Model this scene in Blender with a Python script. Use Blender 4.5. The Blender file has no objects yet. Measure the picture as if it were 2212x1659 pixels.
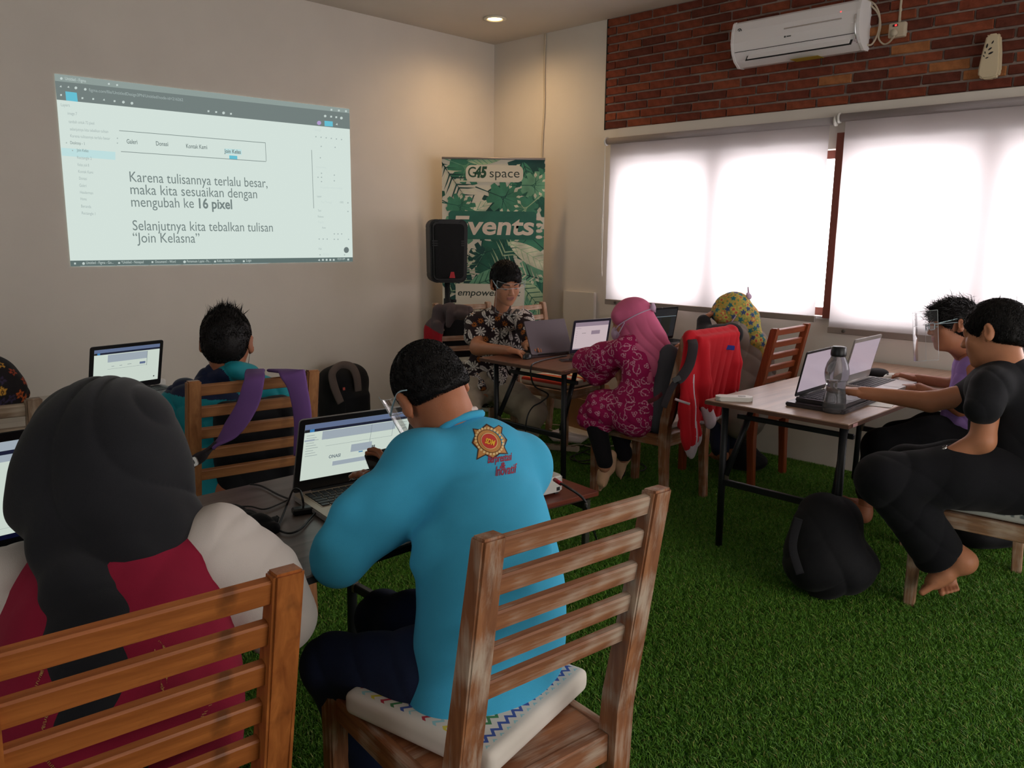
import bpy, math, random, bmesh
import numpy as np
import openvdb
from mathutils import Vector, Matrix
from math import sin, cos, pi, radians

SC = bpy.context.scene
COL = SC.collection

# ---------------------------------------------------------------- camera, world, light, exposure
CAM_F, CAM_YAW, CAM_PITCH, CAM_ROLL = 1741.4, 0.7848, 0.18454, 0.01117
CAM_POS = np.array([0.0, 0.0, 1.49])
W_, H_ = 2212, 1659
_f = np.array([sin(CAM_YAW)*cos(CAM_PITCH), cos(CAM_YAW)*cos(CAM_PITCH), -sin(CAM_PITCH)])
_r = np.array([cos(CAM_YAW), -sin(CAM_YAW), 0.0]); _u = np.cross(_r, _f)
_c, _s = cos(CAM_ROLL), sin(CAM_ROLL)
_r, _u = _r*_c + _u*_s, _u*_c - _r*_s
cd = bpy.data.cameras.new('camera'); cam = bpy.data.objects.new('camera', cd); COL.objects.link(cam)
cd.sensor_fit = 'HORIZONTAL'; cd.sensor_width = 36.0; cd.lens = CAM_F/W_*36.0
cd.clip_start = 0.05; cd.clip_end = 200
cam.matrix_world = Matrix(((_r[0], _u[0], -_f[0], CAM_POS[0]), (_r[1], _u[1], -_f[1], CAM_POS[1]), (_r[2], _u[2], -_f[2], CAM_POS[2]), (0, 0, 0, 1)))
SC.camera = cam

def at(px, py, d):
    """world point seen at pixel (px, py) of the photograph, d metres along the view axis"""
    return CAM_POS + d*(_f + _r*(px-W_/2)/CAM_F + _u*(H_/2-py)/CAM_F)
def atz(px, py, z):
    q = _f + _r*(px-W_/2)/CAM_F + _u*(H_/2-py)/CAM_F
    return CAM_POS + q*(z-CAM_POS[2])/q[2]

SC.view_settings.view_transform = 'Standard'
SC.view_settings.look = 'None'
SC.view_settings.gamma = 1.0
SC.view_settings.use_curve_mapping = False
SC.view_settings.exposure = 0.72

wd = bpy.data.worlds.new('overcast_sky'); SC.world = wd; wd.use_nodes = True
bg = wd.node_tree.nodes['Background']
bg.inputs['Color'].default_value = (1.0, 0.955, 0.975, 1); bg.inputs['Strength'].default_value = 8.3

XW, YW, CEIL = 5.085, 5.352, 3.09     # window wall, screen wall, ceiling

def area(name, loc, size, power, color, direction, spread=pi):
    l = bpy.data.lights.new(name, 'AREA'); l.shape = 'RECTANGLE'; l.size, l.size_y = size
    l.energy = power; l.color = color; l.spread = spread
    o = bpy.data.objects.new(name, l); COL.objects.link(o); o.location = loc
    o.rotation_euler = Vector(direction).to_track_quat('-Z', 'Y').to_euler()
    return o
# daylight entering through the open doors and windows behind the camera
area('daylight_rear_doors', (2.6, -3.2, 1.5), (4.2, 2.0), 62, (1.0, 0.95, 0.93), (0.05, 1, -0.10))
area('daylight_left_windows', (-3.3, 1.0, 1.7), (3.0, 1.6), 18, (0.93, 0.97, 1.0), (1, 0.15, -0.1))
# light portal in the window opening behind the roller blinds
pt = area('window_portal', (XW+0.20, 1.5, 1.5), (5.2, 1.3), 1, (1, 1, 1), (-1, 0, 0)); pt.data.cycles.is_portal = True

# ---------------------------------------------------------------- materials
MATS = {}
def node_mat(name):
    m = bpy.data.materials.new(name); m.use_nodes = True
    MATS[name] = m
    nt = m.node_tree
    return m, nt, nt.nodes['Principled BSDF']
def lin(c):
    """sRGB 0-255 triple to linear"""
    o = []
    for v in c:
        v = v/255.0
        o.append(v/12.92 if v <= 0.04045 else ((v+0.055)/1.055)**2.4)
    return tuple(o)+(1.0,)
def nd(nt, typ, **kw):
    n = nt.nodes.new(typ)
    for k, v in kw.items():
        if k.startswith('_'): setattr(n, k[1:], v)
        else: n.inputs[k.replace('__', ' ')].default_value = v
    return n
def texco(nt, scale=(1, 1, 1), rot=(0, 0, 0), kind='Object'):
    tc = nt.nodes.new('ShaderNodeTexCoord'); mp = nt.nodes.new('ShaderNodeMapping')
    mp.inputs['Scale'].default_value = scale; mp.inputs['Rotation'].default_value = rot
    nt.links.new(tc.outputs[kind], mp.inputs['Vector'])
    return mp.outputs['Vector']
def ramp(nt, fac, stops):
    r = nt.nodes.new('ShaderNodeValToRGB'); e = r.color_ramp.elements
    while len(e) < len(stops): e.new(0.5)
    for i, (p, c) in enumerate(stops):
        e[i].position = p; e[i].color = c if len(c) == 4 else tuple(c)+(1,)
    nt.links.new(fac, r.inputs['Fac']); return r.outputs['Color']
def bump(nt, bsdf, height, strength=0.3, dist=0.01):
    b = nt.nodes.new('ShaderNodeBump'); b.inputs['Strength'].default_value = strength; b.inputs['Distance'].default_value = dist
    nt.links.new(height, b.inputs['Height']); nt.links.new(b.outputs['Normal'], bsdf.inputs['Normal'])
def plain(name, rgb, rough=0.6, metal=0.0, spec=0.5, var=0.0, vscale=20, bumpy=0.0, bscale=200, coat=0.0, alpha=None, trans=0.0, ior=1.45, sheen=0.0):
    m, nt, b = node_mat(name)
    c = lin(rgb)
    b.inputs['Base Color'].default_value = c; b.inputs['Roughness'].default_value = rough
    b.inputs['Metallic'].default_value = metal; b.inputs['Specular IOR Level'].default_value = spec
    b.inputs['Coat Weight'].default_value = coat; b.inputs['Transmission Weight'].default_value = trans; b.inputs['IOR'].default_value = ior
    b.inputs['Sheen Weight'].default_value = sheen
    if var > 0 or bumpy > 0:
        v = texco(nt)
        if var > 0:
            n = nd(nt, 'ShaderNodeTexNoise', Scale=vscale, Detail=5.0); nt.links.new(v, n.inputs['Vector'])
            lo = tuple(x*(1-var) for x in c[:3]); hi = tuple(min(1, x*(1+var)) for x in c[:3])
            nt.links.new(ramp(nt, n.outputs['Fac'], [(0.3, lo), (0.7, hi)]), b.inputs['Base Color'])
        if bumpy > 0:
            n2 = nd(nt, 'ShaderNodeTexNoise', Scale=bscale, Detail=4.0); nt.links.new(v, n2.inputs['Vector'])
            bump(nt, b, n2.outputs['Fac'], bumpy, 0.003)
    return m
def cloth(name, rgb, weave=500, var=0.08, rough=0.9, sheen=0.04):
    m = plain(name, rgb, rough=rough, spec=0.2, var=var, vscale=7, bumpy=0.25, bscale=weave, sheen=sheen)
    return m
def wood(name, dark, light, axis='x', wash=None, wash_amt=0.0, rough=0.55, scale=1.0, knots=0.0):
    """grain running along the local axis; optional whitewash worn into the grain"""
    m, nt, b = node_mat(name)
    s = {'x': (3, 45, 45), 'y': (45, 3, 45), 'z': (45, 45, 3)}[axis]
    v = texco(nt, tuple(q*scale for q in s))
    n = nd(nt, 'ShaderNodeTexNoise', Scale=1.0, Detail=7.0, Roughness=0.6, Distortion=0.6); nt.links.new(v, n.inputs['Vector'])
    col = ramp(nt, n.outputs['Fac'], [(0.25, lin(dark)), (0.48, lin(tuple((a+c)/2 for a, c in zip(dark, light)))), (0.72, lin(light))])
    if wash:
        v2 = texco(nt, tuple(q*scale*1.1 for q in s))
        n2 = nd(nt, 'ShaderNodeTexNoise', Scale=1.3, Detail=9.0, Roughness=0.72, Distortion=0.3); nt.links.new(v2, n2.inputs['Vector'])
        n3 = nd(nt, 'ShaderNodeTexNoise', Scale=9.0, Detail=2.0); nt.links.new(texco(nt), n3.inputs['Vector'])
        ad = nd(nt, 'ShaderNodeMath', _operation='ADD'); nt.links.new(n2.outputs['Fac'], ad.inputs[0]); nt.links.new(n3.outputs['Fac'], ad.inputs[1])
        lo = 1.18 - wash_amt*0.35
        f = ramp(nt, ad.outputs[0], [(0.0, (0, 0, 0)), (min(.99, lo/2-0.04), (0, 0, 0)), (min(1, lo/2+0.13), (0.72,)*3)])
        # ramp works on 0..1: halve the sum
        hv = nd(nt, 'ShaderNodeMath', _operation='MULTIPLY'); hv.inputs[1].default_value = 0.5
        nt.links.new(ad.outputs[0], hv.inputs[0])
        rp = [x for x in nt.nodes if x.bl_idname == 'ShaderNodeValToRGB'][-1]
        nt.links.new(hv.outputs[0], rp.inputs['Fac'])
        mx = nt.nodes.new('ShaderNodeMix'); mx.data_type = 'RGBA'
        nt.links.new(f, mx.inputs['Factor']); nt.links.new(col, mx.inputs['A']); mx.inputs['B'].default_value = lin(wash)
        col = mx.outputs['Result']
    if knots:
        n4 = nd(nt, 'ShaderNodeTexNoise', Scale=14.0, Detail=3.0); nt.links.new(texco(nt), n4.inputs['Vector'])
        f4 = ramp(nt, n4.outputs['Fac'], [(0.62, (0, 0, 0)), (0.74, (knots,)*3)])
        mx = nt.nodes.new('ShaderNodeMix'); mx.data_type = 'RGBA'
        nt.links.new(f4, mx.inputs['Factor']); nt.links.new(col, mx.inputs['A']); mx.inputs['B'].default_value = lin(tuple(q*0.45 for q in dark))
        col = mx.outputs['Result']
    nt.links.new(col, b.inputs['Base Color']); b.inputs['Roughness'].default_value = rough
    bump(nt, b, n.outputs['Fac'], 0.35, 0.002)
    return m
def emit(name, rgb, strength=1.0):
    m = bpy.data.materials.new(name); m.use_nodes = True; nt = m.node_tree
    nt.nodes.remove(nt.nodes['Principled BSDF'])
    e = nt.nodes.new('ShaderNodeEmission'); e.inputs['Color'].default_value = lin(rgb); e.inputs['Strength'].default_value = strength
    nt.links.new(e.outputs[0], nt.nodes['Material Output'].inputs['Surface']); MATS[name] = m
    return m
def screenmat(name, rgb, strength=1.0):
    """glossy display panel that also gives off its picture's light"""
    m, nt, b = node_mat(name)
    b.inputs['Base Color'].default_value = (0.01, 0.01, 0.01, 1); b.inputs['Roughness'].default_value = 0.25
    b.inputs['Emission Color'].default_value = lin(rgb); b.inputs['Emission Strength'].default_value = strength
    return m
def attr_mat(name, rough=0.85, attr='Col', spec=0.2):
    m, nt, b = node_mat(name)
    a = nt.nodes.new('ShaderNodeAttribute'); a.attribute_name = attr
    nt.links.new(a.outputs['Color'], b.inputs['Base Color'])
    b.inputs['Roughness'].default_value = rough; b.inputs['Specular IOR Level'].default_value = spec
    n2 = nd(nt, 'ShaderNodeTexNoise', Scale=450, Detail=3.0); nt.links.new(texco(nt), n2.inputs['Vector'])
    bump(nt, b, n2.outputs['Fac'], 0.2, 0.002)
    return m
def clear(name, tint=(1, 1, 1), alpha=0.12, rough=0.03):
    """thin clear plastic film: mostly see-through with a faint milky body and a gloss"""
    m = bpy.data.materials.new(name); m.use_nodes = True; nt = m.node_tree
    nt.nodes.remove(nt.nodes['Principled BSDF'])
    t = nt.nodes.new('ShaderNodeBsdfTransparent'); t.inputs['Color'].default_value = tuple(tint)+(1,)
    d = nt.nodes.new('ShaderNodeBsdfDiffuse'); d.inputs['Color'].default_value = (0.7, 0.72, 0.74, 1)
    g = nt.nodes.new('ShaderNodeBsdfGlossy'); g.inputs['Roughness'].default_value = rough
    m1 = nt.nodes.new('ShaderNodeMixShader'); m1.inputs[0].default_value = alpha
    nt.links.new(t.outputs[0], m1.inputs[1]); nt.links.new(d.outputs[0], m1.inputs[2])
    fr = nt.nodes.new('ShaderNodeFresnel'); fr.inputs['IOR'].default_value = 1.25
    m2 = nt.nodes.new('ShaderNodeMixShader'); hf = nd(nt, 'ShaderNodeMath', _operation='MULTIPLY'); hf.inputs[1].default_value = 0.55; nt.links.new(fr.outputs[0], hf.inputs[0]); nt.links.new(hf.outputs[0], m2.inputs[0])
    nt.links.new(m1.outputs[0], m2.inputs[1]); nt.links.new(g.outputs[0], m2.inputs[2])
    nt.links.new(m2.outputs[0], nt.nodes['Material Output'].inputs['Surface']); MATS[name] = m
    return m

# ---------------------------------------------------------------- objects and meshes
def tag(o, label=None, cat=None, group=None, kind=None):
    if label: o['label'] = label
    if cat: o['category'] = cat
    if group: o['group'] = group
    if kind: o['kind'] = kind
    return o
def empty(name, label, cat, loc=(0, 0, 0), rz=0.0, group=None):
    o = bpy.data.objects.new(name, None); COL.objects.link(o); o.empty_display_size = 0.05
    o.location = loc; o.rotation_euler = (0, 0, rz)
    return tag(o, label, cat, group)
def link(name, me, mats, parent=None, smooth=None):
    o = bpy.data.objects.new(name, me); COL.objects.link(o)
    if not isinstance(mats, (list, tuple)): mats = [mats]
    for m in mats:
        if m is not None: me.materials.append(m)
    if parent is not None: o.parent = parent
    if smooth is not None:
        me.polygons.foreach_set('use_smooth', [smooth]*len(me.polygons))
    return o
def copy_tree(o, parent=None):
    c = o.copy(); COL.objects.link(c)
    if parent is not None: c.parent = parent
    for ch in list(o.children): copy_tree(ch, c)
    return c
def bm_box(bm, sz, loc=(0, 0, 0), rot=None, bevel=0.0, mi=0):
    r = bmesh.ops.create_cube(bm, size=1.0)
    vs = r['verts']; M = Matrix.Translation(Vector([float(q) for q in loc])) @ (rot.to_4x4() if rot is not None else Matrix()) @ Matrix.Diagonal((sz[0], sz[1], sz[2], 1))
    bmesh.ops.transform(bm, matrix=M, verts=vs)
    fs = list({f for v in vs for f in v.link_faces})
    for f in fs: f.material_index = mi
    if bevel > 0:
        es = list({e for v in vs for e in v.link_edges})
        rr = bmesh.ops.bevel(bm, geom=es, offset=bevel, segments=2 if bevel > 0.004 else 1, profile=0.6, affect='EDGES')
        for f in rr['faces']: f.material_index = mi
def bm_done(bm, name):
    me = bpy.data.meshes.new(name); bm.to_mesh(me); bm.free(); return me
def box(name, sz, loc, m, parent=None, bevel=0.0, rot=None, smooth=None):
    bm = bmesh.new(); bm_box(bm, sz, loc, rot, bevel); return link(name, bm_done(bm, name), m, parent, smooth)
def boxes(name, L, m, parent=None, bevel=0.0):
    bm = bmesh.new()
    for q in L: bm_box(bm, q[0], q[1], q[2] if len(q) > 2 else None, bevel)
    return link(name, bm_done(bm, name), m, parent)
def bm_tube(bm, pts, rad, seg=8, cap=True, closed=False):
    pts = [Vector([float(c) for c in p]) for p in pts]; n = len(pts)
    rads = list(np.interp(np.linspace(0, 1, n), np.linspace(0, 1, len(rad)), rad)) if isinstance(rad, (list, tuple)) else [rad]*n
    rings = []; up = None
    for i, p in enumerate(pts):
        a = pts[max(i-1, 0)] if not closed else pts[i-1]; b_ = pts[min(i+1, n-1)] if not closed else pts[(i+1) % n]
        t = (b_-a).normalized()
        if up is None: up = t.orthogonal().normalized()
        up = (up - t*up.dot(t)).normalized(); s = t.cross(up)
        rings.append([bm.verts.new(p + (up*cos(2*pi*k/seg)+s*sin(2*pi*k/seg))*rads[i]) for k in range(seg)])
    R = range(n if closed else n-1)
    for i in R:
        A, B = rings[i], rings[(i+1) % n]
        for k in range(seg): bm.faces.new((A[k], A[(k+1) % seg], B[(k+1) % seg], B[k]))
    if cap and not closed:
        bm.faces.new(rings[0][::-1]); bm.faces.new(rings[-1])
def smooth_path(pts, n=8):
    P = [np.array(p, float) for p in pts]; out = []
    for i in range(len(P)-1):
        p0 = P[max(i-1, 0)]; p1 = P[i]; p2 = P[i+1]; p3 = P[min(i+2, len(P)-1)]
        for k in range(n):
            t = k/n
            out.append(0.5*((2*p1)+(-p0+p2)*t+(2*p0-5*p1+4*p2-p3)*t*t+(-p0+3*p1-3*p2+p3)*t**3))
    out.append(P[-1]); return out
def tube(name, pts, rad, m, parent=None, seg=8, n=8, closed=False):
    bm = bmesh.new(); bm_tube(bm, smooth_path(pts, n) if n > 1 else pts, rad, seg, closed=closed)
    return link(name, bm_done(bm, name), m, parent, True)
def bm_lathe(bm, prof, seg=32, loc=(0, 0, 0)):
    rings = []
    for r, z in prof:
        rings.append([bm.verts.new((loc[0]+r*cos(2*pi*k/seg), loc[1]+r*sin(2*pi*k/seg), loc[2]+z)) for k in range(seg)])
    for A, B in zip(rings, rings[1:]):
        for k in range(seg): bm.faces.new((A[k], A[(k+1) % seg], B[(k+1) % seg], B[k]))
    if prof[0][0] > 1e-5: bm.faces.new(rings[0][::-1])
    if prof[-1][0] > 1e-5: bm.faces.new(rings[-1])
def lathe(name, prof, m, parent=None, seg=32, loc=(0, 0, 0), smooth=True):
    bm = bmesh.new(); bm_lathe(bm, prof, seg, loc); return link(name, bm_done(bm, name), m, parent, smooth)
def bm_prism(bm, poly, h, M=None, mi=0):
    """polygon in xy extruded by h along z, then transformed by M"""
    lo = [bm.verts.new((x, y, 0)) for x, y in poly]
    f = bm.faces.new(lo[::-1]); f.material_index = mi
    vs = list(lo)
    if h:
        hi = [bm.verts.new((x, y, h)) for x, y in poly]; vs += hi
        g = bm.faces.new(hi); g.material_index = mi
        for i in range(len(poly)):
            j = (i+1) % len(poly); q = bm.faces.new((lo[i], lo[j], hi[j], hi[i])); q.material_index = mi
    if M is not None: bmesh.ops.transform(bm, matrix=M, verts=vs)
def prism(name, poly, h, m, parent=None, M=None, bevel=0.0):
    bm = bmesh.new(); bm_prism(bm, poly, h, M)
    if bevel: bmesh.ops.bevel(bm, geom=bm.edges[:], offset=bevel, segments=2, affect='EDGES')
    return link(name, bm_done(bm, name), m, parent)
def rounded(w, h, r, n=5, cx=0, cy=0):
    o = []
    for sx, sy, a0 in ((1, 1, 0), (-1, 1, 90), (-1, -1, 180), (1, -1, 270)):
        for k in range(n+1):
            a = radians(a0+90*k/n); o.append((cx+sx*(w/2-r)+r*cos(a), cy+sy*(h/2-r)+r*sin(a)))
    return o
def frame(o, X, Y):
    """4x4 with local x along X, local y along Y (orthonormalised)"""
    X = Vector([float(q) for q in X]).normalized(); Y = Vector([float(q) for q in Y]); Y = (Y - X*Y.dot(X)).normalized(); Z = X.cross(Y)
    return Matrix(((X.x, Y.x, Z.x, float(o[0])), (X.y, Y.y, Z.y, float(o[1])), (X.z, Y.z, Z.z, float(o[2])), (0, 0, 0, 1)))
def text(name, s, size, m, parent, M, bold=0.0, align='LEFT', extrude=0.0004, shear=0.0, spacing=1.0, fit=None):
    c = bpy.data.curves.new(name, 'FONT'); c.body = s; c.size = size; c.extrude = extrude; c.offset = bold; c.shear = shear
    c.align_x = align; c.space_character = spacing; c.resolution_u = 4
    t = bpy.data.objects.new(name, c); COL.objects.link(t)
    bpy.context.view_layer.update()
    me = bpy.data.meshes.new_from_object(t.evaluated_get(bpy.context.evaluated_depsgraph_get()))
    bpy.data.objects.remove(t)
    if fit:   # stretch the line to the width it has in the photograph
        xs = [v.co.x for v in me.vertices]; w = max(xs)-min(xs); k = fit/w
        for v in me.vertices: v.co.x *= k
    me.materials.clear()
    o = link(name, me, m, parent); o.matrix_local = M
    return o

# ---------------------------------------------------------------- signed-distance modelling for bodies and cloth
def V(*a): return np.array(a, float)
def unit(v):
    v = np.asarray(v, float); return v/(np.linalg.norm(v)+1e-12)
class SDF:
    def __init__(s): s.p = []
    def cap(s, a, b, ra, rb=None, k=0.02, flat=None, op='+'):
        s.p.append(('c', np.asarray(a, float), np.asarray(b, float), ra, ra if rb is None else rb, k, flat, op)); return s
    def chain(s, pts, rr, k=0.02, flat=None, op='+'):
        for i in range(len(pts)-1): s.cap(pts[i], pts[i+1], rr[i], rr[i+1], k, flat, op)
        return s
    def ell(s, c, r, R=None, k=0.02, op='+'):
        s.p.append(('e', np.asarray(c, float), np.asarray(r, float) if np.ndim(r) else np.array([r]*3, float), np.eye(3) if R is None else R, k, op)); return s
    def box(s, c, h, R=None, rad=0.01, k=0.01, op='+'):
        s.p.append(('b', np.asarray(c, float), np.asarray(h, float), np.eye(3) if R is None else R, rad, k, op)); return s
    def bounds(s):
        lo, hi = np.full(3, 1e9), np.full(3, -1e9)
        for q in s.p:
            if q[-1] != '+': continue
            a, b = s._bb(q); lo = np.minimum(lo, a); hi = np.maximum(hi, b)
        return lo, hi
    def _bb(s, q):
        if q[0] == 'c':
            r = max(q[3], q[4]); f = 1 if q[6] is None else max(1, q[6][1])
            return np.minimum(q[1], q[2])-r*f, np.maximum(q[1], q[2])+r*f
        if q[0] == 'e':
            e = np.abs(q[3]) @ q[2]; return q[1]-e, q[1]+e
        e = np.abs(q[3]) @ q[2]; return q[1]-e, q[1]+e
    def mesh(s, vox, disp=None, relax=1):
        lo, hi = s.bounds(); pad = 5*vox+0.03; lo = lo-pad; hi = hi+pad
        n = np.ceil((hi-lo)/vox).astype(int)+1
        BIG = 0.2
        D = np.full(tuple(n), BIG, np.float32)
        for q in s.p:
            a, b = s._bb(q); k = q[-3] if q[0] == 'c' else q[-2]
            k = max(k, 1e-4)
            pd = k+4*vox
            i0 = np.maximum(np.floor((a-pd-lo)/vox).astype(int), 0); i1 = np.minimum(np.ceil((b+pd-lo)/vox).astype(int)+1, n)
            if (i1 <= i0).any(): continue
            X = (lo[0]+vox*np.arange(i0[0], i1[0], dtype=np.float32))[:, None, None].astype(np.float32)
            Y = (lo[1]+vox*np.arange(i0[1], i1[1], dtype=np.float32))[None, :, None].astype(np.float32)
            Z = (lo[2]+vox*np.arange(i0[2], i1[2], dtype=np.float32))[None, None, :].astype(np.float32)
            if q[0] == 'c':
                _, A, B, ra, rb, _k, flat, op = q
                ba = (B-A).astype(np.float32); L2 = max(float(ba@ba), 1e-9)
                x, y, z = X-np.float32(A[0]), Y-np.float32(A[1]), Z-np.float32(A[2])
                t = np.clip((x*ba[0]+y*ba[1]+z*ba[2])/np.float32(L2), 0, 1)
                x, y, z = x-t*ba[0], y-t*ba[1], z-t*ba[2]
                r = np.float32(ra)+t*np.float32(rb-ra)
                if flat is not None:
                    nn = unit(flat[0]); g = 1-1/flat[1]; w = (x*nn[0]+y*nn[1]+z*nn[2])*np.float32(g)
                    x, y, z = x-w*np.float32(nn[0]), y-w*np.float32(nn[1]), z-w*np.float32(nn[2])
                    d = (np.sqrt(x*x+y*y+z*z)-r)*np.float32(min(1.0, flat[1])**0.5)
                else: d = np.sqrt(x*x+y*y+z*z)-r
            else:
                c, h, R = q[1], q[2], q[3].astype(np.float32)
                x, y, z = X-np.float32(c[0]), Y-np.float32(c[1]), Z-np.float32(c[2])
                u = x*R[0, 0]+y*R[1, 0]+z*R[2, 0]; v = x*R[0, 1]+y*R[1, 1]+z*R[2, 1]; w = x*R[0, 2]+y*R[1, 2]+z*R[2, 2]
                if q[0] == 'e':
                    k0 = np.sqrt((u/h[0])**2+(v/h[1])**2+(w/h[2])**2); k1 = np.sqrt((u/h[0]**2)**2+(v/h[1]**2)**2+(w/h[2]**2)**2)+1e-6
                    d = k0*(k0-1)/k1
                else:
                    rad = q[4]
                    qx, qy, qz = np.abs(u)-(h[0]-rad), np.abs(v)-(h[1]-rad), np.abs(w)-(h[2]-rad)
                    d = np.sqrt(np.maximum(qx, 0)**2+np.maximum(qy, 0)**2+np.maximum(qz, 0)**2)+np.minimum(np.maximum(np.maximum(qx, qy), qz), 0)-rad
                op = q[-1]
            sl = tuple(slice(i0[j], i1[j]) for j in range(3)); E = D[sl]
            if op == '+':
                hh = np.maximum(k-np.abs(E-d), 0)/k; D[sl] = np.minimum(E, d)-hh*hh*k*0.25
            else:
                hh = np.maximum(k-np.abs(E+d), 0)/k; D[sl] = np.maximum(E, -d)+hh*hh*k*0.25
        D = np.clip(D, -BIG, BIG)
        g = openvdb.FloatGrid(BIG); g.copyFromArray(np.ascontiguousarray(D.astype(np.float32)))
        P, Q = g.convertToQuads(isovalue=0.0)[:2]
        P = P.astype(np.float64)*vox+lo; Q = np.asarray(Q, dtype=np.int64)[:, ::-1]
        if relax: P = laplace(P, Q, relax)
        if disp is not None:
            N = vnormals(P, Q); P = P+N*disp(P, N)[:, None]
        return P, Q
def laplace(P, Q, it, f=0.6):
    n = len(P)
    for _ in range(it):
        S = np.zeros((n, 3)); C = np.zeros(n)
        for a, b in ((0, 1), (1, 2), (2, 3), (3, 0)):
            for i, j in ((a, b), (b, a)):
                for k in range(3): S[:, k] += np.bincount(Q[:, i], P[Q[:, j], k], n)
                C += np.bincount(Q[:, i], minlength=n)
        m = C > 0; P = P.copy(); P[m] = P[m]*(1-f)+f*S[m]/C[m][:, None]
    return P
def vnormals(P, Q):
    fn = np.cross(P[Q[:, 2]]-P[Q[:, 0]], P[Q[:, 3]]-P[Q[:, 1]]); N = np.zeros_like(P)
    for i in range(4):
        for k in range(3): N[:, k] += np.bincount(Q[:, i], fn[:, k], len(P))
    return N/(np.linalg.norm(N, axis=1)[:, None]+1e-12)
def np_link(name, P, Q, mats, parent=None, mi=None, col=None, smooth=True):
    me = bpy.data.meshes.new(name)
    me.vertices.add(len(P)); me.vertices.foreach_set('co', np.asarray(P, np.float32).ravel())
    k = Q.shape[1]
    me.loops.add(len(Q)*k); me.loops.foreach_set('vertex_index', np.asarray(Q, np.int32).ravel())
    me.polygons.add(len(Q)); me.polygons.foreach_set('loop_start', np.arange(0, len(Q)*k, k, dtype=np.int32))
    me.polygons.foreach_set('loop_total', np.full(len(Q), k, np.int32)) if False else None
    me.update(calc_edges=True)
    o = link(name, me, mats, parent)
    me.polygons.foreach_set('use_smooth', [smooth]*len(Q))
    if mi is not None: me.polygons.foreach_set('material_index', np.asarray(mi, np.int32))
    if col is not None:
        a = me.color_attributes.new('Col', 'FLOAT_COLOR', 'POINT')
        c4 = np.ones((len(P), 4), np.float32); c4[:, :3] = col; a.data.foreach_set('color', c4.ravel())
    me.update()
    return o
def lown(P, s, seed=0):
    """cheap smooth pseudo noise, about -1..1"""
    r = np.random.RandomState(seed); o = np.zeros(len(P))
    for _ in range(4):
        d = r.normal(size=3); d /= np.linalg.norm(d); o += np.sin(P@(d*s*r.uniform(.7, 1.5))+r.uniform(0, 6.3))
    return o/2.2
def folds(dirs, amp, freq, seed=0, mask=None, warp=1.5, wf=6.0):
    """ridged drapery folds running across the given direction(s)"""
    dirs = [unit(d) for d in dirs]
    def fn(P, N):
        o = np.zeros(len(P))
        for i, d in enumerate(dirs):
            ph = P@(d*freq)+warp*lown(P, wf, seed+i)
            o += (1-np.abs(np.sin(ph/2)))**1.6-0.35
        o *= amp*(0.6+0.5*lown(P, wf*1.3, seed+9))
        if mask is not None: o *= mask(P)
        return o
    return fn
# ---------------------------------------------------------------- room shell
M_wall = plain('painted_plaster', (214, 206, 196), rough=0.9, var=0.03, vscale=2.5, bumpy=0.12, bscale=60)
M_wall2 = plain('painted_plaster_window_wall', (216, 209, 200), rough=0.9, var=0.03, vscale=2.0, bumpy=0.12, bscale=50)
M_ceil = plain('ceiling_paint', (205, 195, 183), rough=0.95, var=0.02, vscale=3)
M_mortar = plain('mortar', (140, 124, 116), rough=1.0, var=0.25, vscale=12, bumpy=0.8, bscale=60)
def structure(o): o['kind'] = 'structure'; return o

T = 0.18
X0, Y0 = -3.4, -3.4
structure(box('floor', (XW-X0+2*T, YW-Y0+2*T, 0.12), ((XW+X0)/2, (YW+Y0)/2, -0.06), plain('turf_backing', (30, 76, 18), rough=1.0, var=0.3, vscale=60)))
structure(box('ceiling', (XW-X0+2*T, YW-Y0+2*T, 0.12), ((XW+X0)/2, (YW+Y0)/2, CEIL+0.06), M_ceil))
structure(box('wall_screen', (XW-X0+T, T, CEIL), ((XW+X0+T)/2, YW+T/2, CEIL/2), M_wall))
structure(box('wall_left', (T, YW-Y0, CEIL), (X0-T/2, (YW+Y0)/2, CEIL/2), M_wall))
structure(box('wall_rear', (XW-X0, T, CEIL), ((XW+X0)/2, Y0-T/2, CEIL/2), M_wall))
# window wall: solid left part, parapet, band over the window, brick field backing, right part beyond the frame
WY1, WY0, WZ0, WZ1 = 3.96, -1.2, 0.985, 2.03
BRY1, BRY0, BRZ0 = 4.10, 0.62, 2.285
ww = bmesh.new()
def wseg(y0, y1, z0, z1, x0=XW, x1=XW+T): bm_box(ww, (x1-x0, y1-y0, z1-z0), ((x0+x1)/2, (y0+y1)/2, (z0+z1)/2))
wseg(WY1, YW+T, 0, BRZ0); wseg(BRY1, YW+T, BRZ0, CEIL)
wseg(WY0, WY1, 0, WZ0); wseg(WY0, WY1, WZ1, BRZ0-0.075)
wseg(Y0, WY0, 0, BRZ0); wseg(Y0, BRY0, BRZ0, CEIL)
wseg(WY0, WY1, BRZ0-0.075, BRZ0, x0=XW-0.018)
structure(link('wall_right', bm_done(ww, 'wall_right'), M_wall2))
structure(box('trim_1', (0.012, 0.02, CEIL-BRZ0), (XW+0.004, BRY1+0.002, (CEIL+BRZ0)/2), plain('black_gap_strip', (28, 24, 22), rough=0.8)))
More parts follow.
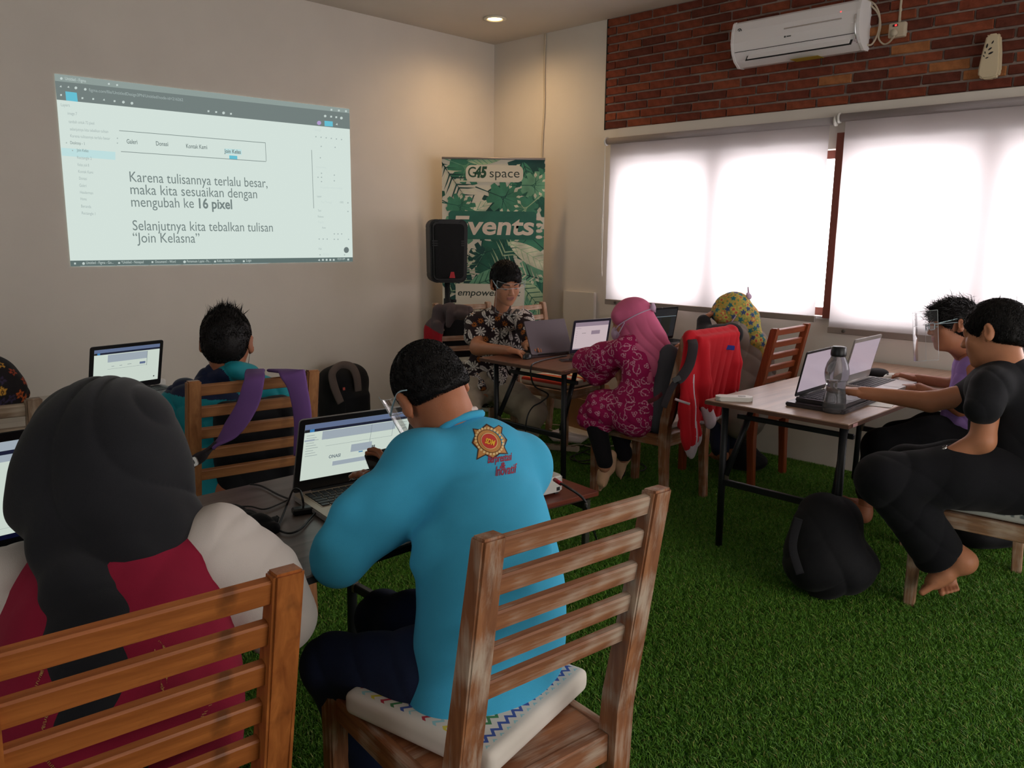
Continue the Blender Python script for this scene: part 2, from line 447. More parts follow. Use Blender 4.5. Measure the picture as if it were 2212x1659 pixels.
# brick field: every brick an object
brick_wall = structure(box('wall_brick', (T-0.03, BRY1-BRY0, CEIL-BRZ0), (XW+0.002+(T-0.03)/2, (BRY1+BRY0)/2, (CEIL+BRZ0)/2), M_mortar))
rb = random.Random(5)
def brick_mat(name, c):
    return plain(name, c, rough=0.95, spec=0.15, var=0.22, vscale=26, bumpy=0.7, bscale=90)
BM = [brick_mat('brick_red', (126, 66, 48)), brick_mat('brick_deep', (112, 58, 45)), brick_mat('brick_dark', (100, 54, 43)), brick_mat('brick_warm', (136, 74, 52)), brick_mat('brick_tan', (160, 104, 66))]
def brick_mesh(L, seed, m):
    r = random.Random(seed); bm = bmesh.new(); bm_box(bm, (0.05, L, 0.0495), bevel=0.0035)
    for v in bm.verts:
        v.co += Vector((r.uniform(-.002, .002), r.uniform(-.0025, .0025), r.uniform(-.0018, .0018)))
    me = bm_done(bm, 'brick'); me.materials.append(m); return me
BMESH = {}
pitch_z, LB, MJ = (CEIL-BRZ0)/13, 0.203, 0.012
tan_spots = [(1840, 165), (2035, 150), (1933, 105), (2085, 168), (1925, 60), (1640, 128)]
def wall_hit(px, py):
    q = _f + _r*(px-W_/2)/CAM_F + _u*(H_/2-py)/CAM_F; return CAM_POS + q*(XW-CAM_POS[0])/q[0]
TAN = [wall_hit(*q) for q in tan_spots]
n_b = 0
for row in range(13):
    z = BRZ0+pitch_z*(row+0.5)
    y = BRY1 - (0 if row % 2 else -0.0)
    off = (0.0, 0.5, 0.12, 0.62)[row % 4]
    first = True
    while y > BRY0+0.03:
        L = LB*(1-off) if first and off else LB*rb.uniform(0.93, 1.05)
        first = False
        L = min(L, y-BRY0-0.004)
        yc = y-L/2
        is_tan = any(abs(yc-t[1]) < 0.11 and abs(z-t[2]) < 0.033 for t in TAN[:5])
        w = rb.random()
        k = 4 if is_tan else (0 if w < .4 else 1 if w < .68 else 2 if w < .86 else 3)
        if yc < 2.3 and not is_tan and rb.random() < .45: k = 2
        key = (k, round(L, 2), rb.randrange(3))
        if key not in BMESH: BMESH[key] = brick_mesh(key[1], hash(key) % 1000, BM[k])
        o = bpy.data.objects.new('brick', BMESH[key]); COL.objects.link(o); o.parent = brick_wall
        o.location = Vector((XW+0.016+rb.uniform(-.004, .003), yc, z)) - brick_wall.location
        n_b += 1
        y -= L+MJ
# window frames behind the blinds
M_frame = plain('window_frame_paint', (120, 62, 50), rough=0.5)
M_glass = clear('window_glass', (0.97, 0.98, 0.98), 0.02, 0.02)
wx = XW+0.12
for wi, (ya, yb) in enumerate(((3.96, 2.24), (2.24, 0.52), (0.52, -1.2))):
    w = structure(boxes('window_%d' % (wi+1), [((0.05, 0.05, WZ1-WZ0), (wx, ya-0.025, (WZ0+WZ1)/2)), ((0.05, 0.05, WZ1-WZ0), (wx, yb+0.025, (WZ0+WZ1)/2)),
        ((0.05, ya-yb, 0.05), (wx, (ya+yb)/2, WZ0+0.025)), ((0.05, ya-yb, 0.05), (wx, (ya+yb)/2, WZ1-0.025)), ((0.075, 0.15, WZ1-WZ0), (wx-0.02, (ya+yb)/2, (WZ0+WZ1)/2))], M_frame))
    for s in (0.25, 0.75):
        box('pane', (0.005, (ya-yb)/2-0.09, WZ1-WZ0-0.1), (wx, ya-(ya-yb)*s, (WZ0+WZ1)/2), M_glass, w)
structure(box('trim_2', (0.05, 0.055, 1.14), (XW-0.012, 2.222, 1.55), M_frame))
structure(box('trim_3', (0.02, WY1-WY0+0.04, 0.018), (XW-0.008, (WY0+WY1)/2, WZ0-0.006), plain('window_ledge', (190, 190, 192), rough=0.6)))
# boxed-in panel low on the window wall and the surface cable beside the banner
structure(prism('trim_4', [(0, 0), (0.33, 0), (0.33, 1.03), (0, 1.03)], 0.035, M_wall2, M=frame((XW-0.035, 4.465, 0), (0, -1, 0), (0, 0, 1)) @ Matrix.Translation((0, 0, -0.035)), bevel=0.004))
M_conduit = plain('cream_conduit', (196, 182, 160), rough=0.7)
cb = tag(tube('wall_cable', [(XW-0.008, 4.745, CEIL-0.005), (XW-0.01, 4.748, 2.8), (XW-0.008, 4.742, 2.5), (XW-0.01, 4.757, 2.25), (XW-0.008, 4.76, 1.9)], 0.008, M_conduit, n=5), 'painted cable running down the wall from ceiling to banner top', 'cable')

# ---------------------------------------------------------------- roller blinds
def blind_fabric():
    m = bpy.data.materials.new('blind_fabric'); m.use_nodes = True; nt = m.node_tree
    nt.nodes.remove(nt.nodes['Principled BSDF'])
    v = texco(nt, (1, 1, 1)); n = nd(nt, 'ShaderNodeTexNoise', Scale=900, Detail=2.0); nt.links.new(v, n.inputs['Vector'])
    c1 = ramp(nt, n.outputs['Fac'], [(0.3, (0.42, 0.385, 0.38)), (0.7, (0.48, 0.445, 0.445))])
    d = nt.nodes.new('ShaderNodeBsdfDiffuse'); t = nt.nodes.new('ShaderNodeBsdfTranslucent')
    nt.links.new(c1, d.inputs['Color']); t.inputs['Color'].default_value = (0.62, 0.575, 0.585, 1)
    mx = nt.nodes.new('ShaderNodeMixShader'); mx.inputs[0].default_value = 0.46
    nt.links.new(d.outputs[0], mx.inputs[1]); nt.links.new(t.outputs[0], mx.inputs[2])
    nt.links.new(mx.outputs[0], nt.nodes['Material Output'].inputs['Surface']); MATS['blind_fabric'] = m
    return m
M_blind = blind_fabric()
M_alu = plain('blind_bar_aluminium', (150, 141, 136), rough=0.45, metal=0.3)
M_white_pl = plain('white_plastic', (215, 212, 206), rough=0.4)
def blind(lbl, ya, yb, ztop, zbot, xb):
    r = empty('roller_blind', lbl, 'blind', (xb, (ya+yb)/2, ztop), 0, 'roller blinds over the window')
    L = ya-yb
    bm = bmesh.new(); nx, nz = 40, 20; hgt = ztop-zbot
    g = [[bm.verts.new((0.002*sin(i*0.7)+0.0012*sin(j*1.3+i), -L/2+0.03+(L-0.06)*i/nx, -hgt*j/nz)) for j in range(nz+1)] for i in range(nx+1)]
    for i in range(nx):
        for j in range(nz): bm.faces.new((g[i][j], g[i+1][j], g[i+1][j+1], g[i][j+1]))
    link('fabric', bm_done(bm, 'fabric'), M_blind, r, True)
    t = tube('roller_tube', [(0, -L/2, 0.0), (0, L/2, 0.0)], 0.024, M_blind, r, seg=16, n=1)
    box('bottom_bar', (0.014, L-0.05, 0.04), (0, 0, -hgt-0.014), M_alu, r, bevel=0.003)
    for s in (-1, 1): tube('bracket', [(0, s*(L/2+0.002), 0), (0, s*(L/2+0.014), 0)], 0.032, M_white_pl, r, seg=18, n=1)
    lathe('bar_knob', [(0, 0), (0.011, 0), (0.011, 0.004), (0, 0.004)], plain('knob_grey', (90, 84, 80)), r, seg=14).matrix_local = Matrix.Translation((-0.007, L/2-0.13, -hgt-0.014)) @ Matrix.Rotation(-pi/2, 4, 'Y')
    return r
b1 = blind('roller blind nearer the room corner, hanging a little lower on its tube', 4.03, 2.262, 2.19, 0.985, XW-0.055)
b2 = blind('roller blind behind the two young men, to the right of the red post', 2.225, 0.35, 2.205, 0.925, XW-0.055)
tube('pull_chain', [(0.0, 4.055-3.146, 0), (0.0, 4.06-3.146, -0.7), (0.0, 4.045-3.146, -1.0), (0, 4.05-3.146, -0.9), (0, 4.05-3.146, 0)], 0.0025, M_white_pl, b1, seg=5, n=4)

# ---------------------------------------------------------------- recessed ceiling lamp
cl = empty('recessed_ceiling_lamp', 'lit round recessed ceiling lamp near the corner of the room', 'ceiling lamp', (4.479, 4.711, CEIL))
lathe('trim_ring', [(0.058, 0.0), (0.085, -0.001), (0.088, -0.008), (0.07, -0.014), (0.058, -0.010), (0.056, 0.0)], plain('lamp_ring', (225, 215, 195), rough=0.4), cl, seg=36)
lathe('bulb', [(0, -0.012), (0.03, -0.011), (0.05, -0.007), (0.056, -0.002)], emit('lamp_glow', (255, 214, 150), 7.0), cl, seg=30)
l = bpy.data.lights.new('lamp_beam', 'SPOT'); l.energy = 21; l.color = (1.0, 0.66, 0.34); l.spot_size = radians(168); l.spot_blend = 1.0; l.shadow_soft_size = 0.06
lo = bpy.data.objects.new('lamp_beam', l); COL.objects.link(lo); lo.location = (4.479, 4.711, CEIL-0.03)

# ---------------------------------------------------------------- air conditioner, switch box, freshener
M_ac = plain('ac_white', (236, 233, 234), rough=0.35, coat=0.3)
M_dark = plain('dark_gap', (30, 30, 32), rough=0.6)
M_chrome = plain('chrome', (210, 210, 212), rough=0.15, metal=1.0)
ac = empty('air_conditioner', 'white wall mounted air conditioner on the brick wall', 'air conditioner', (XW+0.005, 2.53, 2.715))
AW, AH, AD = 0.83, 0.265, 0.175
prof = [(0, -AH/2), (-0.07, -AH/2-0.004), (-0.125, -AH/2+0.03), (-0.158, -AH/2+0.075), (-AD, 0.0), (-AD+0.004, 0.07), (-AD+0.02, AH/2-0.012), (-AD+0.035, AH/2), (0, AH/2)]
bm = bmesh.new(); bm_prism(bm, prof, AW-0.03)
body = link('body', bm_done(bm, 'body'), M_ac, ac); body.matrix_local = Matrix(((1, 0, 0, 0), (0, 0, 1, -AW/2+0.015), (0, 1, 0, 0), (0, 0, 0, 1)))
for s in (-1, 1):
    bm = bmesh.new(); bm_prism(bm, [(x*1.015, y*1.02) for x, y in prof], 0.016)
    e = link('end_cap', bm_done(bm, 'end_cap'), M_ac, ac); e.matrix_local = Matrix(((1, 0, 0, 0), (0, 0, 1, (AW/2-0.016) if s > 0 else -AW/2), (0, 1, 0, 0), (0, 0, 0, 1)))
tube('chrome_edge', [(-AD-0.003, -AW/2+0.02, 0.045), (-AD-0.004, -AW/2+0.02, 0.0), (-0.165, -AW/2+0.02, -AH/2+0.07), (-0.132, -AW/2+0.02, -AH/2+0.03)], 0.004, M_chrome, ac, seg=8)
box('chrome_line', (0.004, 0.36, 0.008), (-AD+0.001, -0.13, 0.036), M_chrome, ac)
box('seam', (0.004, AW-0.05, 0.003), (-0.160, 0, -AH/2+0.078), M_dark, ac)
fl = prism('air_flap', [(-0.36, -0.026), (0.30, -0.026), (0.30, 0.026), (-0.36, 0.026)], 0.006, M_ac, ac, M=frame((-0.148, 0, -AH/2+0.050), (0, 1, 0), (0.55, 0, 0.85)), bevel=0.002)
prism('flap_gap', [(-0.372, -0.033), (0.312, -0.033), (0.312, 0.032), (-0.372, 0.032)], 0.002, M_dark, ac, M=frame((-0.1425, 0, -AH/2+0.046), (0, 1, 0), (0.55, 0, 0.85)))
M_red = emit('indicator_red', (255, 60, 60), 2.0)
box('indicator', (0.003, 0.007, 0.007), (-AD+0.006, -0.30, 0.075), M_red, ac)
M_print = plain('print_dark', (60, 66, 66), rough=0.6)
lg = bmesh.new()
for k in range(14):
    a0, a1 = radians(-40+k*14), radians(-40+(k+1)*14)
    bm_prism(lg, [(0.010*cos(a0), 0.010*sin(a0)), (0.016*cos(a0), 0.016*sin(a0)), (0.016*cos(a1), 0.016*sin(a1)), (0.010*cos(a1), 0.010*sin(a1))], 0.0004)
bm_prism(lg, [(0.006*cos(2*pi*k/12), 0.006*sin(2*pi*k/12)) for k in range(12)], 0.0004)
for k in range(4): bm_prism(lg, [(-0.03, -0.022-k*0.006), (0.012-0.006*(k % 2), -0.022-k*0.006), (0.012-0.006*(k % 2), -0.0195-k*0.006), (-0.03, -0.0195-k*0.006)], 0.0004)
e = link('sticker_print', bm_done(lg, 'sticker_print'), M_print, ac); e.matrix_local = frame((-AD+0.0045, AW/2-0.055, 0.072), (0, -1, 0), (0.05, 0, 1))
e = link('maker_mark', None or bm_done((lambda b: (bm_prism(b, [(0.006*cos(2*pi*k/12), 0.006*sin(2*pi*k/12)) for k in range(12)], 0.0005), bm_prism(b, [(0.012, -0.003), (0.04, -0.003), (0.04, 0.003), (0.012, 0.003)], 0.0005), b)[-1])(bmesh.new()), 'maker_mark'), M_print, ac); e.matrix_local = frame((-AD-0.0003, 0.04, -0.012), (0, -1, 0), (0, 0, 1))
box('energy_label', (0.09, 0.18, 0.001), (-0.065, -0.06, -AH/2-0.0045), plain('label_yellow', (190, 165, 60)), ac)
# switch and plug box with its conduit and the looped cable
sw = empty('socket_box', 'white socket box with red light and plug beside the air conditioner', 'socket', (XW-0.01, 1.948, 2.668))
box('body', (0.045, 0.095, 0.082), (-0.01, 0, 0), M_conduit, sw, bevel=0.010, smooth=False)
box('rocker', (0.004, 0.028, 0.012), (-0.034, -0.004+0.012, 0.024), plain('dark_rocker', (50, 20, 20)), sw)
box('red_light', (0.003, 0.010, 0.007), (-0.037, -0.004+0.008, 0.024), emit('neon_red', (255, 40, 40), 3.0), sw)
tube('plug', [(-0.033, 0.008, -0.018), (-0.06, 0.008, -0.018)], 0.019, M_conduit, sw, seg=14, n=1)
tube('conduit', [(0, 0.0, 0.04), (0, 0.0, 0.41)], 0.0085, M_conduit, sw, n=1)
def wy(px, py, x): 
    q = _f + _r*(px-W_/2)/CAM_F + _u*(H_/2-py)/CAM_F; return tuple(CAM_POS + q*(x-CAM_POS[0])/q[0])
accab = tag(tube('looped_cable', [wy(1872, 97, XW-.03), wy(1884, 95, XW-.02), wy(1897, 70, XW-.02), wy(1900, 35, XW-.02), wy(1888, 8, XW-.02), wy(1860, -4, XW-.02), wy(1875, 6, XW-.025), wy(1896, 28, XW-.02), wy(1902, 55, XW-.02), wy(1898, 82, XW-.02), wy(1908, 95, XW-.02), wy(1920, 92, XW-.03), wy(1932, 78, XW-.06)], 0.0052, M_conduit, seg=6, n=6), 'cream power cable looping from the air conditioner to its socket box', 'cable')
af = empty('air_freshener', 'cream wall air freshener with leaf shaped openings on the brick wall', 'air freshener', (XW-0.015, 1.437, 2.45))
pf = [(-0.030, 0.108), (-0.020, 0.115), (0.024, 0.115), (0.034, 0.106), (0.046, 0.02), (0.053, -0.075), (0.045, -0.105), (0.02, -0.115), (-0.028, -0.114), (-0.050, -0.098), (-0.054, -0.07), (-0.044, 0.02)]
prism('body', pf, 0.05, plain('cream_plastic', (206, 190, 160), rough=0.45), af, M=frame((0.0, 0, 0), (0, -1, 0), (0, 0, 1)), bevel=0.009)
lf = bmesh.new()
for (cx_, cy_, ang, L) in ((-0.020, 0.055, 80, .024), (0.006, 0.07, 62, .018), (-0.026, 0.022, 100, .014), (-0.004, 0.038, 35, .022), (-0.03, 0.005, 120, .013), (0.002, 0.016, 22, .026), (-0.014, -0.006, 20, .016)):
    a = radians(ang); P = []
    for k in range(10):
        t = k/10*2*pi; x, y = L/2*cos(t), L*0.2*sin(t)*abs(sin(t/1.0))**.3; P.append((cx_+x*cos(a)-y*sin(a), cy_+x*sin(a)+y*cos(a)))
    bm_prism(lf, P, 0.001)
e = link('leaf_opening', bm_done(lf, 'leaf_opening'), M_dark, af); e.matrix_local = frame((-0.0502, 0, 0), (0, -1, 0), (0, 0, 1)); e['kind'] = 'stuff'

# ---------------------------------------------------------------- artificial turf
def turf():
    rs = np.random.RandomState(3); S = 0.30; n = 5200
    x, y = rs.uniform(0, S, n), rs.uniform(0, S, n)
    a = rs.uniform(0, 2*pi, n); h = rs.uniform(0.010, 0.021, n); w = rs.uniform(0.0012, 0.0020, n)
    lean = rs.uniform(0.2, 1.5, n)*h; la = rs.uniform(0, 2*pi, n)
    P = np.zeros((n, 5, 3))
    dx, dy = np.cos(a)*w, np.sin(a)*w
    P[:, 0] = np.stack([x-dx, y-dy, np.full(n, -0.001)], 1); P[:, 1] = np.stack([x+dx, y+dy, np.full(n, -0.001)], 1)
    mx, my = x+np.cos(la)*lean*.35, y+np.sin(la)*lean*.35
    P[:, 2] = np.stack([mx+dx*.8, my+dy*.8, h*.62], 1); P[:, 3] = np.stack([mx-dx*.8, my-dy*.8, h*.62], 1)
    P[:, 4] = np.stack([x+np.cos(la)*lean, y+np.sin(la)*lean, h], 1)
    b = np.arange(n)*5
    Q = np.stack([b, b+1, b+2, b+3], 1); Tt = np.stack([b+3, b+2, b+4], 1)
    me = bpy.data.meshes.new('turf_patch')
    me.vertices.add(n*5); me.vertices.foreach_set('co', P.reshape(-1).astype(np.float32))
    L = np.concatenate([Q.ravel(), Tt.ravel()]); me.loops.add(len(L)); me.loops.foreach_set('vertex_index', L.astype(np.int32))
    me.polygons.add(2*n); st = np.concatenate([np.arange(n)*4, n*4+np.arange(n)*3]); me.polygons.foreach_set('loop_start', st.astype(np.int32))
    me.update(calc_edges=True)
    col = np.zeros((n, 5, 4), np.float32); pal = np.array([lin(c)[:3] for c in ((80, 130, 36), (94, 146, 42), (62, 106, 28), (122, 158, 58), (152, 150, 86))])
    ci = rs.choice(5, n, p=[.34, .3, .22, .10, .04]); col[:, :, :3] = pal[ci][:, None, :]; col[..., 3] = 1
    ca = me.color_attributes.new('Col', 'FLOAT_COLOR', 'POINT'); ca.data.foreach_set('color', col.ravel())
    m, nt, b_ = node_mat('turf_blades'); at_ = nt.nodes.new('ShaderNodeAttribute'); at_.attribute_name = 'Col'
    nt.links.new(at_.outputs['Color'], b_.inputs['Base Color']); b_.inputs['Roughness'].default_value = 0.55; b_.inputs['Specular IOR Level'].default_value = 0.3
    me.materials.append(m)
    patch = bpy.data.objects.new('turf_patch', me)   # unlinked source for the instancer
    pts = [(i*S-0.0, j*S) for i in range(-1, 18) for j in range(-1, 18) if (i*S) < XW-.01 and (j*S) < YW-.01]
    pm = bpy.data.meshes.new('grass'); pm.from_pydata([(min(px, XW-S), min(py, YW-S), 0.0) for px, py in pts], [], [])
    o = bpy.data.objects.new('grass', pm); COL.objects.link(o)
    ng = bpy.data.node_groups.new('scatter_turf', 'GeometryNodeTree')
    ng.interface.new_socket('Geometry', in_out='INPUT', socket_type='NodeSocketGeometry'); ng.interface.new_socket('Geometry', in_out='OUTPUT', socket_type='NodeSocketGeometry')
    gi, go = ng.nodes.new('NodeGroupInput'), ng.nodes.new('NodeGroupOutput')
    m2p = ng.nodes.new('GeometryNodeMeshToPoints'); inst = ng.nodes.new('GeometryNodeInstanceOnPoints'); oi = ng.nodes.new('GeometryNodeObjectInfo'); oi.inputs['Object'].default_value = patch
    ng.links.new(gi.outputs[0], m2p.inputs['Mesh']); ng.links.new(m2p.outputs['Points'], inst.inputs['Points']); ng.links.new(oi.outputs['Geometry'], inst.inputs['Instance'])
    ng.links.new(inst.outputs['Instances'], go.inputs[0])
    md = o.modifiers.new('scatter', 'NODES'); md.node_group = ng
    tag(o, 'green artificial turf covering the whole floor', 'turf', kind='stuff')
    return o
turf()
# ---------------------------------------------------------------- chairs
WASH = (205, 190, 172)
def woods(prefix, dark, light, **kw):
    return {a: wood(prefix+'_'+a, dark, light, a, **kw) for a in 'xyz'}
W_orange = woods('orange_teak', (128, 66, 26), (188, 112, 54), knots=0.55, rough=0.45)
W_honey = woods('honey_teak', (118, 72, 38), (172, 118, 72), rough=0.5, knots=0.3)
W_washed = woods('whitewashed_teak', (112, 66, 40), (170, 112, 72), wash=WASH, wash_amt=0.42, rough=0.6)
W_washed_pale = woods('pale_washed_teak', (128, 92, 66), (176, 132, 98), wash=(212, 194, 174), wash_amt=0.5, rough=0.6)
W_red = woods('varnished_mahogany', (112, 50, 22), (160, 78, 40), rough=0.35)
def chair(label, W, x, y, t, w=0.41, d=0.46, hs=0.435, hb=0.985, lean=0.11, s0=0.952, pt=0.074, nsl=5, pw=0.045, group=None, slat_h=0.038, name='dining_chair'):
    r = empty(name, label, 'chair', (x, y, 0), t, group or 'slatted wooden chairs')
    rnd = random.Random(int(x*100+y*10))
    for s in (-1, 1):   # rear legs run up into the back posts: one bent piece
        pf = [(-0.045, 0), (-0.006, 0), (0.012, hs*0.7), (0.022, hs), (0.010, hs+0.09), (-lean+0.020, hb), (-lean-0.020, hb+0.002), (-0.036, hs+0.06), (-0.030, hs*0.7)]
        o = prism('rear_leg', pf, pw, W['y'], r, bevel=0.005)
        o.matrix_local = Matrix(((0, 0, 1, s*w/2-pw/2), (1, 0, 0, 0), (0, 1, 0, 0), (0, 0, 0, 1)))
        pf = [(d-0.022, 0), (d+0.018, 0), (d+0.022, hs), (d-0.026, hs)]
        o = prism('front_leg', pf, pw, W['y'], r, bevel=0.005)
        o.matrix_local = Matrix(((0, 0, 1, s*w/2-pw/2), (1, 0, 0, 0), (0, 1, 0, 0), (0, 0, 0, 1)))
        box('side_rail', (0.026, d-0.04, 0.062), (s*(w/2-0.004), d/2, hs-0.034), W['y'], r, bevel=0.003)
    box('front_rail', (w-pw, 0.026, 0.062), (0, d, hs-0.034), W['x'], r, bevel=0.003)
    box('back_rail', (w-pw, 0.028, 0.066), (0, 0.0, hs-0.036), W['x'], r, bevel=0.003)
    box('seat', (w-0.03, d-0.02, 0.014), (0, d/2+0.005, hs-0.012), W['x'], r, bevel=0.002)
    for i in range(nsl):
        z = s0-pt*i; yy = -lean*(z-hs-0.05)/(hb-hs-0.05)
        o = box('slat', (w-pw+0.006, 0.020, slat_h), (0, 0, 0), W['x'], r, bevel=0.0035); o.location = (0, yy, z)
        o.rotation_euler = (math.atan(lean/(hb-hs)), 0, rnd.uniform(-.004, .004))
    return r
CH = {}
CH['R'] = chair('whitewashed teak chair holding the person in the light blue shirt', W_washed, 1.083, 0.99, -0.105, w=0.415, d=0.50, hb=1.0, lean=0.095, s0=0.972, pt=0.073, pw=0.05, slat_h=0.040)
CH['L'] = chair('orange varnished chair behind the person in the black hijab', W_orange, 0.392, 1.225, -0.10, w=0.41, hb=0.975, lean=0.13, s0=0.945, pt=0.078, pw=0.05, slat_h=0.044)
CH['M'] = chair('honey wood chair with a backpack hung over it by purple straps', W_honey, 1.325, 2.68, -0.154, w=0.412, hb=1.0, lean=0.12, s0=0.965, pt=0.078)
CH['P'] = chair('worn whitewashed chair with a red jacket over its back', W_washed, 3.748, 2.40, 0.012, w=0.40, hb=0.975, s0=0.945)
CH['O'] = chair('reddish varnished chair by the window holding the person in grey', W_red, 4.526, 2.308, 0.015, hb=0.97, s0=0.945)
CH['C'] = chair('washed wood chair with a striped cushion on the far side of the presenter table', W_washed_pale, 4.262, 4.03, pi+0.06, w=0.41, d=0.45)
CH['S'] = chair('washed wood chair the presenter sits on with a jacket on its post', W_washed_pale, 3.905, 4.375, pi-0.36, w=0.41, d=0.44)
CH['B'] = chair('pale washed chair under the person in the black tee', W_washed_pale, 3.62, 0.60, 0.10, w=0.42, d=0.46, hs=0.43)
CH['U'] = chair('pale washed chair under the person in the purple tee', W_washed_pale, 4.27, 0.86, 0.10, w=0.42, d=0.45, hs=0.43)
CH['G'] = chair('grey washed chair at the left edge behind the black hijab', woods('grey_washed_teak', (92, 74, 58), (138, 112, 88), wash=(176, 160, 140), wash_amt=0.35), 0.47, 2.84, -0.12, w=0.41)

# ---------------------------------------------------------------- tables
M_blackmetal = plain('black_powder_metal', (30, 31, 34), rough=0.45, metal=0.3)
def tabletop_mat(name, dark, light, axis='x'):
    return wood(name, dark, light, axis, rough=0.35, scale=0.5)
M_top_dark = tabletop_mat('dark_ash_laminate', (88, 76, 72), (126, 110, 104))
M_top_brown = tabletop_mat('brown_laminate', (108, 66, 48), (148, 98, 74))
M_top_beige = tabletop_mat('beige_laminate', (140, 112, 94), (182, 150, 128))
def folding_table(label, x0, x1, y0, y1, z, top, edge, rz=0.0, leg_in=0.09):
    """rectangular folding table with two steel leg frames"""
    cx_, cy_ = (x0+x1)/2, (y0+y1)/2
    r = empty('folding_table', label, 'table', (cx_, cy_, 0), rz, 'folding tables')
    L, D = x1-x0, y1-y0
    box('tabletop', (L, D, 0.022), (0, 0, z-0.011), top, r, bevel=0.002)
    box('edge_band', (L+0.003, D+0.003, 0.016), (0, 0, z-0.0125), edge, r)
    for s in (-1, 1):
        lx = s*(L/2-leg_in)
        for q in (-1, 1):
            ly = q*(D/2-0.055)
            tube('leg', [(lx-s*0.0, ly, z-0.022), (lx-s*0.015, ly, 0.0)], 0.0165, M_blackmetal, r, seg=10, n=1)
            # folding brace from the leg up to the underside
            tube('brace', [(lx-s*0.008, ly*0.93, z*0.50), (lx-s*0.17, ly*0.80, z-0.03)], 0.0145, M_blackmetal, r, seg=8, n=1)
            box('brace_clip', (0.02, 0.012, 0.05), (lx-s*0.012, ly*0.92, z*0.47), plain('zinc_clip', (120, 110, 100), rough=0.4, metal=0.8) if 'zinc_clip' not in MATS else MATS['zinc_clip'], r)
        box('cross_bar', (0.022, D-0.11, 0.03), (lx-s*0.007, 0, z*0.455), M_blackmetal, r, bevel=0.003)
        box('upper_bar', (0.02, D-0.11, 0.022), (lx-s*0.12, 0, z-0.10), M_blackmetal, r, bevel=0.003)
        box('top_plate', (0.05, D-0.06, 0.012), (lx, 0, z-0.028), M_blackmetal, r)
    return r
TABLE = {}
TABLE['A'] = folding_table('dark ash topped table in front of the two people nearest the camera', -0.36, 1.50, 1.50, 2.20, 0.74, M_top_dark, plain('black_edge', (20, 20, 22), rough=0.5))
TABLE['1'] = folding_table('beige topped folding table with the water bottle by the window', 3.235, 5.035, 1.295, 1.965, 0.74, M_top_beige, plain('brown_edge', (92, 62, 50), rough=0.5))
TABLE['2'] = folding_table('brown topped folding table where the presenter works', 3.315, 5.03, 2.935, 3.605, 0.74, M_top_brown, MATS['brown_edge'])
TABLE['L'] = folding_table('pale folding table at the left where the person in teal sits', -0.55, 1.47, 3.36, 4.05, 0.74, tabletop_mat('pale_laminate', (176, 168, 156), (200, 192, 180)), plain('brown_edge_dark', (84, 48, 38), rough=0.5))
# low projector stand
pst = empty('projector_stand', 'low reddish wooden stand under the projector', 'stand', (2.50, 2.46, 0), -0.12)
M_standtop = tabletop_mat('stand_red_wood', (96, 44, 32), (132, 66, 48))
box('tabletop', (0.62, 0.42, 0.022), (0, 0, 0.325), M_standtop, pst, bevel=0.003)
box('lower_board', (0.56, 0.36, 0.018), (-0.04, 0, 0.305), plain('stand_board', (72, 40, 32), rough=0.6), pst, bevel=0.002)
for s in (-1, 1):
    for q in (-1, 1): box('leg', (0.028, 0.028, 0.296), (s*0.27, q*0.17, 0.148), plain('olive_leg', (52, 54, 42), rough=0.6) if 'olive_leg' not in MATS else MATS['olive_leg'], pst, bevel=0.003)
    box('apron', (0.02, 0.32, 0.05), (s*0.27, 0, 0.272), MATS['olive_leg'], pst)
# projector
M_proj = plain('projector_white', (206, 204, 200), rough=0.4)
pj = empty('projector', 'white projector on the low wooden stand', 'projector', (2.50, 2.45, 0.336), -0.12)
prism('body', rounded(0.32, 0.26, 0.03), 0.075, M_proj, pj, M=Matrix.Translation((0, 0, 0.012)), bevel=0.008)
lathe('lens', [(0.0, 0.0), (0.03, 0.0), (0.032, 0.02), (0.026, 0.022), (0.022, 0.008), (0, 0.008)], M_dark, pj).matrix_local = Matrix.Translation((0.06, 0.125, 0.05)) @ Matrix.Rotation(-pi/2, 4, 'X')
for s in (-1, 1):
    for q in (-1, 1): box('foot', (0.02, 0.02, 0.014), (s*0.13, q*0.1, 0.007), M_dark, pj)
boxes('rear_ports', [((0.03, 0.004, 0.012), (-0.02, -0.130, 0.045)), ((0.02, 0.004, 0.012), (0.03, -0.130, 0.045)), ((0.018, 0.004, 0.016), (0.12, -0.130, 0.03))], M_dark, pj)['kind'] = 'stuff'

# ---------------------------------------------------------------- cushions on the chairs
def cushion_mesh(w, d, h, sx=None):
    s = SDF(); s.box((0, 0, h/2), (w/2, d/2, h/2), rad=h*0.27, k=0.001)
    P, Q = s.mesh(0.006, relax=2)
    P[:, 2] += 0.012*(1-np.minimum(1, np.hypot(P[:, 0]/(w/2), P[:, 1]/(d/2))**2))*(P[:, 2] > h*0.5)
    return P, Q
def on_chair(key, dx, dy, dz, rz=0):
    c = CH[key]; M = Matrix.Translation(c.location) @ Matrix.Rotation(c.rotation_euler[2], 4, 'Z')
    return M @ Matrix.Translation((dx, dy, dz)) @ Matrix.Rotation(rz, 4, 'Z')
def cushion(label, key, w, d, h, colfn, rz=0.0, hs=0.436, dy=0.235, dx=0):
    P, Q = cushion_mesh(w, d, h)
    # subdivide colour detail through a dense top: colour comes from a function of local x, y
    N = vnormals(P, Q); col = colfn(P, N)
    o = np_link('seat_cushion', P, Q, attr_mat('cushion_fabric_'+key), None, col=col)
    o.matrix_world = on_chair(key, dx, dy, hs, rz)
    return tag(o, label, 'cushion')
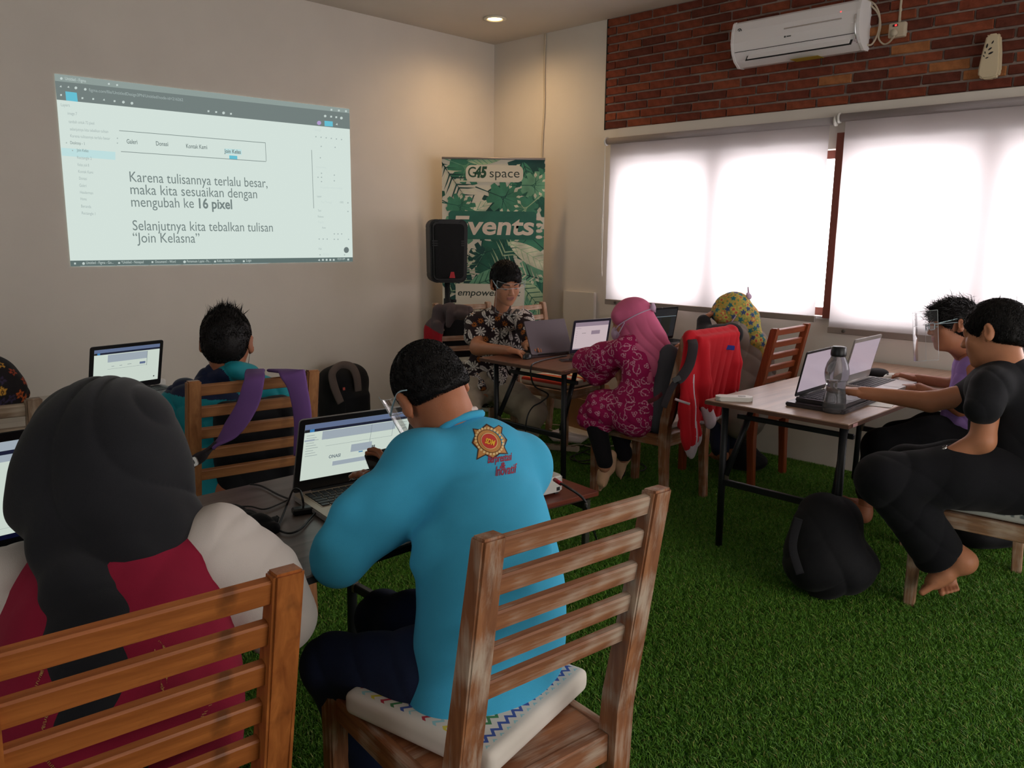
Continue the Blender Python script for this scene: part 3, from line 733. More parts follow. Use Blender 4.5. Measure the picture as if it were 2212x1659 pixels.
def chevron_mat():
    """white canvas with rows of zigzags and a line of small triangles, printed on the top face"""
    m, nt, b = node_mat('chevron_canvas')
    tc = nt.nodes.new('ShaderNodeTexCoord'); sp = nt.nodes.new('ShaderNodeSeparateXYZ'); nt.links.new(tc.outputs['Object'], sp.inputs[0])
    def mth(op, a, b_=None, c=None):
        n = nt.nodes.new('ShaderNodeMath'); n.operation = op
        for i, v in enumerate((a, b_, c)):
            if v is None: continue
            if isinstance(v, (int, float)): n.inputs[i].default_value = v
            else: nt.links.new(v, n.inputs[i])
        return n.outputs[0]
    zig = mth('MULTIPLY', mth('PINGPONG', sp.outputs['X'], 0.0125), 1.15)
    row = mth('ADD', mth('ADD', sp.outputs['Y'], zig), 0.984)
    period = 0.200
    ph = mth('DIVIDE', mth('MODULO', row, period), period)
    r = nt.nodes.new('ShaderNodeValToRGB'); r.color_ramp.interpolation = 'CONSTANT'; e = r.color_ramp.elements
    white, red, green, blue, yel, aqua = lin((214, 206, 196)), lin((176, 44, 62)), lin((66, 128, 78)), lin((62, 84, 158)), lin((208, 190, 66)), lin((150, 196, 200))
    stops = [(0, white), (.04, aqua), (.07, white), (.14, blue), (.19, white), (.28, green), (.33, white), (.42, red), (.47, white), (.56, yel), (.61, white), (.70, aqua), (.75, white), (.84, red), (.89, white)]
    while len(e) < len(stops): e.new(0.5)
    for i, (p, c) in enumerate(stops): e[i].position = p; e[i].color = c
    nt.links.new(ph, r.inputs['Fac'])
    top = mth('GREATER_THAN', sp.outputs['Z'], 0.036)
    inx = mth('LESS_THAN', mth('ABSOLUTE', sp.outputs['X']), 0.182); iny = mth('LESS_THAN', mth('ABSOLUTE', sp.outputs['Y']), 0.178)
    f = mth('MULTIPLY', mth('MULTIPLY', top, inx), iny)
    mx = nt.nodes.new('ShaderNodeMix'); mx.data_type = 'RGBA'; nt.links.new(f, mx.inputs['Factor']); mx.inputs['A'].default_value = white; nt.links.new(r.outputs['Color'], mx.inputs['B'])
    nt.links.new(mx.outputs['Result'], b.inputs['Base Color']); b.inputs['Roughness'].default_value = 0.9
    return m
P, Q = cushion_mesh(0.40, 0.40, 0.055)
c = np_link('seat_cushion', P, Q, chevron_mat()); c.matrix_world = on_chair('R', 0.012, 0.262, 0.438, 0.30)
tag(c, 'white box cushion with coloured zigzag print under the person in blue', 'cushion')
def stripes(P, N):
    col = np.tile(np.array(lin((206, 196, 178))[:3]), (len(P), 1))
    t = (P[:, 0]+0.2)/0.4*13; i = np.floor(t).astype(int) % 7
    pal = {1: (196, 74, 52), 2: (222, 150, 70), 4: (226, 196, 110), 5: (186, 60, 46)}
    top = P[:, 2] > 0.03
    for k, cc in pal.items(): col[top & (i == k)] = lin(cc)[:3]
    return col
cushion('cream cushion with orange and red stripes on the empty chair', 'C', 0.40, 0.40, 0.05, stripes)
def leaves(P, N):
    col = np.tile(np.array(lin((196, 196, 190))[:3]), (len(P), 1))
    u, v = P[:, 0]*26, P[:, 1]*26
    m = (np.abs((u+np.floor(v)*0.5) % 1-0.5) < 0.36*np.abs(np.sin((v % 1)*pi))) & (P[:, 2] > 0.026)
    col[m] = lin((108, 116, 118))[:3]; return col
cushion('pale grey cushion with dark leaf shapes under the person in the black tee', 'B', 0.41, 0.42, 0.045, leaves, hs=0.431)
def pale(P, N): return np.tile(np.array(lin((190, 182, 176))[:3]), (len(P), 1))
cushion('thin off-white cushion under the person in the pink hijab', 'P', 0.38, 0.38, 0.03, pale, hs=0.436)
# ---------------------------------------------------------------- people
def skin(name, rgb):
    m = plain(name, rgb, rough=0.5, spec=0.35, var=0.06, vscale=18, bumpy=0.12, bscale=260)
    b = m.node_tree.nodes['Principled BSDF']
    b.inputs['Subsurface Weight'].default_value = 0.06; b.inputs['Subsurface Radius'].default_value = (0.012, 0.005, 0.003)
    return m
M_hair = plain('black_hair', (17, 14, 14), rough=0.55, spec=0.22)
M_brow = plain('brow_hair', (24, 18, 16), rough=0.8)
M_eye = plain('eye_white', (190, 182, 174), rough=0.25)
M_iris = plain('eye_dark', (24, 15, 11), rough=0.1)
M_lip = plain('lip', (150, 88, 80), rough=0.5)
class Person:
    def __init__(s, label, base, skincol=(178, 116, 86), group=None):
        s.root = empty('person', label, 'person', (float(base[0]), float(base[1]), 0.0), 0)
        s.base = Vector((float(base[0]), float(base[1]), 0.0)); s.skin = skin('skin_%d' % len(MATS), skincol)
        s.parts = []; s.hd = None
    def own(s, o):
        o.parent = s.root; o.matrix_parent_inverse = Matrix.Translation(-s.base); return o
    def head(s, c, F, U, sc=1.0):
        Y = unit(F); U = np.asarray(U, float); Z = unit(U-Y*(U@Y)); X = np.cross(Y, Z)
        s.R = np.stack([X, Y, Z], 1); s.c = np.asarray(c, float); s.sc = sc
        s.h = lambda x, y, z: s.c+s.R@(V(x, y, z)*sc)
        return s
    def head_sdf(s, S, female=False):
        h, R, k = s.h, s.R, s.sc
        S.ell(h(0, -.012, .030), V(.075, .096, .086)*k, R, .02)
        S.ell(h(0, .028, -.030), V(.061, .066, .074)*k, R, .03)
        S.ell(h(0, .030, -.072), V(.046, .050, .040)*k, R, .03)
        S.ell(h(0, .066, -.098), V(.021, .017, .015)*k, R, .025)
        for q in (-1, 1):
            S.ell(h(q*.036, .060, -.028), V(.022, .018, .02)*k, R, .025)
            S.ell(h(q*.031, .102, .006), V(.017, .014, .011)*k, R, .014, '-')
            S.ell(h(q*.031, .078, .007), V(.0145, .0135, .0115)*k, R, .004)
            S.cap(h(q*.012, .090, .022), h(q*.045, .080, .021), .009*k, .007*k, .012)
            S.cap(h(q*.010, .100, -.030), h(q*.008, .094, -.026), .0075*k, .006*k, .006)
            # ear: rim, lobe and hollow
            S.ell(h(q*.085, -.008, -.002), V(.009, .019, .033)*k, s.R @ rot3(0, 0, q*-.45), .006)
            S.ell(h(q*.095, .000, .002), V(.008, .010, .019)*k, s.R @ rot3(0, 0, q*-.45), .006, '-')
            S.ell(h(q*.079, .002, -.028), V(.006, .009, .010)*k, R, .006)
        S.cap(h(0, .086, .014), h(0, .106, -.026), .0062*k, .0098*k, .012)
        S.cap(h(-.016, .088, -.0525), h(.016, .088, -.0525), .0052*k, .0052*k, .008)
        S.cap(h(-.013, .087, -.0625), h(.013, .087, -.0625), .0062*k, .0062*k, .008)
        S.cap(h(-.019, .094, -.0575), h(.019, .094, -.0575), .0016*k, .0016*k, .004, op='-')
        s.hd = True
    def add(s, S, vox, relax=1):
        P, Q = S.mesh(vox, relax=relax); s.parts.append((P, Q)); return P, Q
    def finish(s):
        n = 0; Ps, Qs = [], []
        for P, Q in s.parts: Ps.append(P); Qs.append(Q+n); n += len(P)
        P, Q = np.concatenate(Ps), np.concatenate(Qs)
        mi = np.zeros(len(Q), int)
        if s.hd:
            L = (P-s.c)@s.R/s.sc
            c = L[Q].mean(1)
            lip = (np.abs(c[:, 0]) < .023) & (c[:, 2] < -.0475+np.abs(c[:, 0])*-.12) & (c[:, 2] > -.0685+np.abs(c[:, 0])*.25) & (c[:, 1] > .08)
            mi[lip] = 1
        s.own(np_link('body', P-np.array(s.base)*0, Q, [s.skin, M_lip], mi=mi))
    def face_parts(s, eyes=True):
        h, k = s.h, s.sc
        M = Matrix([list(s.R[i]*k)+[float(s.c[i])] for i in range(3)]+[[0, 0, 0, 1]])
        for q in (-1, 1):
            bm = bmesh.new()
            bmesh.ops.create_uvsphere(bm, u_segments=16, v_segments=12, radius=.0122, matrix=Matrix.Translation((q*.031, .0788, .0035)))
            for f in bm.faces: f.material_index = 0
            n0 = len(bm.faces)
            bmesh.ops.create_uvsphere(bm, u_segments=12, v_segments=8, radius=.0058, matrix=Matrix.Translation((q*.031, .0862, -.0005)))
            for f in list(bm.faces)[n0:]: f.material_index = 1
            o = link('eye', bm_done(bm, 'eye'), [M_eye, M_iris], None, True); o.matrix_basis = M; s.own(o)
            o = tube('eyelash', [(q*.019, .0905, .0015), (q*.026, .0935, .0005), (q*.036, .0925, .0005), (q*.043, .0885, .0015)], .0011, M_brow, None, seg=5, n=3); o.matrix_basis = M; s.own(o)
            o = tube('eyebrow', [(q*.012, .0985, .0235), (q*.026, .0965, .0285), (q*.046, .083, .0255)], [.0022, .0034, .0016], M_brow, None, seg=6, n=1); o.matrix_basis = M; s.own(o)
    def hair(s, spikes=1500, L=0.02, up=0.5, fringe=0.0, vol=1.0, seed=1, back=-.055, vox=.004, mat=None, wav=0.0, swirl=(0, 0, 0), comb=(0, .35, -1), flow=.9, lift=.45, jit=.22, wide=1.0):
        h, R, k = s.h, s.R, s.sc
        S = SDF(); S.ell(h(0, -.012, .034), V(.0815, .1035, .0905)*k*vol, R, .01)
        S.ell(h(0, -.045, -.01), V(.072, .066, .065)*k*vol, R, .02)
        S.ell(h(0, .120, -.052-fringe), V(.098, .086, .098)*k, R, .012, '-')
        S.box(h(0, .02, -.115+(back+.055)), V(.15, .15, .06)*k, R @ rot3(.22, 0, 0), .01, .012, '-')
        for q in (-1, 1): S.ell(h(q*.092, .006, -.016), V(.030, .034, .042)*k, R, .008, '-')
        P, Q = S.mesh(vox, relax=1); N = vnormals(P, Q)
        P2 = P+N*(0.0012*lown(P, 160, seed))[:, None]*k
        r = np.random.RandomState(seed); idx = r.choice(len(P), spikes)
        upv = R[:, 2]; sw = R@np.array(swirl, float)
        cmb = R@unit(np.array(comb, float)); tang = cmb[None, :]-N[idx]*(N[idx]@cmb)[:, None]
        d = N[idx]*lift+up*upv+sw+tang*flow+r.normal(size=(spikes, 3))*jit; d /= np.linalg.norm(d, axis=1)[:, None]
        ln = L*r.uniform(.5, 1.15, spikes); loc = (P[idx]-s.c)@R/k
        ln = ln*np.clip((loc[:, 2]+.06)/.10, .3, 1)
        a = np.cross(d, r.normal(size=(spikes, 3))*.4+N[idx]); a /= np.linalg.norm(a, axis=1)[:, None]
        w = r.uniform(.0006, .0012, spikes)*k*wide
        base = P[idx]-N[idx]*.002
        bend = N[idx]*(-.18*ln)[:, None]
        mid = base+d*(ln*.5)[:, None]+a*(wav*ln*r.uniform(-1, 1, spikes))[:, None]
        tip = base+d*ln[:, None]+bend+a*(wav*1.2*ln*r.uniform(-1, 1, spikes))[:, None]
        vv = np.stack([base+a*w[:, None], base-a*w[:, None], mid-a*w[:, None]*.8, mid+a*w[:, None]*.8, tip], 1).reshape(-1, 3)
        ii = np.arange(spikes)*5+len(P2)
        o = quad_tri('hair', np.concatenate([P2, vv]), np.concatenate([Q, np.stack([ii, ii+1, ii+2, ii+3], 1)]), np.stack([ii+3, ii+2, ii+4], 1), mat or M_hair)
        return s.own(o)
def quad_tri(name, P, Q, Tt, m):
    me = bpy.data.meshes.new(name); me.vertices.add(len(P)); me.vertices.foreach_set('co', P.astype(np.float32).ravel())
    L = np.concatenate([Q.ravel(), Tt.ravel()]).astype(np.int32); me.loops.add(len(L)); me.loops.foreach_set('vertex_index', L)
    me.polygons.add(len(Q)+len(Tt)); me.polygons.foreach_set('loop_start', np.concatenate([np.arange(len(Q))*4, len(Q)*4+np.arange(len(Tt))*3]).astype(np.int32))
    me.update(calc_edges=True); return link(name, me, m, None, True)
def rot3(x, y, z):
    return np.array(Matrix.Rotation(z, 3, 'Z') @ Matrix.Rotation(y, 3, 'Y') @ Matrix.Rotation(x, 3, 'X'))
def hand(S, w, D, N, side, curl=(.3, .35, .4, .45), k=1.0, thumb=.35, spreadf=.06):
    """palm, four fingers bending towards N (palm side) and a thumb on the given side"""
    D = unit(D); N = np.asarray(N, float); N = unit(N-D*(N@D)); L = np.cross(N, D)*side
    R = np.stack([L, D, N], 1)
    S.box(w+D*.047*k, V(.038, .046, .0125)*k, R, .0115*k, .012)
    S.cap(w-D*.01*k, w+D*.03*k, .024*k, .024*k, .02, flat=(N, .7))
    tips = []
    for i in range(4):
        base = w+D*(.088-.004*abs(i-1))*k+L*(.0295-.0195*i)*k
        ln = (.070, .078, .072, .056)[i]*k; r0 = (.0086, .0088, .0084, .0075)[i]*k
        d = unit(D+L*spreadf*(1.5-i)); p = base-d*.012*k; a = 0
        for f, rr in ((.46, .94), (.30, .86), (.26, .76)):
            a += curl[i]; dd = d*cos(a*.8)+N*sin(a*.8); q = p+dd*(ln*f+(0.012*k if f == .46 else 0))
            S.cap(p, q, r0*(rr+.06), r0*rr, .004); p = q
        tips.append(p)
    t0 = w+D*.022*k+L*.026*k+N*.004*k; t1 = t0+unit(D*.75+L*.62+N*.25)*.040*k; t2 = t1+unit(D*(1-thumb*.3)+L*.28+N*thumb)*.034*k
    S.cap(t0, t1, .0125*k, .0105*k, .010).cap(t1, t2, .0100*k, .0080*k, .004)
    return tips
def foot(S, heel, toe, up, k=1.0, side=1, toes=True):
    """heel point, toe point, direction of the instep"""
    heel, toe = np.asarray(heel, float), np.asarray(toe, float)
    D = unit(toe-heel); U = unit(np.asarray(up, float)-D*(np.asarray(up, float)@D)); X = np.cross(D, U)*side; L = np.linalg.norm(toe-heel)
    S.ell(heel+D*.022+U*.022, V(.028, .032, .028)*k, np.stack([X, D, U], 1), .02)
    S.cap(heel+D*.03+U*.035, heel+D*L*.66+U*.020, .030*k, .026*k, .025, flat=(X, 1.12))
    S.cap(heel+D*L*.50+U*.017-X*.012, heel+D*L*.78+U*.013-X*.012, .022*k, .018*k, .02)
    S.cap(heel+D*L*.50+U*.017+X*.014, heel+D*L*.75+U*.013+X*.014, .022*k, .017*k, .02)
    if toes:
        for i in range(5):
            x = (.026, .008, -.006, -.019, -.030)[i]; r = (.0115, .0085, .008, .0075, .007)[i]
            S.cap(heel+D*L*.76+X*x+U*.012, heel+D*L*(1.0-.018*i)+X*x*1.08+U*.008, r*k, r*k*.85, .005)
def stamp_set(P, N, n, seed, mind):
    """well spread vertex picks with a random tangent frame"""
    r = np.random.RandomState(seed); out = []; pts = []
    for i in r.permutation(len(P)):
        p = P[i]
        if pts:
            if np.min(np.sum((np.array(pts)-p)**2, 1)) < mind*mind: continue
        pts.append(p); t = np.cross(N[i], r.normal(size=3)); t /= np.linalg.norm(t)+1e-9
        out.append((i, p, t, np.cross(N[i], t)))
        if len(out) >= n: break
        if len(out) > 8 and len(pts) > 4000: break
    return out
def paint(P, N, col, stamps, fn, R):
    """fn(u, v, r) -> list of (mask, linear colour) for the vertices near each stamp"""
    for n_, (i, p, t, b) in enumerate(stamps):
        d = P-p; near = np.where((np.abs(d).max(1) < R) & (N@N[i] > 0.1))[0]
        if len(near) == 0: continue
        u, v = d[near]@t, d[near]@b
        for m, c in fn(u, v, n_): col[near[m]] = c
def wrap(o, P, Q, off):
    from mathutils.bvhtree import BVHTree
    t = BVHTree.FromPolygons([tuple(p) for p in P], [tuple(int(i) for i in q) for q in Q])
    M = o.matrix_basis.copy(); Mi = M.inverted()
    nrm = (M.to_3x3() @ Vector((0, 0, 1))).normalized()
    for v in o.data.vertices:
        w = M @ v.co
        hit, n, i, d = t.ray_cast(w+nrm*0.15, -nrm, 0.5)
        if hit is None:
            hit, n, i, d = t.find_nearest(w)
        v.co = Mi @ (hit+nrm*off)
def cloth_obj(pr, name, S, vox, mats, disp=None, relax=1, mi=None, colfn=None, label=None):
    P, Q = S.mesh(vox, disp, relax)
    m = None; col = None
    if mi is not None: m = mi(P[Q].mean(1))
    if colfn is not None: N = vnormals(P, Q); col = colfn(P, N)
    o = np_link(name, P, Q, mats, mi=m, col=col)
    if label: o['label'] = label
    if pr is not None: pr.own(o)
    return o, P, Q
# face shield: a curved clear film hung from a spectacle-like frame
M_film = clear('clear_film', (0.97, 0.98, 0.98), 0.045, 0.02)
M_film_edge = plain('film_edge', (205, 215, 220), rough=0.2, spec=0.6)
M_temple = plain('pale_blue_frame', (176, 204, 214), rough=0.25, coat=0.4)
def face_shield(pr, label, w=.095, top=.045, bot=-.17, depth=.135, tilt=0.0):
    M = Matrix([list(pr.R[i]*pr.sc)+[float(pr.c[i])] for i in range(3)]+[[0, 0, 0, 1]])
    base = pr.c
    r = empty('face_shield', label, 'face shield', tuple(float(q) for q in base))
    Mi = Matrix.Translation(-Vector([float(q) for q in base])) @ M
    bm = bmesh.new(); n, m_ = 18, 8; g = []
    for i in range(n+1):
        a = -1.15+2.3*i/n; row = []
        for j in range(m_+1):
            z = top+(bot-top)*j/m_; row.append(bm.verts.new((w*sin(a), .035+(depth-.035)*cos(a)+tilt*(top-z), z)))
        g.append(row)
    for i in range(n):
        for j in range(m_): bm.faces.new((g[i][j], g[i+1][j], g[i+1][j+1], g[i][j+1]))
    edge = [tuple(g[i][0].co) for i in range(n+1)]; e2 = [tuple(g[i][m_].co) for i in range(n+1)]
    s0, s1 = [tuple(g[0][j].co) for j in range(m_+1)], [tuple(g[n][j].co) for j in range(m_+1)]
    o = link('clear_visor', bm_done(bm, 'clear_visor'), M_film, r, True); o.matrix_local = Mi
    for e in (edge, e2, s0, s1): tube('film_edge', e, .0008, M_film_edge, r, seg=5, n=1).matrix_local = Mi
    for q in (-1, 1):
        tube('temple', [(q*.079, -.045, .018), (q*.084, -.01, .030), (q*.086, .04, .022), (q*.082, .090, .012)], [.0016, .0020, .0024, .0030], M_temple, r, seg=8, n=6).matrix_local = Mi
    tube('bridge', [(-.082, .090, .012), (-.04, .118, .014), (0, .122, .016), (.04, .118, .014), (.082, .090, .012)], .0012, M_film_edge, r, seg=8, n=5).matrix_local = Mi
    return r
R_, U_, F_ = _r, _u, _f     # image right, image up, away from the camera
UP = V(0, 0, 1)
# ============ person in the light blue shirt, nearest the camera
pb = Person('person in a light blue sweatshirt bent over a phone, seen from behind', at(1070, 1440, 1.85), (172, 108, 76))
pb.head(at(934, 848, 2.02), F_*.80-R_*.40-U_*.42, U_*.86-R_*.40, 1.05)
S = SDF(); pb.head_sdf(S)
nb = at(988, 930, 2.02)
S.cap(pb.h(0, -.030, -.045), nb, .056, .058, .03).cap(pb.h(0, -.005, -.06), nb+V(-.02, .05, -.05), .050, .05, .03)
pb.add(S, .004)
S = SDF(); S.chain([nb, at(1040, 1080, 1.98), at(1050, 1420, 1.86)], [.05, .09, .09], .03)
hL = at(832, 1048, 2.05)
eL = at(728, 1208, 1.83)
S.chain([nb-UP*.07, at(905, 1015, 1.94), eL, hL+unit(eL-hL)*.02], [.05, .045, .04, .027], .02)
eR = V(1.50, 1.62, .80)
S.chain([nb-UP*.07, V(1.38, 1.45, .92), eR, at(850, 1050, 2.10)], [.05, .045, .04, .026], .02)
S.chain([at(1050, 1420, 1.86), at(930, 1460, 1.82), at(722, 1438, 1.93), at(800, 1600, 1.965)], [.08, .06, .045, .035], .02)
pb.add(S, .010)
S = SDF(); hand(S, hL, -R_*.05+U_*.55+F_*.8, F_*.2-R_*.9, 1, curl=(.5, .55, .6, .6)); pb.add(S, .003)
S = SDF(); hand(S, at(850, 1050, 2.10), -R_*.6+U_*.3+F_*.6, -UP, -1); pb.add(S, .003)
pb.finish(); pb.face_parts()
pb.hair(spikes=17000, L=.013, up=.05, lift=.6, flow=.7, vol=1.0, seed=4, back=-.012, vox=.0035)
S = SDF(); n_b = V(.10, .985, .15); ax0 = unit(pb.c-nb)
fl = (n_b, .62)
tor = [at(1030, 995, 2.02), at(1038, 1070, 1.99), at(1052, 1180, 1.93), at(1066, 1300, 1.88), at(1062, 1420, 1.84), at(1052, 1475, 1.83)]
S.chain(tor, [.110, .150, .170, .180, .182, .160], .06, flat=fl)
S.cap(at(905, 1005, 1.94), at(1122, 1000, 2.12), .076, .074, .07)
S.cap(nb-ax0*.010, at(1022, 985, 2.02), .056, .10, .03)
S.chain([at(905, 1003, 1.93), at(820, 1110, 1.86), at(733, 1206, 1.82)], [.078, .075, .062], .045)
S.chain([at(733, 1206, 1.82), at(775, 1130, 1.95), hL+unit(eL-hL)*.02], [.056, .052, .036], .03)
S.chain([at(1126, 1010, 2.12), V(1.47, 1.62, .82), at(900, 1075, 2.12)], [.078, .06, .036], .04)
S.ell(at(1040, 1480, 1.82), V(.165, .125, .085), rot3(0, 0, -.1), .05)
S.ell(nb+unit(pb.c-nb)*.045, V(.050, .050, .05), np.eye(3), .012, '-')
S.chain([at(905, 1215, 1.80), at(925, 1172, 1.80), at(985, 1140, 1.82), at(1060, 1140, 1.84)], [.012, .014, .013, .008], .05)
S.chain([at(1180, 1180, 1.84), at(1120, 1260, 1.78), at(1060, 1380, 1.72)], [.008, .012, .008], .05)
S.chain([at(700, 1165, 1.78), at(745, 1100, 1.80), at(790, 1050, 1.84)], [.010, .014, .010], .05)
def m_b(P): 
    a = np.clip(1-np.linalg.norm(P-at(1180, 1130, 2.0), axis=1)/.22, 0, 1); b = np.clip(1-np.linalg.norm(P-at(900, 1190, 1.9), axis=1)/.20, 0, 1); c = np.clip(1-np.linalg.norm(P-at(1050, 1500, 1.8), axis=1)/.25, 0, 1)
    d = np.clip(1-np.linalg.norm(P-at(715, 1190, 1.82), axis=1)/.12, 0, 1)
    return np.clip(a+b+.7*c+d+.18, 0, 1)
M_blue = cloth('sky_blue_knit', (64, 166, 206), weave=900, var=0.05)
o, PB, QB = cloth_obj(pb, 'shirt', S, .0055, M_blue, folds([unit(R_*.55-U_*.8)], .0075, 55, 3, m_b, warp=2.6), relax=2)
# white collar, then the raised neckband
ring = []
ax = unit(pb.c-nb)
cA = unit(np.cross(ax, F_)); cB = np.cross(ax, cA)
cc = nb+ax*.030
for i in range(28):
    a = 2*pi*i/28; ring.append(cc+cA*.065*cos(a)+cB*.063*sin(a)-ax*.010*cos(2*a))
pb.own(tube('collar', ring, .009, cloth('white_collar', (206, 190, 184)), seg=8, n=2, closed=True))
pb.own(tube('neckband', [p-ax*.016+(p-cc)*.12 for p in ring], .0105, M_blue, seg=8, n=2, closed=True))
S = SDF()
S.chain([at(1030, 1470, 1.84), at(930, 1452, 1.82), at(718, 1436, 1.92)], [.11, .098, .070], .04)
S.chain([at(718, 1436, 1.92), at(760, 1560, 1.98), at(835, 1690, 1.93)], [.068, .060, .055], .03)
S.chain([at(1060, 1440, 1.90), V(1.16, 1.50, .52), V(1.15, 1.62, .50), V(1.16, 1.50, .12)], [.10, .08, .065, .05], .03)
cloth_obj(pb, 'trousers', S, .007, cloth('navy_denim', (32, 42, 70), var=.12), folds([unit(R_+U_*.4)], .006, 70, 5, None))
# emblem and lettering on the back of the shirt
def on_back(cx, cy, D, tilt):
    ca, sa = cos(tilt), sin(tilt)
    X = R_*ca-U_*sa; Y = U_*ca+R_*sa
    X = unit(X-F_*0.0); return frame(at(cx, cy, D), X, Y)
pxm = 2.0/CAM_F     # metres per photo pixel at that depth
def star_poly(r0, r1, n, rot=0, sx=1, sy=1, sk=0):
    o = []
    for i in range(2*n):
        a = pi*i/n+rot; r = r0 if i % 2 == 0 else r1; o.append((r*cos(a)*sx+sk*r*sin(a), r*sin(a)*sy))
    return o
def disc(r, n=28, sx=1, sy=1, cx=0, cy=0): return [(cx+r*cos(2*pi*i/n)*sx, cy+r*sin(2*pi*i/n)*sy) for i in range(n)]
M_gold, M_brn, M_redp, M_cream, M_yel = plain('print_gold', (190, 132, 70)), plain('print_brown', (70, 42, 34)), plain('print_red', (196, 56, 48)), plain('print_cream', (226, 196, 140)), plain('print_yellow', (236, 180, 50))
Me = on_back(1058, 951, 1.95, .62)
emb = empty('x', None, None) if False else None
lay = [([(-44, 0), (-30, 8), (-26, 24), (-8, 26), (2, 46), (12, 27), (30, 22), (33, 8), (48, 0), (33, -9), (28, -24), (10, -26), (0, -44), (-10, -26), (-28, -23), (-32, -8)], M_brn, .0006),
       ([(x*.9, y*.9) for x, y in [(-44, 0), (-30, 8), (-26, 24), (-8, 26), (2, 46), (12, 27), (30, 22), (33, 8), (48, 0), (33, -9), (28, -24), (10, -26), (0, -44), (-10, -26), (-28, -23), (-32, -8)]], M_gold, .0009)]
bmE = bmesh.new(); emm = []
def lay_add(poly, m, z):
    if m not in emm: emm.append(m)
    bm_prism(bmE, [(x*pxm, y*pxm) for x, y in poly], 0, Matrix.Translation((0, 0, z)), emm.index(m))
lay_add(lay[0][0], M_brn, 0); lay_add(lay[1][0], M_gold, .0004)
for i in range(26):
    a = 2*pi*i/26; lay_add([(30.5*cos(a)*1.0+2.6*cos(t)*1.0, 23*sin(a)+2.6*sin(t)) for t in [k*pi/3 for k in range(6)]], M_cream, .0007)
lay_add(disc(27, sx=1, sy=.74), M_brn, .0009); lay_add(disc(26, sx=1, sy=.74), M_gold, .0012); lay_add(disc(18.5, sx=1, sy=.80), M_cream, .0015); lay_add(disc(17, sx=1, sy=.80), M_redp, .0018)
for f in bmE.faces:
    if f.normal.z < 0: f.normal_flip()
bmesh.ops.subdivide_edges(bmE, edges=[e for e in bmE.edges if e.calc_length() > .012], cuts=1)
bmesh.ops.triangulate(bmE, faces=bmE.faces[:])
e = link('emblem', bm_done(bmE, 'emblem'), emm); e.matrix_basis = Me; e['label'] = 'gold and red star shaped emblem'
def wrap_keep(o, P, Q, off):
    z = [v.co.z for v in o.data.vertices]; 
    for v in o.data.vertices: v.co.z = 0
    wrap(o, P, Q, off); n = o.matrix_basis.to_3x3().inverted() @ (o.matrix_basis.to_3x3() @ Vector((0, 0, 1)))
    for v, q in zip(o.data.vertices, z): v.co += n*q
wrap_keep(e, PB, QB, .0012); pb.own(e)
def print_text(s, cx, cy, D, h, tilt, m, fit, bold=.0, shear=.25, up=.0012):
    t = text('lettering', s, h, m, None, Matrix(), bold=bold, align='LEFT', extrude=0, shear=shear, fit=fit)
    xs = [v.co.x for v in t.data.vertices]; 
    for v in t.data.vertices: v.co.x -= (max(xs)+min(xs))/2
    t.matrix_basis = on_back(cx, cy, D, tilt); wrap_keep(t, PB, QB, up); pb.own(t); return t
M_maroon_p = plain('print_maroon', (150, 34, 62))
print_text('SDM', 1058, 957, 1.95, .016, .30, M_yel, 20*pxm, bold=.0006, shear=0, up=.0035)
print_text('Berprestasi', 1081, 993, 1.95, .024, -.06, M_maroon_p, 50*pxm, bold=.0006)
print_text('&', 1087, 1006, 1.95, .018, -.05, M_maroon_p, 12*pxm, bold=.0006)
print_text('Inovatif', 1095, 1018, 1.95, .028, -.06, M_maroon_p, 45*pxm, bold=.0006)
face_shield(pb, 'clear face shield worn by the person in the blue shirt', top=.065, bot=-.14, depth=.15)

# ============ person in the black hijab at the lower left
ph = Person('person in a black hijab and maroon raglan shirt with white sleeves, seen from behind', at(260, 1560, 1.5), (170, 112, 84))
ph.head(at(205, 965, 1.58), F_*.8-R_*.1-U_*.35, U_*.93+F_*.35, 1.0)
S = SDF(); ph.head_sdf(S); ph.add(S, .006)
S = SDF(); S.chain([ph.h(0, -.02, -.05), at(240, 1150, 1.56), at(255, 1400, 1.46), at(260, 1560, 1.46)], [.05, .07, .1, .1], .03)
S.chain([at(240, 1150, 1.56), at(440, 1210, 1.62), at(560, 1290, 1.70), at(300, 1220, 2.0)], [.05, .045, .04, .028], .02)
S.chain([at(240, 1150, 1.56), at(60, 1260, 1.50), at(-60, 1330, 1.62), at(60, 1240, 1.95)], [.05, .045, .04, .028], .02)
S.chain([at(260, 1560, 1.46), V(.36, 1.80, .48), V(.36, 1.85, .10)], [.08, .06, .04], .02)
S.chain([at(260, 1560, 1.46), V(.58, 1.80, .48), V(.58, 1.85, .10)], [.08, .06, .04], .02)
ph.add(S, .009)
S = SDF(); hand(S, at(300, 1220, 2.0), F_, -UP, -1); hand(S, at(60, 1240, 1.95), F_, -UP, 1); ph.add(S, .004)
ph.finish()
S = SDF(); nh = V(.06, .99, 0.1)
S.chain([at(262, 1210, 1.58), at(265, 1330, 1.53), at(268, 1450, 1.48), at(275, 1600, 1.44), at(275, 1700, 1.42)], [.12, .178, .195, .192, .19], .06, flat=(nh, .62))
S.cap(at(110, 1290, 1.52), at(420, 1230, 1.62), .095, .095, .06)
M_maroon = cloth('maroon_knit', (134, 24, 50), weave=700, var=.1)
def mh(P): return np.clip(.35+np.clip(1-np.linalg.norm(P-at(100, 1500, 1.45), axis=1)/.25, 0, 1)+np.clip(1-np.linalg.norm(P-at(450, 1350, 1.5), axis=1)/.2, 0, 1), 0, 1)
o, PH, QH = cloth_obj(ph, 'shirt', S, .007, M_maroon, folds([unit(R_-U_*.25), unit(R_+U_*.2)], .008, 60, 8, mh), relax=2)
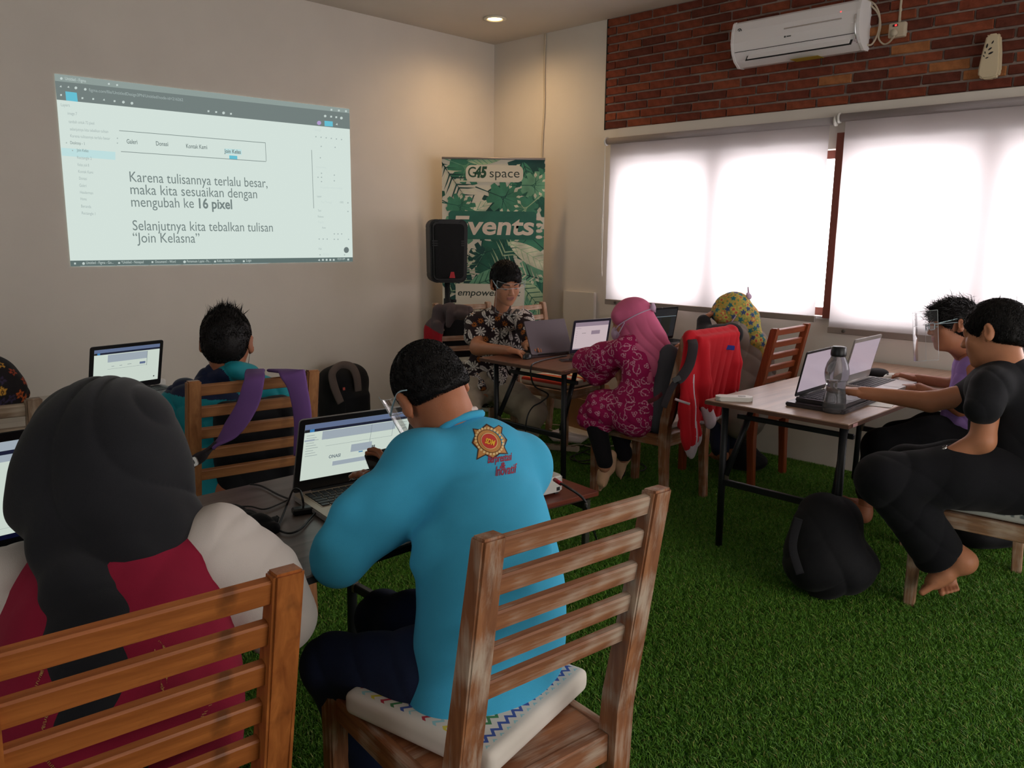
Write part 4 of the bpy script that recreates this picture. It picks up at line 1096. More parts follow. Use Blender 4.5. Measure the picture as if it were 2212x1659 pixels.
M_slv = cloth('white_sleeve_knit', (206, 196, 190), weave=700, var=.04)
for pts, rr in (([at(345, 1195, 1.60), at(455, 1205, 1.63), at(545, 1265, 1.66), at(600, 1330, 1.72), at(430, 1260, 1.95)], [.055, .098, .092, .07, .045]),
                ([at(140, 1235, 1.53), at(50, 1290, 1.50), at(-20, 1370, 1.52), at(-80, 1450, 1.60), at(30, 1330, 1.85)], [.055, .095, .088, .07, .045])):
    S = SDF(); S.chain(pts, rr, .05)
    cloth_obj(ph, 'sleeve', S, .006, M_slv, folds([unit(R_*.4-U_*.9), unit(R_*.9-U_*.3)], .0045, 70, 2), relax=2, label='white raglan sleeve')
# yellow chest-tour style lettering arcs on the back of the shirt
M_ylet = plain('print_gold_small', (176, 132, 60))
yb = bmesh.new(); rY = random.Random(3)
def arc_letters(pts):
    P = smooth_path([at(x, y, 1.30) for x, y in pts], 14)
    for i in range(0, len(P)-1):
        if rY.random() < .18: continue
        c_ = P[i]; d = unit(P[i+1]-P[i]); u = unit(np.cross(-F_, d))
        for k in range(2):
            a = rY.uniform(-.5, .5); L = rY.uniform(.002, .004)
            dd = d*sin(a)+u*cos(a)
            c2 = c_+d*(k*.003)
            bm_box(yb, (.0009, L*1.6, .0003), tuple(c2), Matrix([list(np.cross(dd, -F_)), list(dd), list(-F_)]).transposed())
for pts in ([(410, 1355), (430, 1385), (455, 1400)], [(350, 1370), (380, 1400), (400, 1460), (398, 1500)], [(160, 1440), (125, 1500), (112, 1560)], [(90, 1450), (75, 1500)], [(435, 1440), (430, 1480)], [(405, 1560), (380, 1610), (350, 1640)], [(110, 1570), (120, 1610), (150, 1650)]):
    arc_letters(pts)
e = link('printed_lettering', bm_done(yb, 'printed_lettering'), M_ylet); 
wr = frame((0, 0, 0), R_, U_); e.data.transform(wr.inverted()); e.matrix_basis = wr
wrap(e, PH, QH, .0012); ph.own(e); e['kind'] = 'stuff'
# the hijab: hood, side drape and long tail down the back
S = SDF()
S.ell(at(220, 960, 1.56), V(.130, .15, .128), rot3(0, 0, -.6), .05)
S.ell(at(205, 1040, 1.55), V(.124, .13, .12), rot3(0, 0, -.6), .06)
S.cap(at(270, 950, 1.60), at(372, 1085, 1.62), .080, .044, .08)
S.cap(at(290, 1080, 1.58), at(392, 1100, 1.62), .066, .034, .06)
S.cap(at(130, 1080, 1.54), at(118, 1190, 1.52), .066, .045, .05)
S.chain([at(200, 1090, 1.53), at(222, 1190, 1.475), at(238, 1290, 1.435), at(248, 1400, 1.40), at(256, 1500, 1.375), at(264, 1600, 1.35), at(268, 1690, 1.33)], [.105, .080, .074, .070, .066, .062, .058], .08, flat=(nh, .36))
S.cap(at(160, 1180, 1.50), at(330, 1170, 1.55), .045, .045, .05)
def mhj(P): return 0.2+0.8*np.clip((at(200, 940, 1.56)[2]-P[:, 2])/.2, 0, 1)
def hj(P, N):
    # long soft folds fanning from the crown
    c = at(235, 770, 1.56); d = P-c; th = np.arctan2(d@R_, -(d@U_)+.03)
    f = np.sin(th*8.0+2.2*lown(P, 8, 4)+.9); f = (1-np.abs(f))**1.5
    g = np.sin((d@U_)*55+(d@R_)*30+2*lown(P, 7, 6))
    m = mhj(P)
    return (f-.35)*.030*m+.003*g*m*np.clip(-(d@U_)/.25, 0, 1)
M_blk = cloth('black_jersey', (27, 27, 31), weave=800, var=.15, sheen=.15)
cloth_obj(ph, 'hijab', S, .006, M_blk, hj, relax=2, label='black hijab with a long tail down the back')

# ============ person in teal and navy jacket
pt_ = Person('person in a teal and navy jacket facing the wall, with short spiky hair', at(490, 1000, 3.1), (150, 94, 68))
pt_.head(at(490, 742, 3.05), F_*.97-R_*.12+U_*.02, U_+F_*.05, 1.07)
S = SDF(); pt_.head_sdf(S); nt_ = at(493, 838, 3.07)
S.cap(pt_.h(0, -.03, -.03), nt_, .056, .060, .03); pt_.add(S, .005)
S = SDF(); S.chain([nt_, at(490, 960, 3.1), at(480, 1090, 3.05)], [.06, .09, .1], .03)
S.chain([nt_, at(395, 880, 3.15), at(355, 1000, 3.3), at(400, 900, 3.75)], [.05, .045, .04, .026], .02)
S.chain([nt_, at(600, 870, 3.2), at(650, 960, 3.4), at(560, 880, 3.8)], [.05, .045, .04, .026], .02)
S.chain([at(480, 1090, 3.05), V(1.32, 3.35, .47), V(1.32, 3.35, .08)], [.08, .06, .04], .02); S.chain([at(480, 1090, 3.05), V(1.55, 3.33, .47), V(1.55, 3.35, .08)], [.08, .06, .04], .02)
pt_.add(S, .01)
S = SDF(); hand(S, at(400, 900, 3.75), F_, -UP, 1); hand(S, at(560, 880, 3.8), F_, -UP, -1); pt_.add(S, .004)
pt_.finish()
pt_.hair(spikes=9000, L=.034, up=.75, lift=.8, flow=.1, wide=1.6, vol=1.03, seed=9, back=-.078, vox=.0045)
pt_.own(tube('mask_strap', [pt_.h(-.080, .0, -.03), pt_.h(-.070, .03, -.062), pt_.h(-.06, .06, -.075)], .002, M_white_pl, seg=6))
pt_.own(tube('mask_strap', [pt_.h(.080, .0, -.03), pt_.h(.070, .03, -.062), pt_.h(.06, .06, -.075)], .002, M_white_pl, seg=6))
S = SDF(); S.ell(pt_.h(0, .075, -.055), V(.055, .035, .05), pt_.R, .01); cloth_obj(pt_, 'face_mask', S, .006, cloth('mask_white', (200, 205, 208)))
S = SDF()
S.chain([at(490, 850, 3.10), at(487, 905, 3.12), at(487, 1000, 3.12), at(485, 1090, 3.08)], [.12, .175, .185, .18], .06, flat=(V(.15, .98, 0), .62))
S.cap(at(410, 868, 3.12), at(590, 860, 3.20), .080, .080, .06)
S.chain([at(400, 872, 3.12), at(372, 930, 3.10), at(380, 1000, 3.14), at(395, 930, 3.5)], [.086, .085, .072, .05], .04)
S.chain([at(600, 866, 3.2), at(640, 950, 3.3), at(570, 900, 3.6)], [.082, .07, .05], .04)
S.chain([at(455, 808, 3.03), at(500, 800, 3.0), at(545, 806, 3.06)], [.028, .036, .028], .03)
S.ell(nt_+UP*.055, V(.048, .048, .05), np.eye(3), .015, '-')
def jm(c):
    q = (c-CAM_POS); z = q@F_; x = q@R_/z*CAM_F+W_/2; y = H_/2-q@U_/z*CAM_F
    # yoke: navy over the left shoulder down to a slanting seam
    t = (y < 868-(x-350)*.30) & (x < 478-(y-795)*-1.2*0)
    return np.where(t & (x < 480-(y-790)*.9+0), 1, 0)
def jm2(c):
    L = (c-at(430, 850, 3.1)); a = L@unit(V(1, -.1, 0)); z = c[:, 2]-at(430, 850, 3.1)[2]
    navy = (z > .02-a*.10-.02) & (a < .10+z*-.6) & (z > -.035)
    return navy.astype(int)
cloth_obj(pt_, 'jacket', S, .0055, [cloth('teal_shell', (22, 130, 142), weave=600, var=.08, rough=.6), cloth('navy_shell', (28, 36, 66), weave=600, var=.1, rough=.6)],
          folds([unit(R_+U_*.5), unit(U_-R_*.3)], .010, 75, 12), relax=2, mi=jm2)
S = SDF(); S.chain([at(480, 1090, 3.08), V(1.30, 3.33, .48), V(1.31, 3.35, .10)], [.12, .075, .06], .03); S.chain([at(480, 1090, 3.08), V(1.55, 3.31, .48), V(1.55, 3.35, .10)], [.12, .075, .06], .03)
cloth_obj(pt_, 'trousers', S, .01, cloth('dark_trousers', (30, 30, 34)))

# ============ person at the left edge in a dark patterned headscarf
pe = Person('person at the left edge in a dark batik headscarf', at(-20, 1000, 3.45), (150, 100, 76))
pe.head(at(-30, 830, 3.45), F_*.85+R_*.3-U_*.2, U_, 1.0)
S = SDF(); pe.head_sdf(S); S.chain([pe.h(0, -.02, -.05), at(-40, 930, 3.45), at(-40, 1080, 3.4)], [.05, .1, .1], .03)
S.chain([at(-40, 1080, 3.4), V(.62, 3.40, .47), V(.62, 3.42, .08)], [.08, .05, .04], .02); pe.add(S, .008); pe.finish()
S = SDF(); S.ell(at(-32, 830, 3.45), V(.135, .145, .13), None, .05).cap(at(-60, 860, 3.4), at(28, 838, 3.46), .08, .05, .05).cap(at(-20, 845, 3.5), at(52, 850, 3.52), .035, .022, .03).chain([at(-40, 900, 3.42), at(-30, 1000, 3.4), at(-30, 1090, 3.4)], [.15, .17, .17], .05, flat=(V(.1, 1, 0), .65))
def batik(P, N):
    col = np.tile(np.array(lin((24, 20, 22))[:3]), (len(P), 1))
    st = stamp_set(P, N, 260, 4, .035)
    pal = [lin(c)[:3] for c in ((176, 84, 30), (190, 140, 50), (52, 44, 70), (150, 60, 30))]
    def f(u, v, n):
        r = np.hypot(u, v); a = np.arctan2(v, u); R0 = .015*(1+.35*np.cos(5*a+n))
        return [(r < R0, pal[n % 4]), (r < R0*.45, lin((30, 22, 22))[:3])]
    paint(P, N, col, st[::2], f, .03); return col
cloth_obj(pe, 'headscarf', S, .006, attr_mat('batik_cloth', .8), folds([unit(U_+R_*.3)], .006, 60, 3), colfn=batik)
# ============ the presenter in the floral shirt
ps = Person('person presenting in a floral short-sleeved shirt, sitting behind the open laptop', at(1050, 820, 5.5), (186, 124, 92))
ps.head(at(1093, 612, 5.16), -F_*.80+R_*.34-U_*.46, U_*.9-F_*.45+R_*.05, 1.10)
S = SDF(); ps.head_sdf(S); nps = at(1083, 672, 5.36)
S.cap(ps.h(0, -.025, -.05), nps, .052, .056, .03); ps.add(S, .003)
wS = at(1100, 757, 4.99); eS = at(1030, 752, 5.30)
S = SDF(); S.chain([nps, at(1075, 740, 5.45), at(1060, 825, 5.52)], [.05, .09, .09], .03)
S.chain([nps-UP*.06, at(1030, 698, 5.43), eS], [.05, .046, .043], .02).chain([eS, wS], [.045, .027], .02)
S.ell(eS+unit(wS-eS)*.05, V(.046, .046, .042), None, .03)
wS2 = at(1141, 745, 5.08); eS2 = at(1140, 742, 5.22)
S.chain([nps-UP*.06, at(1128, 698, 5.29), eS2, wS2], [.05, .046, .038, .026], .02)
kS1, kS2 = at(1010, 882, 5.12), at(1152, 890, 5.02)
ps.add(S, .0068); S = SDF()
S.chain([at(1060, 825, 5.52), kS1, V(kS1[0]+.02, kS1[1]+.05, .10)], [.08, .05, .035], .02); S.chain([at(1065, 825, 5.5), kS2, V(kS2[0], kS2[1]+.10, .10)], [.08, .05, .035], .02)
ps.add(S, .010)
S = SDF(); foot(S, V(kS1[0]+.03, kS1[1]+.12, .012), V(kS1[0]-.05, kS1[1]-.10, .012), UP); foot(S, V(kS2[0], kS2[1]+.15, .012), V(kS2[0]-.03, kS2[1]-.09, .012), UP); ps.add(S, .004)
S = SDF(); hand(S, wS, unit(at(1142, 764, 4.92)-wS), -UP*.9-F_*.1, -1, curl=(.28, .30, .34, .42), k=.98); ps.add(S, .003)
S = SDF(); hand(S, wS2, V(-.25, -.9, .1), -UP, 1, curl=(.3, .35, .4, .45), k=.95); ps.add(S, .003)
ps.finish(); ps.face_parts()
ps.hair(spikes=9000, L=.026, up=.05, comb=(.6, .6, -.6), flow=1.2, wide=1.5, lift=.30, vol=1.07, fringe=-.010, seed=2, back=-.045, vox=.0035, swirl=(0, 0, 0))
S = SDF(); nS = unit(V(-.55, -.83, 0.1)); fS = (nS, .62)
S.chain([at(1081, 702, 5.42), at(1077, 745, 5.44), at(1066, 800, 5.50), at(1056, 826, 5.50)], [.13, .158, .165, .175], .05, flat=fS)
S.cap(at(1030, 695, 5.44), at(1128, 690, 5.30), .068, .066, .05)
S.chain([at(1028, 697, 5.43), at(1024, 726, 5.37)], [.074, .068], .03)
S.chain([at(1130, 694, 5.28), at(1146, 728, 5.20)], [.070, .068], .03)
S.cap(nps+UP*-.01, at(1082, 702, 5.42), .060, .10, .03)
# shirt tails over the lap, split at the front
S.cap(at(1020, 812, 5.40), at(1042, 838, 5.22), .075, .030, .04, flat=(U_, .6)); S.cap(at(1075, 808, 5.36), at(1092, 838, 5.24), .070, .028, .03, flat=(U_, .6)); S.cap(at(1010, 800, 5.50), at(998, 812, 5.46), .07, .05, .04)
S.ell(nps+unit(ps.c-nps)*.04-F_*.01, V(.046, .046, .06), None, .008, '-')
S.ell(nps-F_*.085-UP*.028, V(.024, .05, .045), None, .01, '-')
def floral(P, N):
    base, wht, gry, org, drk = [np.array(lin(c)[:3]) for c in ((40, 28, 32), (206, 198, 192), (120, 112, 116), (170, 98, 34), (58, 34, 28))]
    col = np.tile(base, (len(P), 1))
    st = stamp_set(P, N, 300, 11, .050)
    def f(u, v, n):
        r = np.hypot(u, v); a = np.arctan2(v, u); k = n % 6
        if k in (0, 3):      # spiky leaf burst
            R0 = .038; m = (r < R0*(.35+.65*np.abs(np.cos(4.5*a))**.7)) & (np.abs(np.cos(4.5*a)) > .60-.3*(r < .012)); return [(m, wht)]
        if k in (1, 4):      # broad leaf with a dark midrib
            m = (np.abs(v) < .013*np.sqrt(np.clip(1-(u/.036)**2, 0, 1))*(1+.35*u/.036)); return [(m, wht), (m & (np.abs(v) < .0016), gry), (m & (np.abs(np.sin(u*260+np.abs(v)*160)) < .25), gry)]
        if k == 2:           # orange bloom
            m = r < .021*(.75+.25*np.cos(9*a)); return [(m, org), (m & (np.abs(np.cos(9*a)) < .22), drk), (r < .006, drk)]
        m = r < .024*(.62+.38*np.cos(5*a)); return [(m, wht), (r < .007, org)]
    paint(P, N, col, st, f, .045)
    return col
M_flor = attr_mat('floral_cotton', .8)
o, PS, QS = cloth_obj(ps, 'shirt', S, .004, M_flor, folds([unit(R_+U_*.3), unit(R_*.6-U_)], .005, 70, 21), colfn=floral)
for q in (-1, 1):   # collar points and the buttoned placket
    bm = bmesh.new(); c0 = nps-F_*.072-UP*.004+R_*q*.010; bm_prism(bm, [(0, 0), (q*.050, .042), (q*.056, .012), (q*.022, -.040)], .004)
    bmesh.ops.recalc_face_normals(bm, faces=bm.faces[:])
    e = link('collar', bm_done(bm, 'collar'), plain('collar_floral', (74, 58, 58), var=.5, vscale=60) if 'collar_floral' not in MATS else MATS['collar_floral']); e.matrix_basis = frame(c0, R_-F_*q*-.45, U_*.8-F_*.4); ps.own(e)
e = tube('placket', [at(1081, 700, 5.31), at(1079, 730, 5.32), at(1072, 775, 5.35), at(1068, 815, 5.36)], .004, plain('placket_dark', (34, 26, 28)), seg=6); ps.own(e)
S = SDF()
S.chain([at(1058, 828, 5.50), at(1020, 848, 5.32), kS1], [.12, .098, .078], .04); S.chain([at(1068, 830, 5.48), at(1112, 862, 5.25), kS2], [.12, .098, .084], .04)
S.chain([kS1, V(kS1[0]+.02, kS1[1]+.05, .07)], [.074, .052], .03); S.chain([kS2, V(kS2[0], kS2[1]+.10, .07)], [.080, .055], .03)
cloth_obj(ps, 'trousers', S, .0055, cloth('khaki_twill', (160, 146, 128), var=.06), folds([unit(R_*.6+U_), unit(R_*.8-U_)], .008, 95, 4), relax=1)
face_shield(ps, 'clear face shield with pale blue frame worn by the presenter', top=.055, bot=-.135, depth=.15)

# ============ person in the pink hijab
pk = Person('person in a pink hijab and magenta patterned dress leaning an elbow on the table', at(1380, 890, 4.4), (184, 128, 100))
pk.head(at(1362, 694, 4.47), -R_*.86+F_*.28-U_*.22, U_-R_*.12, 1.0)
S = SDF(); pk.head_sdf(S); nk = at(1378, 735, 4.46); S.cap(pk.h(0, -.02, -.05), nk, .05, .055, .03); pk.add(S, .004)
eK = at(1268, 782, 4.62); wK = at(1335, 806, 4.52)
S = SDF(); S.chain([nk, at(1385, 800, 4.42), at(1375, 880, 4.42)], [.05, .09, .1], .03)
S.chain([nk, at(1350, 755, 4.40), eK, wK], [.05, .045, .038, .027], .02); S.chain([nk, at(1385, 750, 4.62), at(1320, 790, 4.85), at(1300, 770, 4.95)], [.05, .045, .038, .027], .02)
kK1, kK2 = at(1290, 886, 4.50), at(1320, 880, 4.68)
aK1, aK2 = at(1306, 1008, 4.46), at(1348, 988, 4.60)
pk.add(S, .0065); S = SDF()
S.chain([at(1375, 880, 4.42), kK1, aK1], [.08, .05, .034], .02); S.chain([at(1385, 880, 4.50), kK2, aK2], [.08, .05, .034], .02)
pk.add(S, .010)
S = SDF(); hand(S, wK, unit(R_*.25-U_*.9), -R_*.9, 1, curl=(.2, .25, .3, .35), k=.9); hand(S, at(1300, 770, 4.95), -R_*.7+F_*.7, -UP, -1, k=.9); pk.add(S, .003)
pk.finish()
M_sock, M_sole = cloth('beige_sock', (196, 158, 128)), cloth('black_sole', (26, 22, 24))
hk1, tk1 = at(1330, 1020, 4.44), at(1300, 1058, 4.44)
for hh, tt in ((at(1318, 1018, 4.50), at(1302, 1057, 4.46)), (at(1352, 996, 4.62), at(1345, 1032, 4.66))):
    S = SDF(); foot(S, hh+UP*.0, tt, -R_*.8+U_*.5, toes=True); S.cap(hh+UP*.09, hh+UP*.02, .034, .030, .03)
    Dk = unit(tt-hh); 
    cloth_obj(pk, 'sock', S, .0035, [M_sock, M_sole], mi=lambda c, hh=hh, Dk=Dk: (((c-hh)@unit(R_*.85-U_*.35+F_*.2)) > .016).astype(int))
S = SDF(); nK = unit(V(.12, .99, .0))
S.chain([at(1386, 758, 4.42), at(1394, 800, 4.40), at(1390, 838, 4.40)], [.120, .135, .120], .05, flat=(nK, .72))
S.chain([at(1390, 838, 4.40), at(1380, 868, 4.41), at(1372, 888, 4.42)], [.115, .135, .145], .04, flat=(nK, .9))
S.cap(nk, at(1386, 758, 4.42), .06, .10, .03); S.cap(at(1352, 758, 4.38), at(1400, 752, 4.56), .062, .062, .04)
S.chain([at(1350, 757, 4.38), at(1305, 772, 4.50), eK], [.070, .080, .078], .04); S.chain([eK, at(1292, 800, 4.60), at(1325, 800, 4.53)], [.078, .082, .038], .03)
S.chain([at(1395, 755, 4.58), at(1330, 785, 4.80), at(1303, 775, 4.94)], [.065, .06, .04], .04)
S.chain([at(1370, 882, 4.42), at(1300, 884, 4.50), at(1278, 900, 4.53)], [.12, .100, .072], .04); S.chain([at(1375, 878, 4.52), at(1315, 880, 4.66)], [.12, .09], .05)
S.cap(at(1272, 905, 4.54), at(1300, 916, 4.50), .05, .06, .04)
def curls(P, N):
    base, wht = np.array(lin((158, 22, 84))[:3]), np.array(lin((222, 170, 190))[:3])
    col = np.tile(base, (len(P), 1)); st = stamp_set(P, N, 420, 21, .043)
    def f(u, v, n):
        r = np.hypot(u, v); a = np.arctan2(v, u); w = .0015
        if n % 2:   # little three-lobed blossom drawn in outline
            R0 = .0115*(1+.28*np.cos(3*a)); return [(np.abs(r-R0) < w, wht), (np.abs(r-.004) < w*.8, wht)]
        s = np.abs(r-(.006+.0040*((a+pi)))) < w   # a curling tendril
        t = (np.abs(v-.012*np.sin(u*70)) < w) & (np.abs(u) < .030)
        return [(s & (r < .030), wht), (t, wht)]
    paint(P, N, col, st, f, .036); return col
def pleat(P): return np.clip((at(1390, 835, 4.4)[2]-P[:, 2])/.06, 0, 1)*.9+.25
cloth_obj(pk, 'dress', S, .0038, attr_mat('magenta_batik', .8), folds([unit(R_-U_*.1), unit(R_*.5+U_)], .0065, 85, 31, pleat), colfn=curls)
S = SDF(); S.chain([at(1285, 905, 4.51), aK1+UP*.03], [.062, .045], .03); S.chain([at(1335, 905, 4.64), aK2+UP*.02], [.062, .046], .03)
cloth_obj(pk, 'leggings', S, .0055, cloth('black_leggings', (22, 20, 24)))
# hijab: fitted hood, neck drape and the point down the back
def hood(c, R, k=1.0, S=None):
    S = S or SDF(); h = lambda x, y, z: c+R@(V(x, y, z)*k)
    S.ell(h(0, -.018, .030), V(.094, .116, .100)*k, R, .02); S.ell(h(0, -.035, -.045), V(.088, .085, .085)*k, R, .04); S.ell(h(0, .030, -.085), V(.066, .062, .050)*k, R, .03)
    S.cap(h(-.062, .055, .045), h(.062, .055, .045), .022*k, .022*k, .04)
    S.ell(h(0, .118, -.028), V(.058, .052, .072)*k, R, .012, '-')
    return S, h
S, hk = hood(pk.c, pk.R, 1.0)
S.chain([hk(0, -.05, -.07), at(1402, 745, 4.42), at(1410, 782, 4.36), at(1402, 820, 4.30)], [.080, .092, .070, .022], .06)
S.cap(hk(0, .02, -.10), at(1376, 752, 4.36), .058, .052, .05); S.cap(at(1395, 715, 4.44), at(1428, 762, 4.44), .072, .052, .05)
S.cap(at(1360, 760, 4.52), at(1352, 850, 4.55), .045, .022, .04)
def hjk(P, N):
    d = P-pk.c; f = (1-np.abs(np.sin((d@R_)*48+(d@U_)*38+1.6*lown(P, 14, 5))))**1.6
    return (f-.3)*.0085*np.clip(.02-(d@U_)*9, .12, 1)
cloth_obj(pk, 'hijab', S, .0048, cloth('pink_crepe', (206, 102, 140), weave=700, var=.06), hjk, relax=2)
M_lilac = cloth('lilac_mask', (196, 170, 196))
S = SDF(); S.ell(pk.h(0, .082, -.050), V(.055, .040, .046), pk.R, .01); cloth_obj(pk, 'face_mask', S, .004, M_lilac, folds([pk.R[:, 2]], .002, 300, 3))
def over(P0, off=.003): return P0
def strap(pr, pts, r=.0032, m=M_lilac): pr.own(tube('mask_strap', pts, r, m, seg=6, n=6))
hk_ = lambda x, y, z: pk.h(x, y, z)
strap(pk, [hk_(-.050, .086, -.030), hk_(-.082, .055, -.012), hk_(-.098, .00, .005), hk_(-.088, -.07, .022), hk_(-.035, -.135, .034)])
strap(pk, [hk_(-.050, .086, -.065), hk_(-.078, .050, -.035), hk_(-.095, .02, -.006)])
S = SDF(); S.ell(hk_(-.03, -.140, .036), V(.014, .010, .012), None, .005).cap(hk_(-.03, -.140, .036), hk_(-.045, -.143, .064), .006, .003).cap(hk_(-.03, -.140, .036), hk_(-.025, -.150, .060), .006, .003).cap(hk_(-.03, -.14, .036), hk_(-.01, -.145, .012), .005, .003)
cloth_obj(pk, 'strap_knot', S, .0035, M_lilac)

# ============ person in the floral hijab by the window
py = Person('person in a yellow floral hijab and grey dress leaning over the far table', at(1610, 880, 4.95), (170, 112, 84))
py.head(at(1580, 683, 4.98), -R_*.80+F_*.25-U_*.52, U_*.85-R_*.50, 1.0)
S = SDF(); py.head_sdf(S); ny = at(1600, 722, 5.02); S.cap(py.h(0, -.02, -.05), ny, .05, .055, .03); py.add(S, .006)
S = SDF(); S.chain([ny, at(1625, 790, 5.0), at(1610, 880, 4.92)], [.05, .1, .1], .03)
eY = at(1524, 728, 4.92); wY = at(1520, 690, 5.0)
S.chain([ny, at(1588, 722, 4.88), eY, wY], [.05, .045, .04, .027], .02); S.chain([ny, at(1600, 730, 5.15), at(1545, 745, 5.3), at(1500, 740, 5.4)], [.05, .045, .04, .027], .02)
S.chain([at(1610, 880, 4.92), at(1540, 888, 5.02), at(1555, 975, 4.92)], [.08, .05, .035], .02); S.chain([at(1610, 880, 4.92), at(1560, 880, 5.15), at(1570, 965, 5.05)], [.08, .05, .035], .02)
py.add(S, .007)
S = SDF(); hand(S, wY, R_*.8+U_*.55, -U_*.8-F_*.2, 1, k=.95, curl=(.5, .5, .5, .5)); hand(S, at(1500, 740, 5.4), -R_, -UP, -1, k=.9); foot(S, at(1566, 996, 4.86), at(1538, 985, 5.02), UP); foot(S, at(1580, 985, 5.0), at(1552, 975, 5.18), UP); py.add(S, .0035)
py.finish()
S = SDF(); nY = unit(V(.1, .99, -.2))
S.chain([at(1596, 728, 4.98), at(1618, 760, 4.98), at(1622, 800, 4.96), at(1608, 845, 4.93), at(1604, 890, 4.92)], [.115, .145, .155, .165, .17], .05, flat=(nY, .78))
S.cap(at(1586, 720, 4.90), at(1612, 722, 5.12), .072, .07, .05)
S.chain([at(1604, 885, 4.93), at(1545, 888, 5.0), at(1540, 900, 5.0)], [.13, .095, .08], .04)
cloth_obj(py, 'dress', S, .0055, cloth('grey_jersey', (134, 124, 116), var=.08), folds([unit(R_*.6+U_*.8), unit(R_-U_*.35)], .008, 60, 41), relax=2)
S = SDF(); S.chain([at(1580, 722, 4.86), at(1548, 728, 4.86), eY], [.070, .068, .060], .04); S.chain([eY, at(1520, 694, 4.98)], [.058, .042], .03); S.chain([at(1600, 730, 5.15), at(1545, 745, 5.3), at(1512, 742, 5.38)], [.065, .055, .04], .03)
cloth_obj(py, 'sleeve', S, .0055, M_blk, label='black raglan sleeve')
S = SDF(); S.chain([at(1550, 900, 4.98), at(1556, 968, 4.90)], [.075, .055], .03); S.chain([at(1565, 895, 5.12), at(1572, 960, 5.04)], [.07, .055], .03)
cloth_obj(py, 'jeans', S, .006, cloth('dark_denim', (32, 40, 62)))
S, hy = hood(py.c, py.R, 1.08)
S.chain([hy(0, -.06, -.06), at(1615, 712, 4.95), at(1632, 742, 4.90), at(1650, 775, 4.88)], [.080, .070, .055, .035], .04)
S.cap(at(1650, 772, 4.88), at(1655, 790, 4.88), .032, .020, .03)
S.cap(hy(0, 0, -.09), at(1590, 722, 4.90), .06, .04, .04)
def flor2(P, N):
    col = np.tile(np.array(lin((172, 164, 84))[:3]), (len(P), 1)); st = stamp_set(P, N, 420, 8, .026)
    pal = [lin(c)[:3] for c in ((196, 84, 74), (44, 110, 116), (206, 192, 96), (110, 140, 84), (60, 84, 128), (214, 160, 70))]
    def f(u, v, n):
        r = np.hypot(u, v); a = np.arctan2(v, u); R0 = .0105*(1+.3*np.cos(5*a+n)); return [(r < R0*1.3, pal[(n*5+2) % 6]), (r < R0*.75, pal[n % 6])]
    paint(P, N, col, st, f, .02); return col
cloth_obj(py, 'hijab', S, .0042, attr_mat('yellow_floral_cotton', .8), folds([unit(R_+U_*.6)], .006, 80, 6), colfn=flor2)
strap(py, [py.h(-.075, .06, -.045), py.h(-.100, .01, -.02), py.h(-.085, -.08, .018), py.h(-.03, -.140, .04)], .0034)
S = SDF(); S.ell(py.h(-.02, -.148, .045), V(.018, .014, .014), None, .005).cap(py.h(-.02, -.148, .045), py.h(.01, -.175, .095), .006, .005).cap(py.h(-.02, -.148, .045), py.h(-.03, -.15, .07), .006, .004)
cloth_obj(py, 'strap_knot', S, .0035, M_lilac)

# ============ person in the purple tee with glasses
pu = Person('person in a purple tee with glasses and clear face shield using a mouse', at(2130, 950, 3.95), (164, 106, 78))
pu.head(at(2058, 704, 3.86), -R_*.96+F_*.16-U_*.05, U_, 1.0)
S = SDF(); pu.head_sdf(S); nu = at(2092, 760, 3.92)
S.cap(pu.h(0, -.03, -.045), nu, .050, .056, .03).cap(pu.h(0, .01, -.075), nu-R_*.02, .042, .05, .03); pu.add(S, .0036)
S = SDF(); wU, eU = at(1982, 818, 4.22), at(2062, 835, 4.12)
S.chain([nu, at(2105, 850, 3.95), at(2120, 945, 3.95)], [.05, .09, .1], .03)
S.chain([nu, at(2098, 785, 4.08), eU, wU], [.05, .044, .040, .026], .02)
S.chain([nu, at(2105, 800, 3.80), at(2075, 880, 3.85), at(1985, 838, 4.02)], [.05, .046, .040, .026], .02)
kU, kU2 = at(1898, 958, 4.02), at(1935, 945, 4.20)
aU = at(1868, 1098, 4.05)
pu.add(S, .0065); S = SDF()
S.chain([at(2120, 945, 3.95), kU, aU], [.08, .05, .035], .02); S.chain([at(2120, 940, 4.05), kU2, V(4.35, 1.56, .10)], [.08, .05, .035], .02)
pu.add(S, .009)
S = SDF(); hand(S, wU, unit(at(1940, 806, 4.30)-wU), -UP, 1, curl=(.25, .32, .36, .4), k=.95); hand(S, at(1985, 838, 4.02), unit(at(1945, 832, 4.12)-at(1985, 838, 4.02)), -UP, -1, k=.9); pu.add(S, .003)
S = SDF(); foot(S, at(1868, 1128, 4.04), at(1795, 1070, 4.22), U_*.8+R_*.4, k=1.02); S.cap(aU, at(1862, 1112, 4.05), .036, .034, .03); foot(S, V(4.36, 1.62, .012), V(4.36, 1.86, .012), UP); pu.add(S, .0036)
pu.finish(); pu.face_parts()
pu.hair(spikes=9000, L=.055, up=.25, comb=(0, .9, -.3), flow=.6, lift=.7, jit=.45, wide=1.5, vol=1.10, fringe=.0, seed=14, back=-.05, vox=.004, wav=.35, swirl=(0, .35, .1))
S = SDF(); S.chain([at(2108, 800, 3.94), at(2112, 850, 3.94), at(2120, 905, 3.94), at(2125, 945, 3.95)], [.105, .135, .135, .14], .05, flat=(R_, .78))
S.cap(at(2095, 790, 4.05), at(2112, 800, 3.82), .070, .070, .05); S.cap(nu, at(2108, 800, 3.94), .060, .09, .03)
S.chain([at(2104, 800, 3.83), at(2080, 852, 3.84)], [.072, .066], .03); S.chain([at(2096, 790, 4.06), at(2080, 830, 4.10)], [.068, .062], .03)
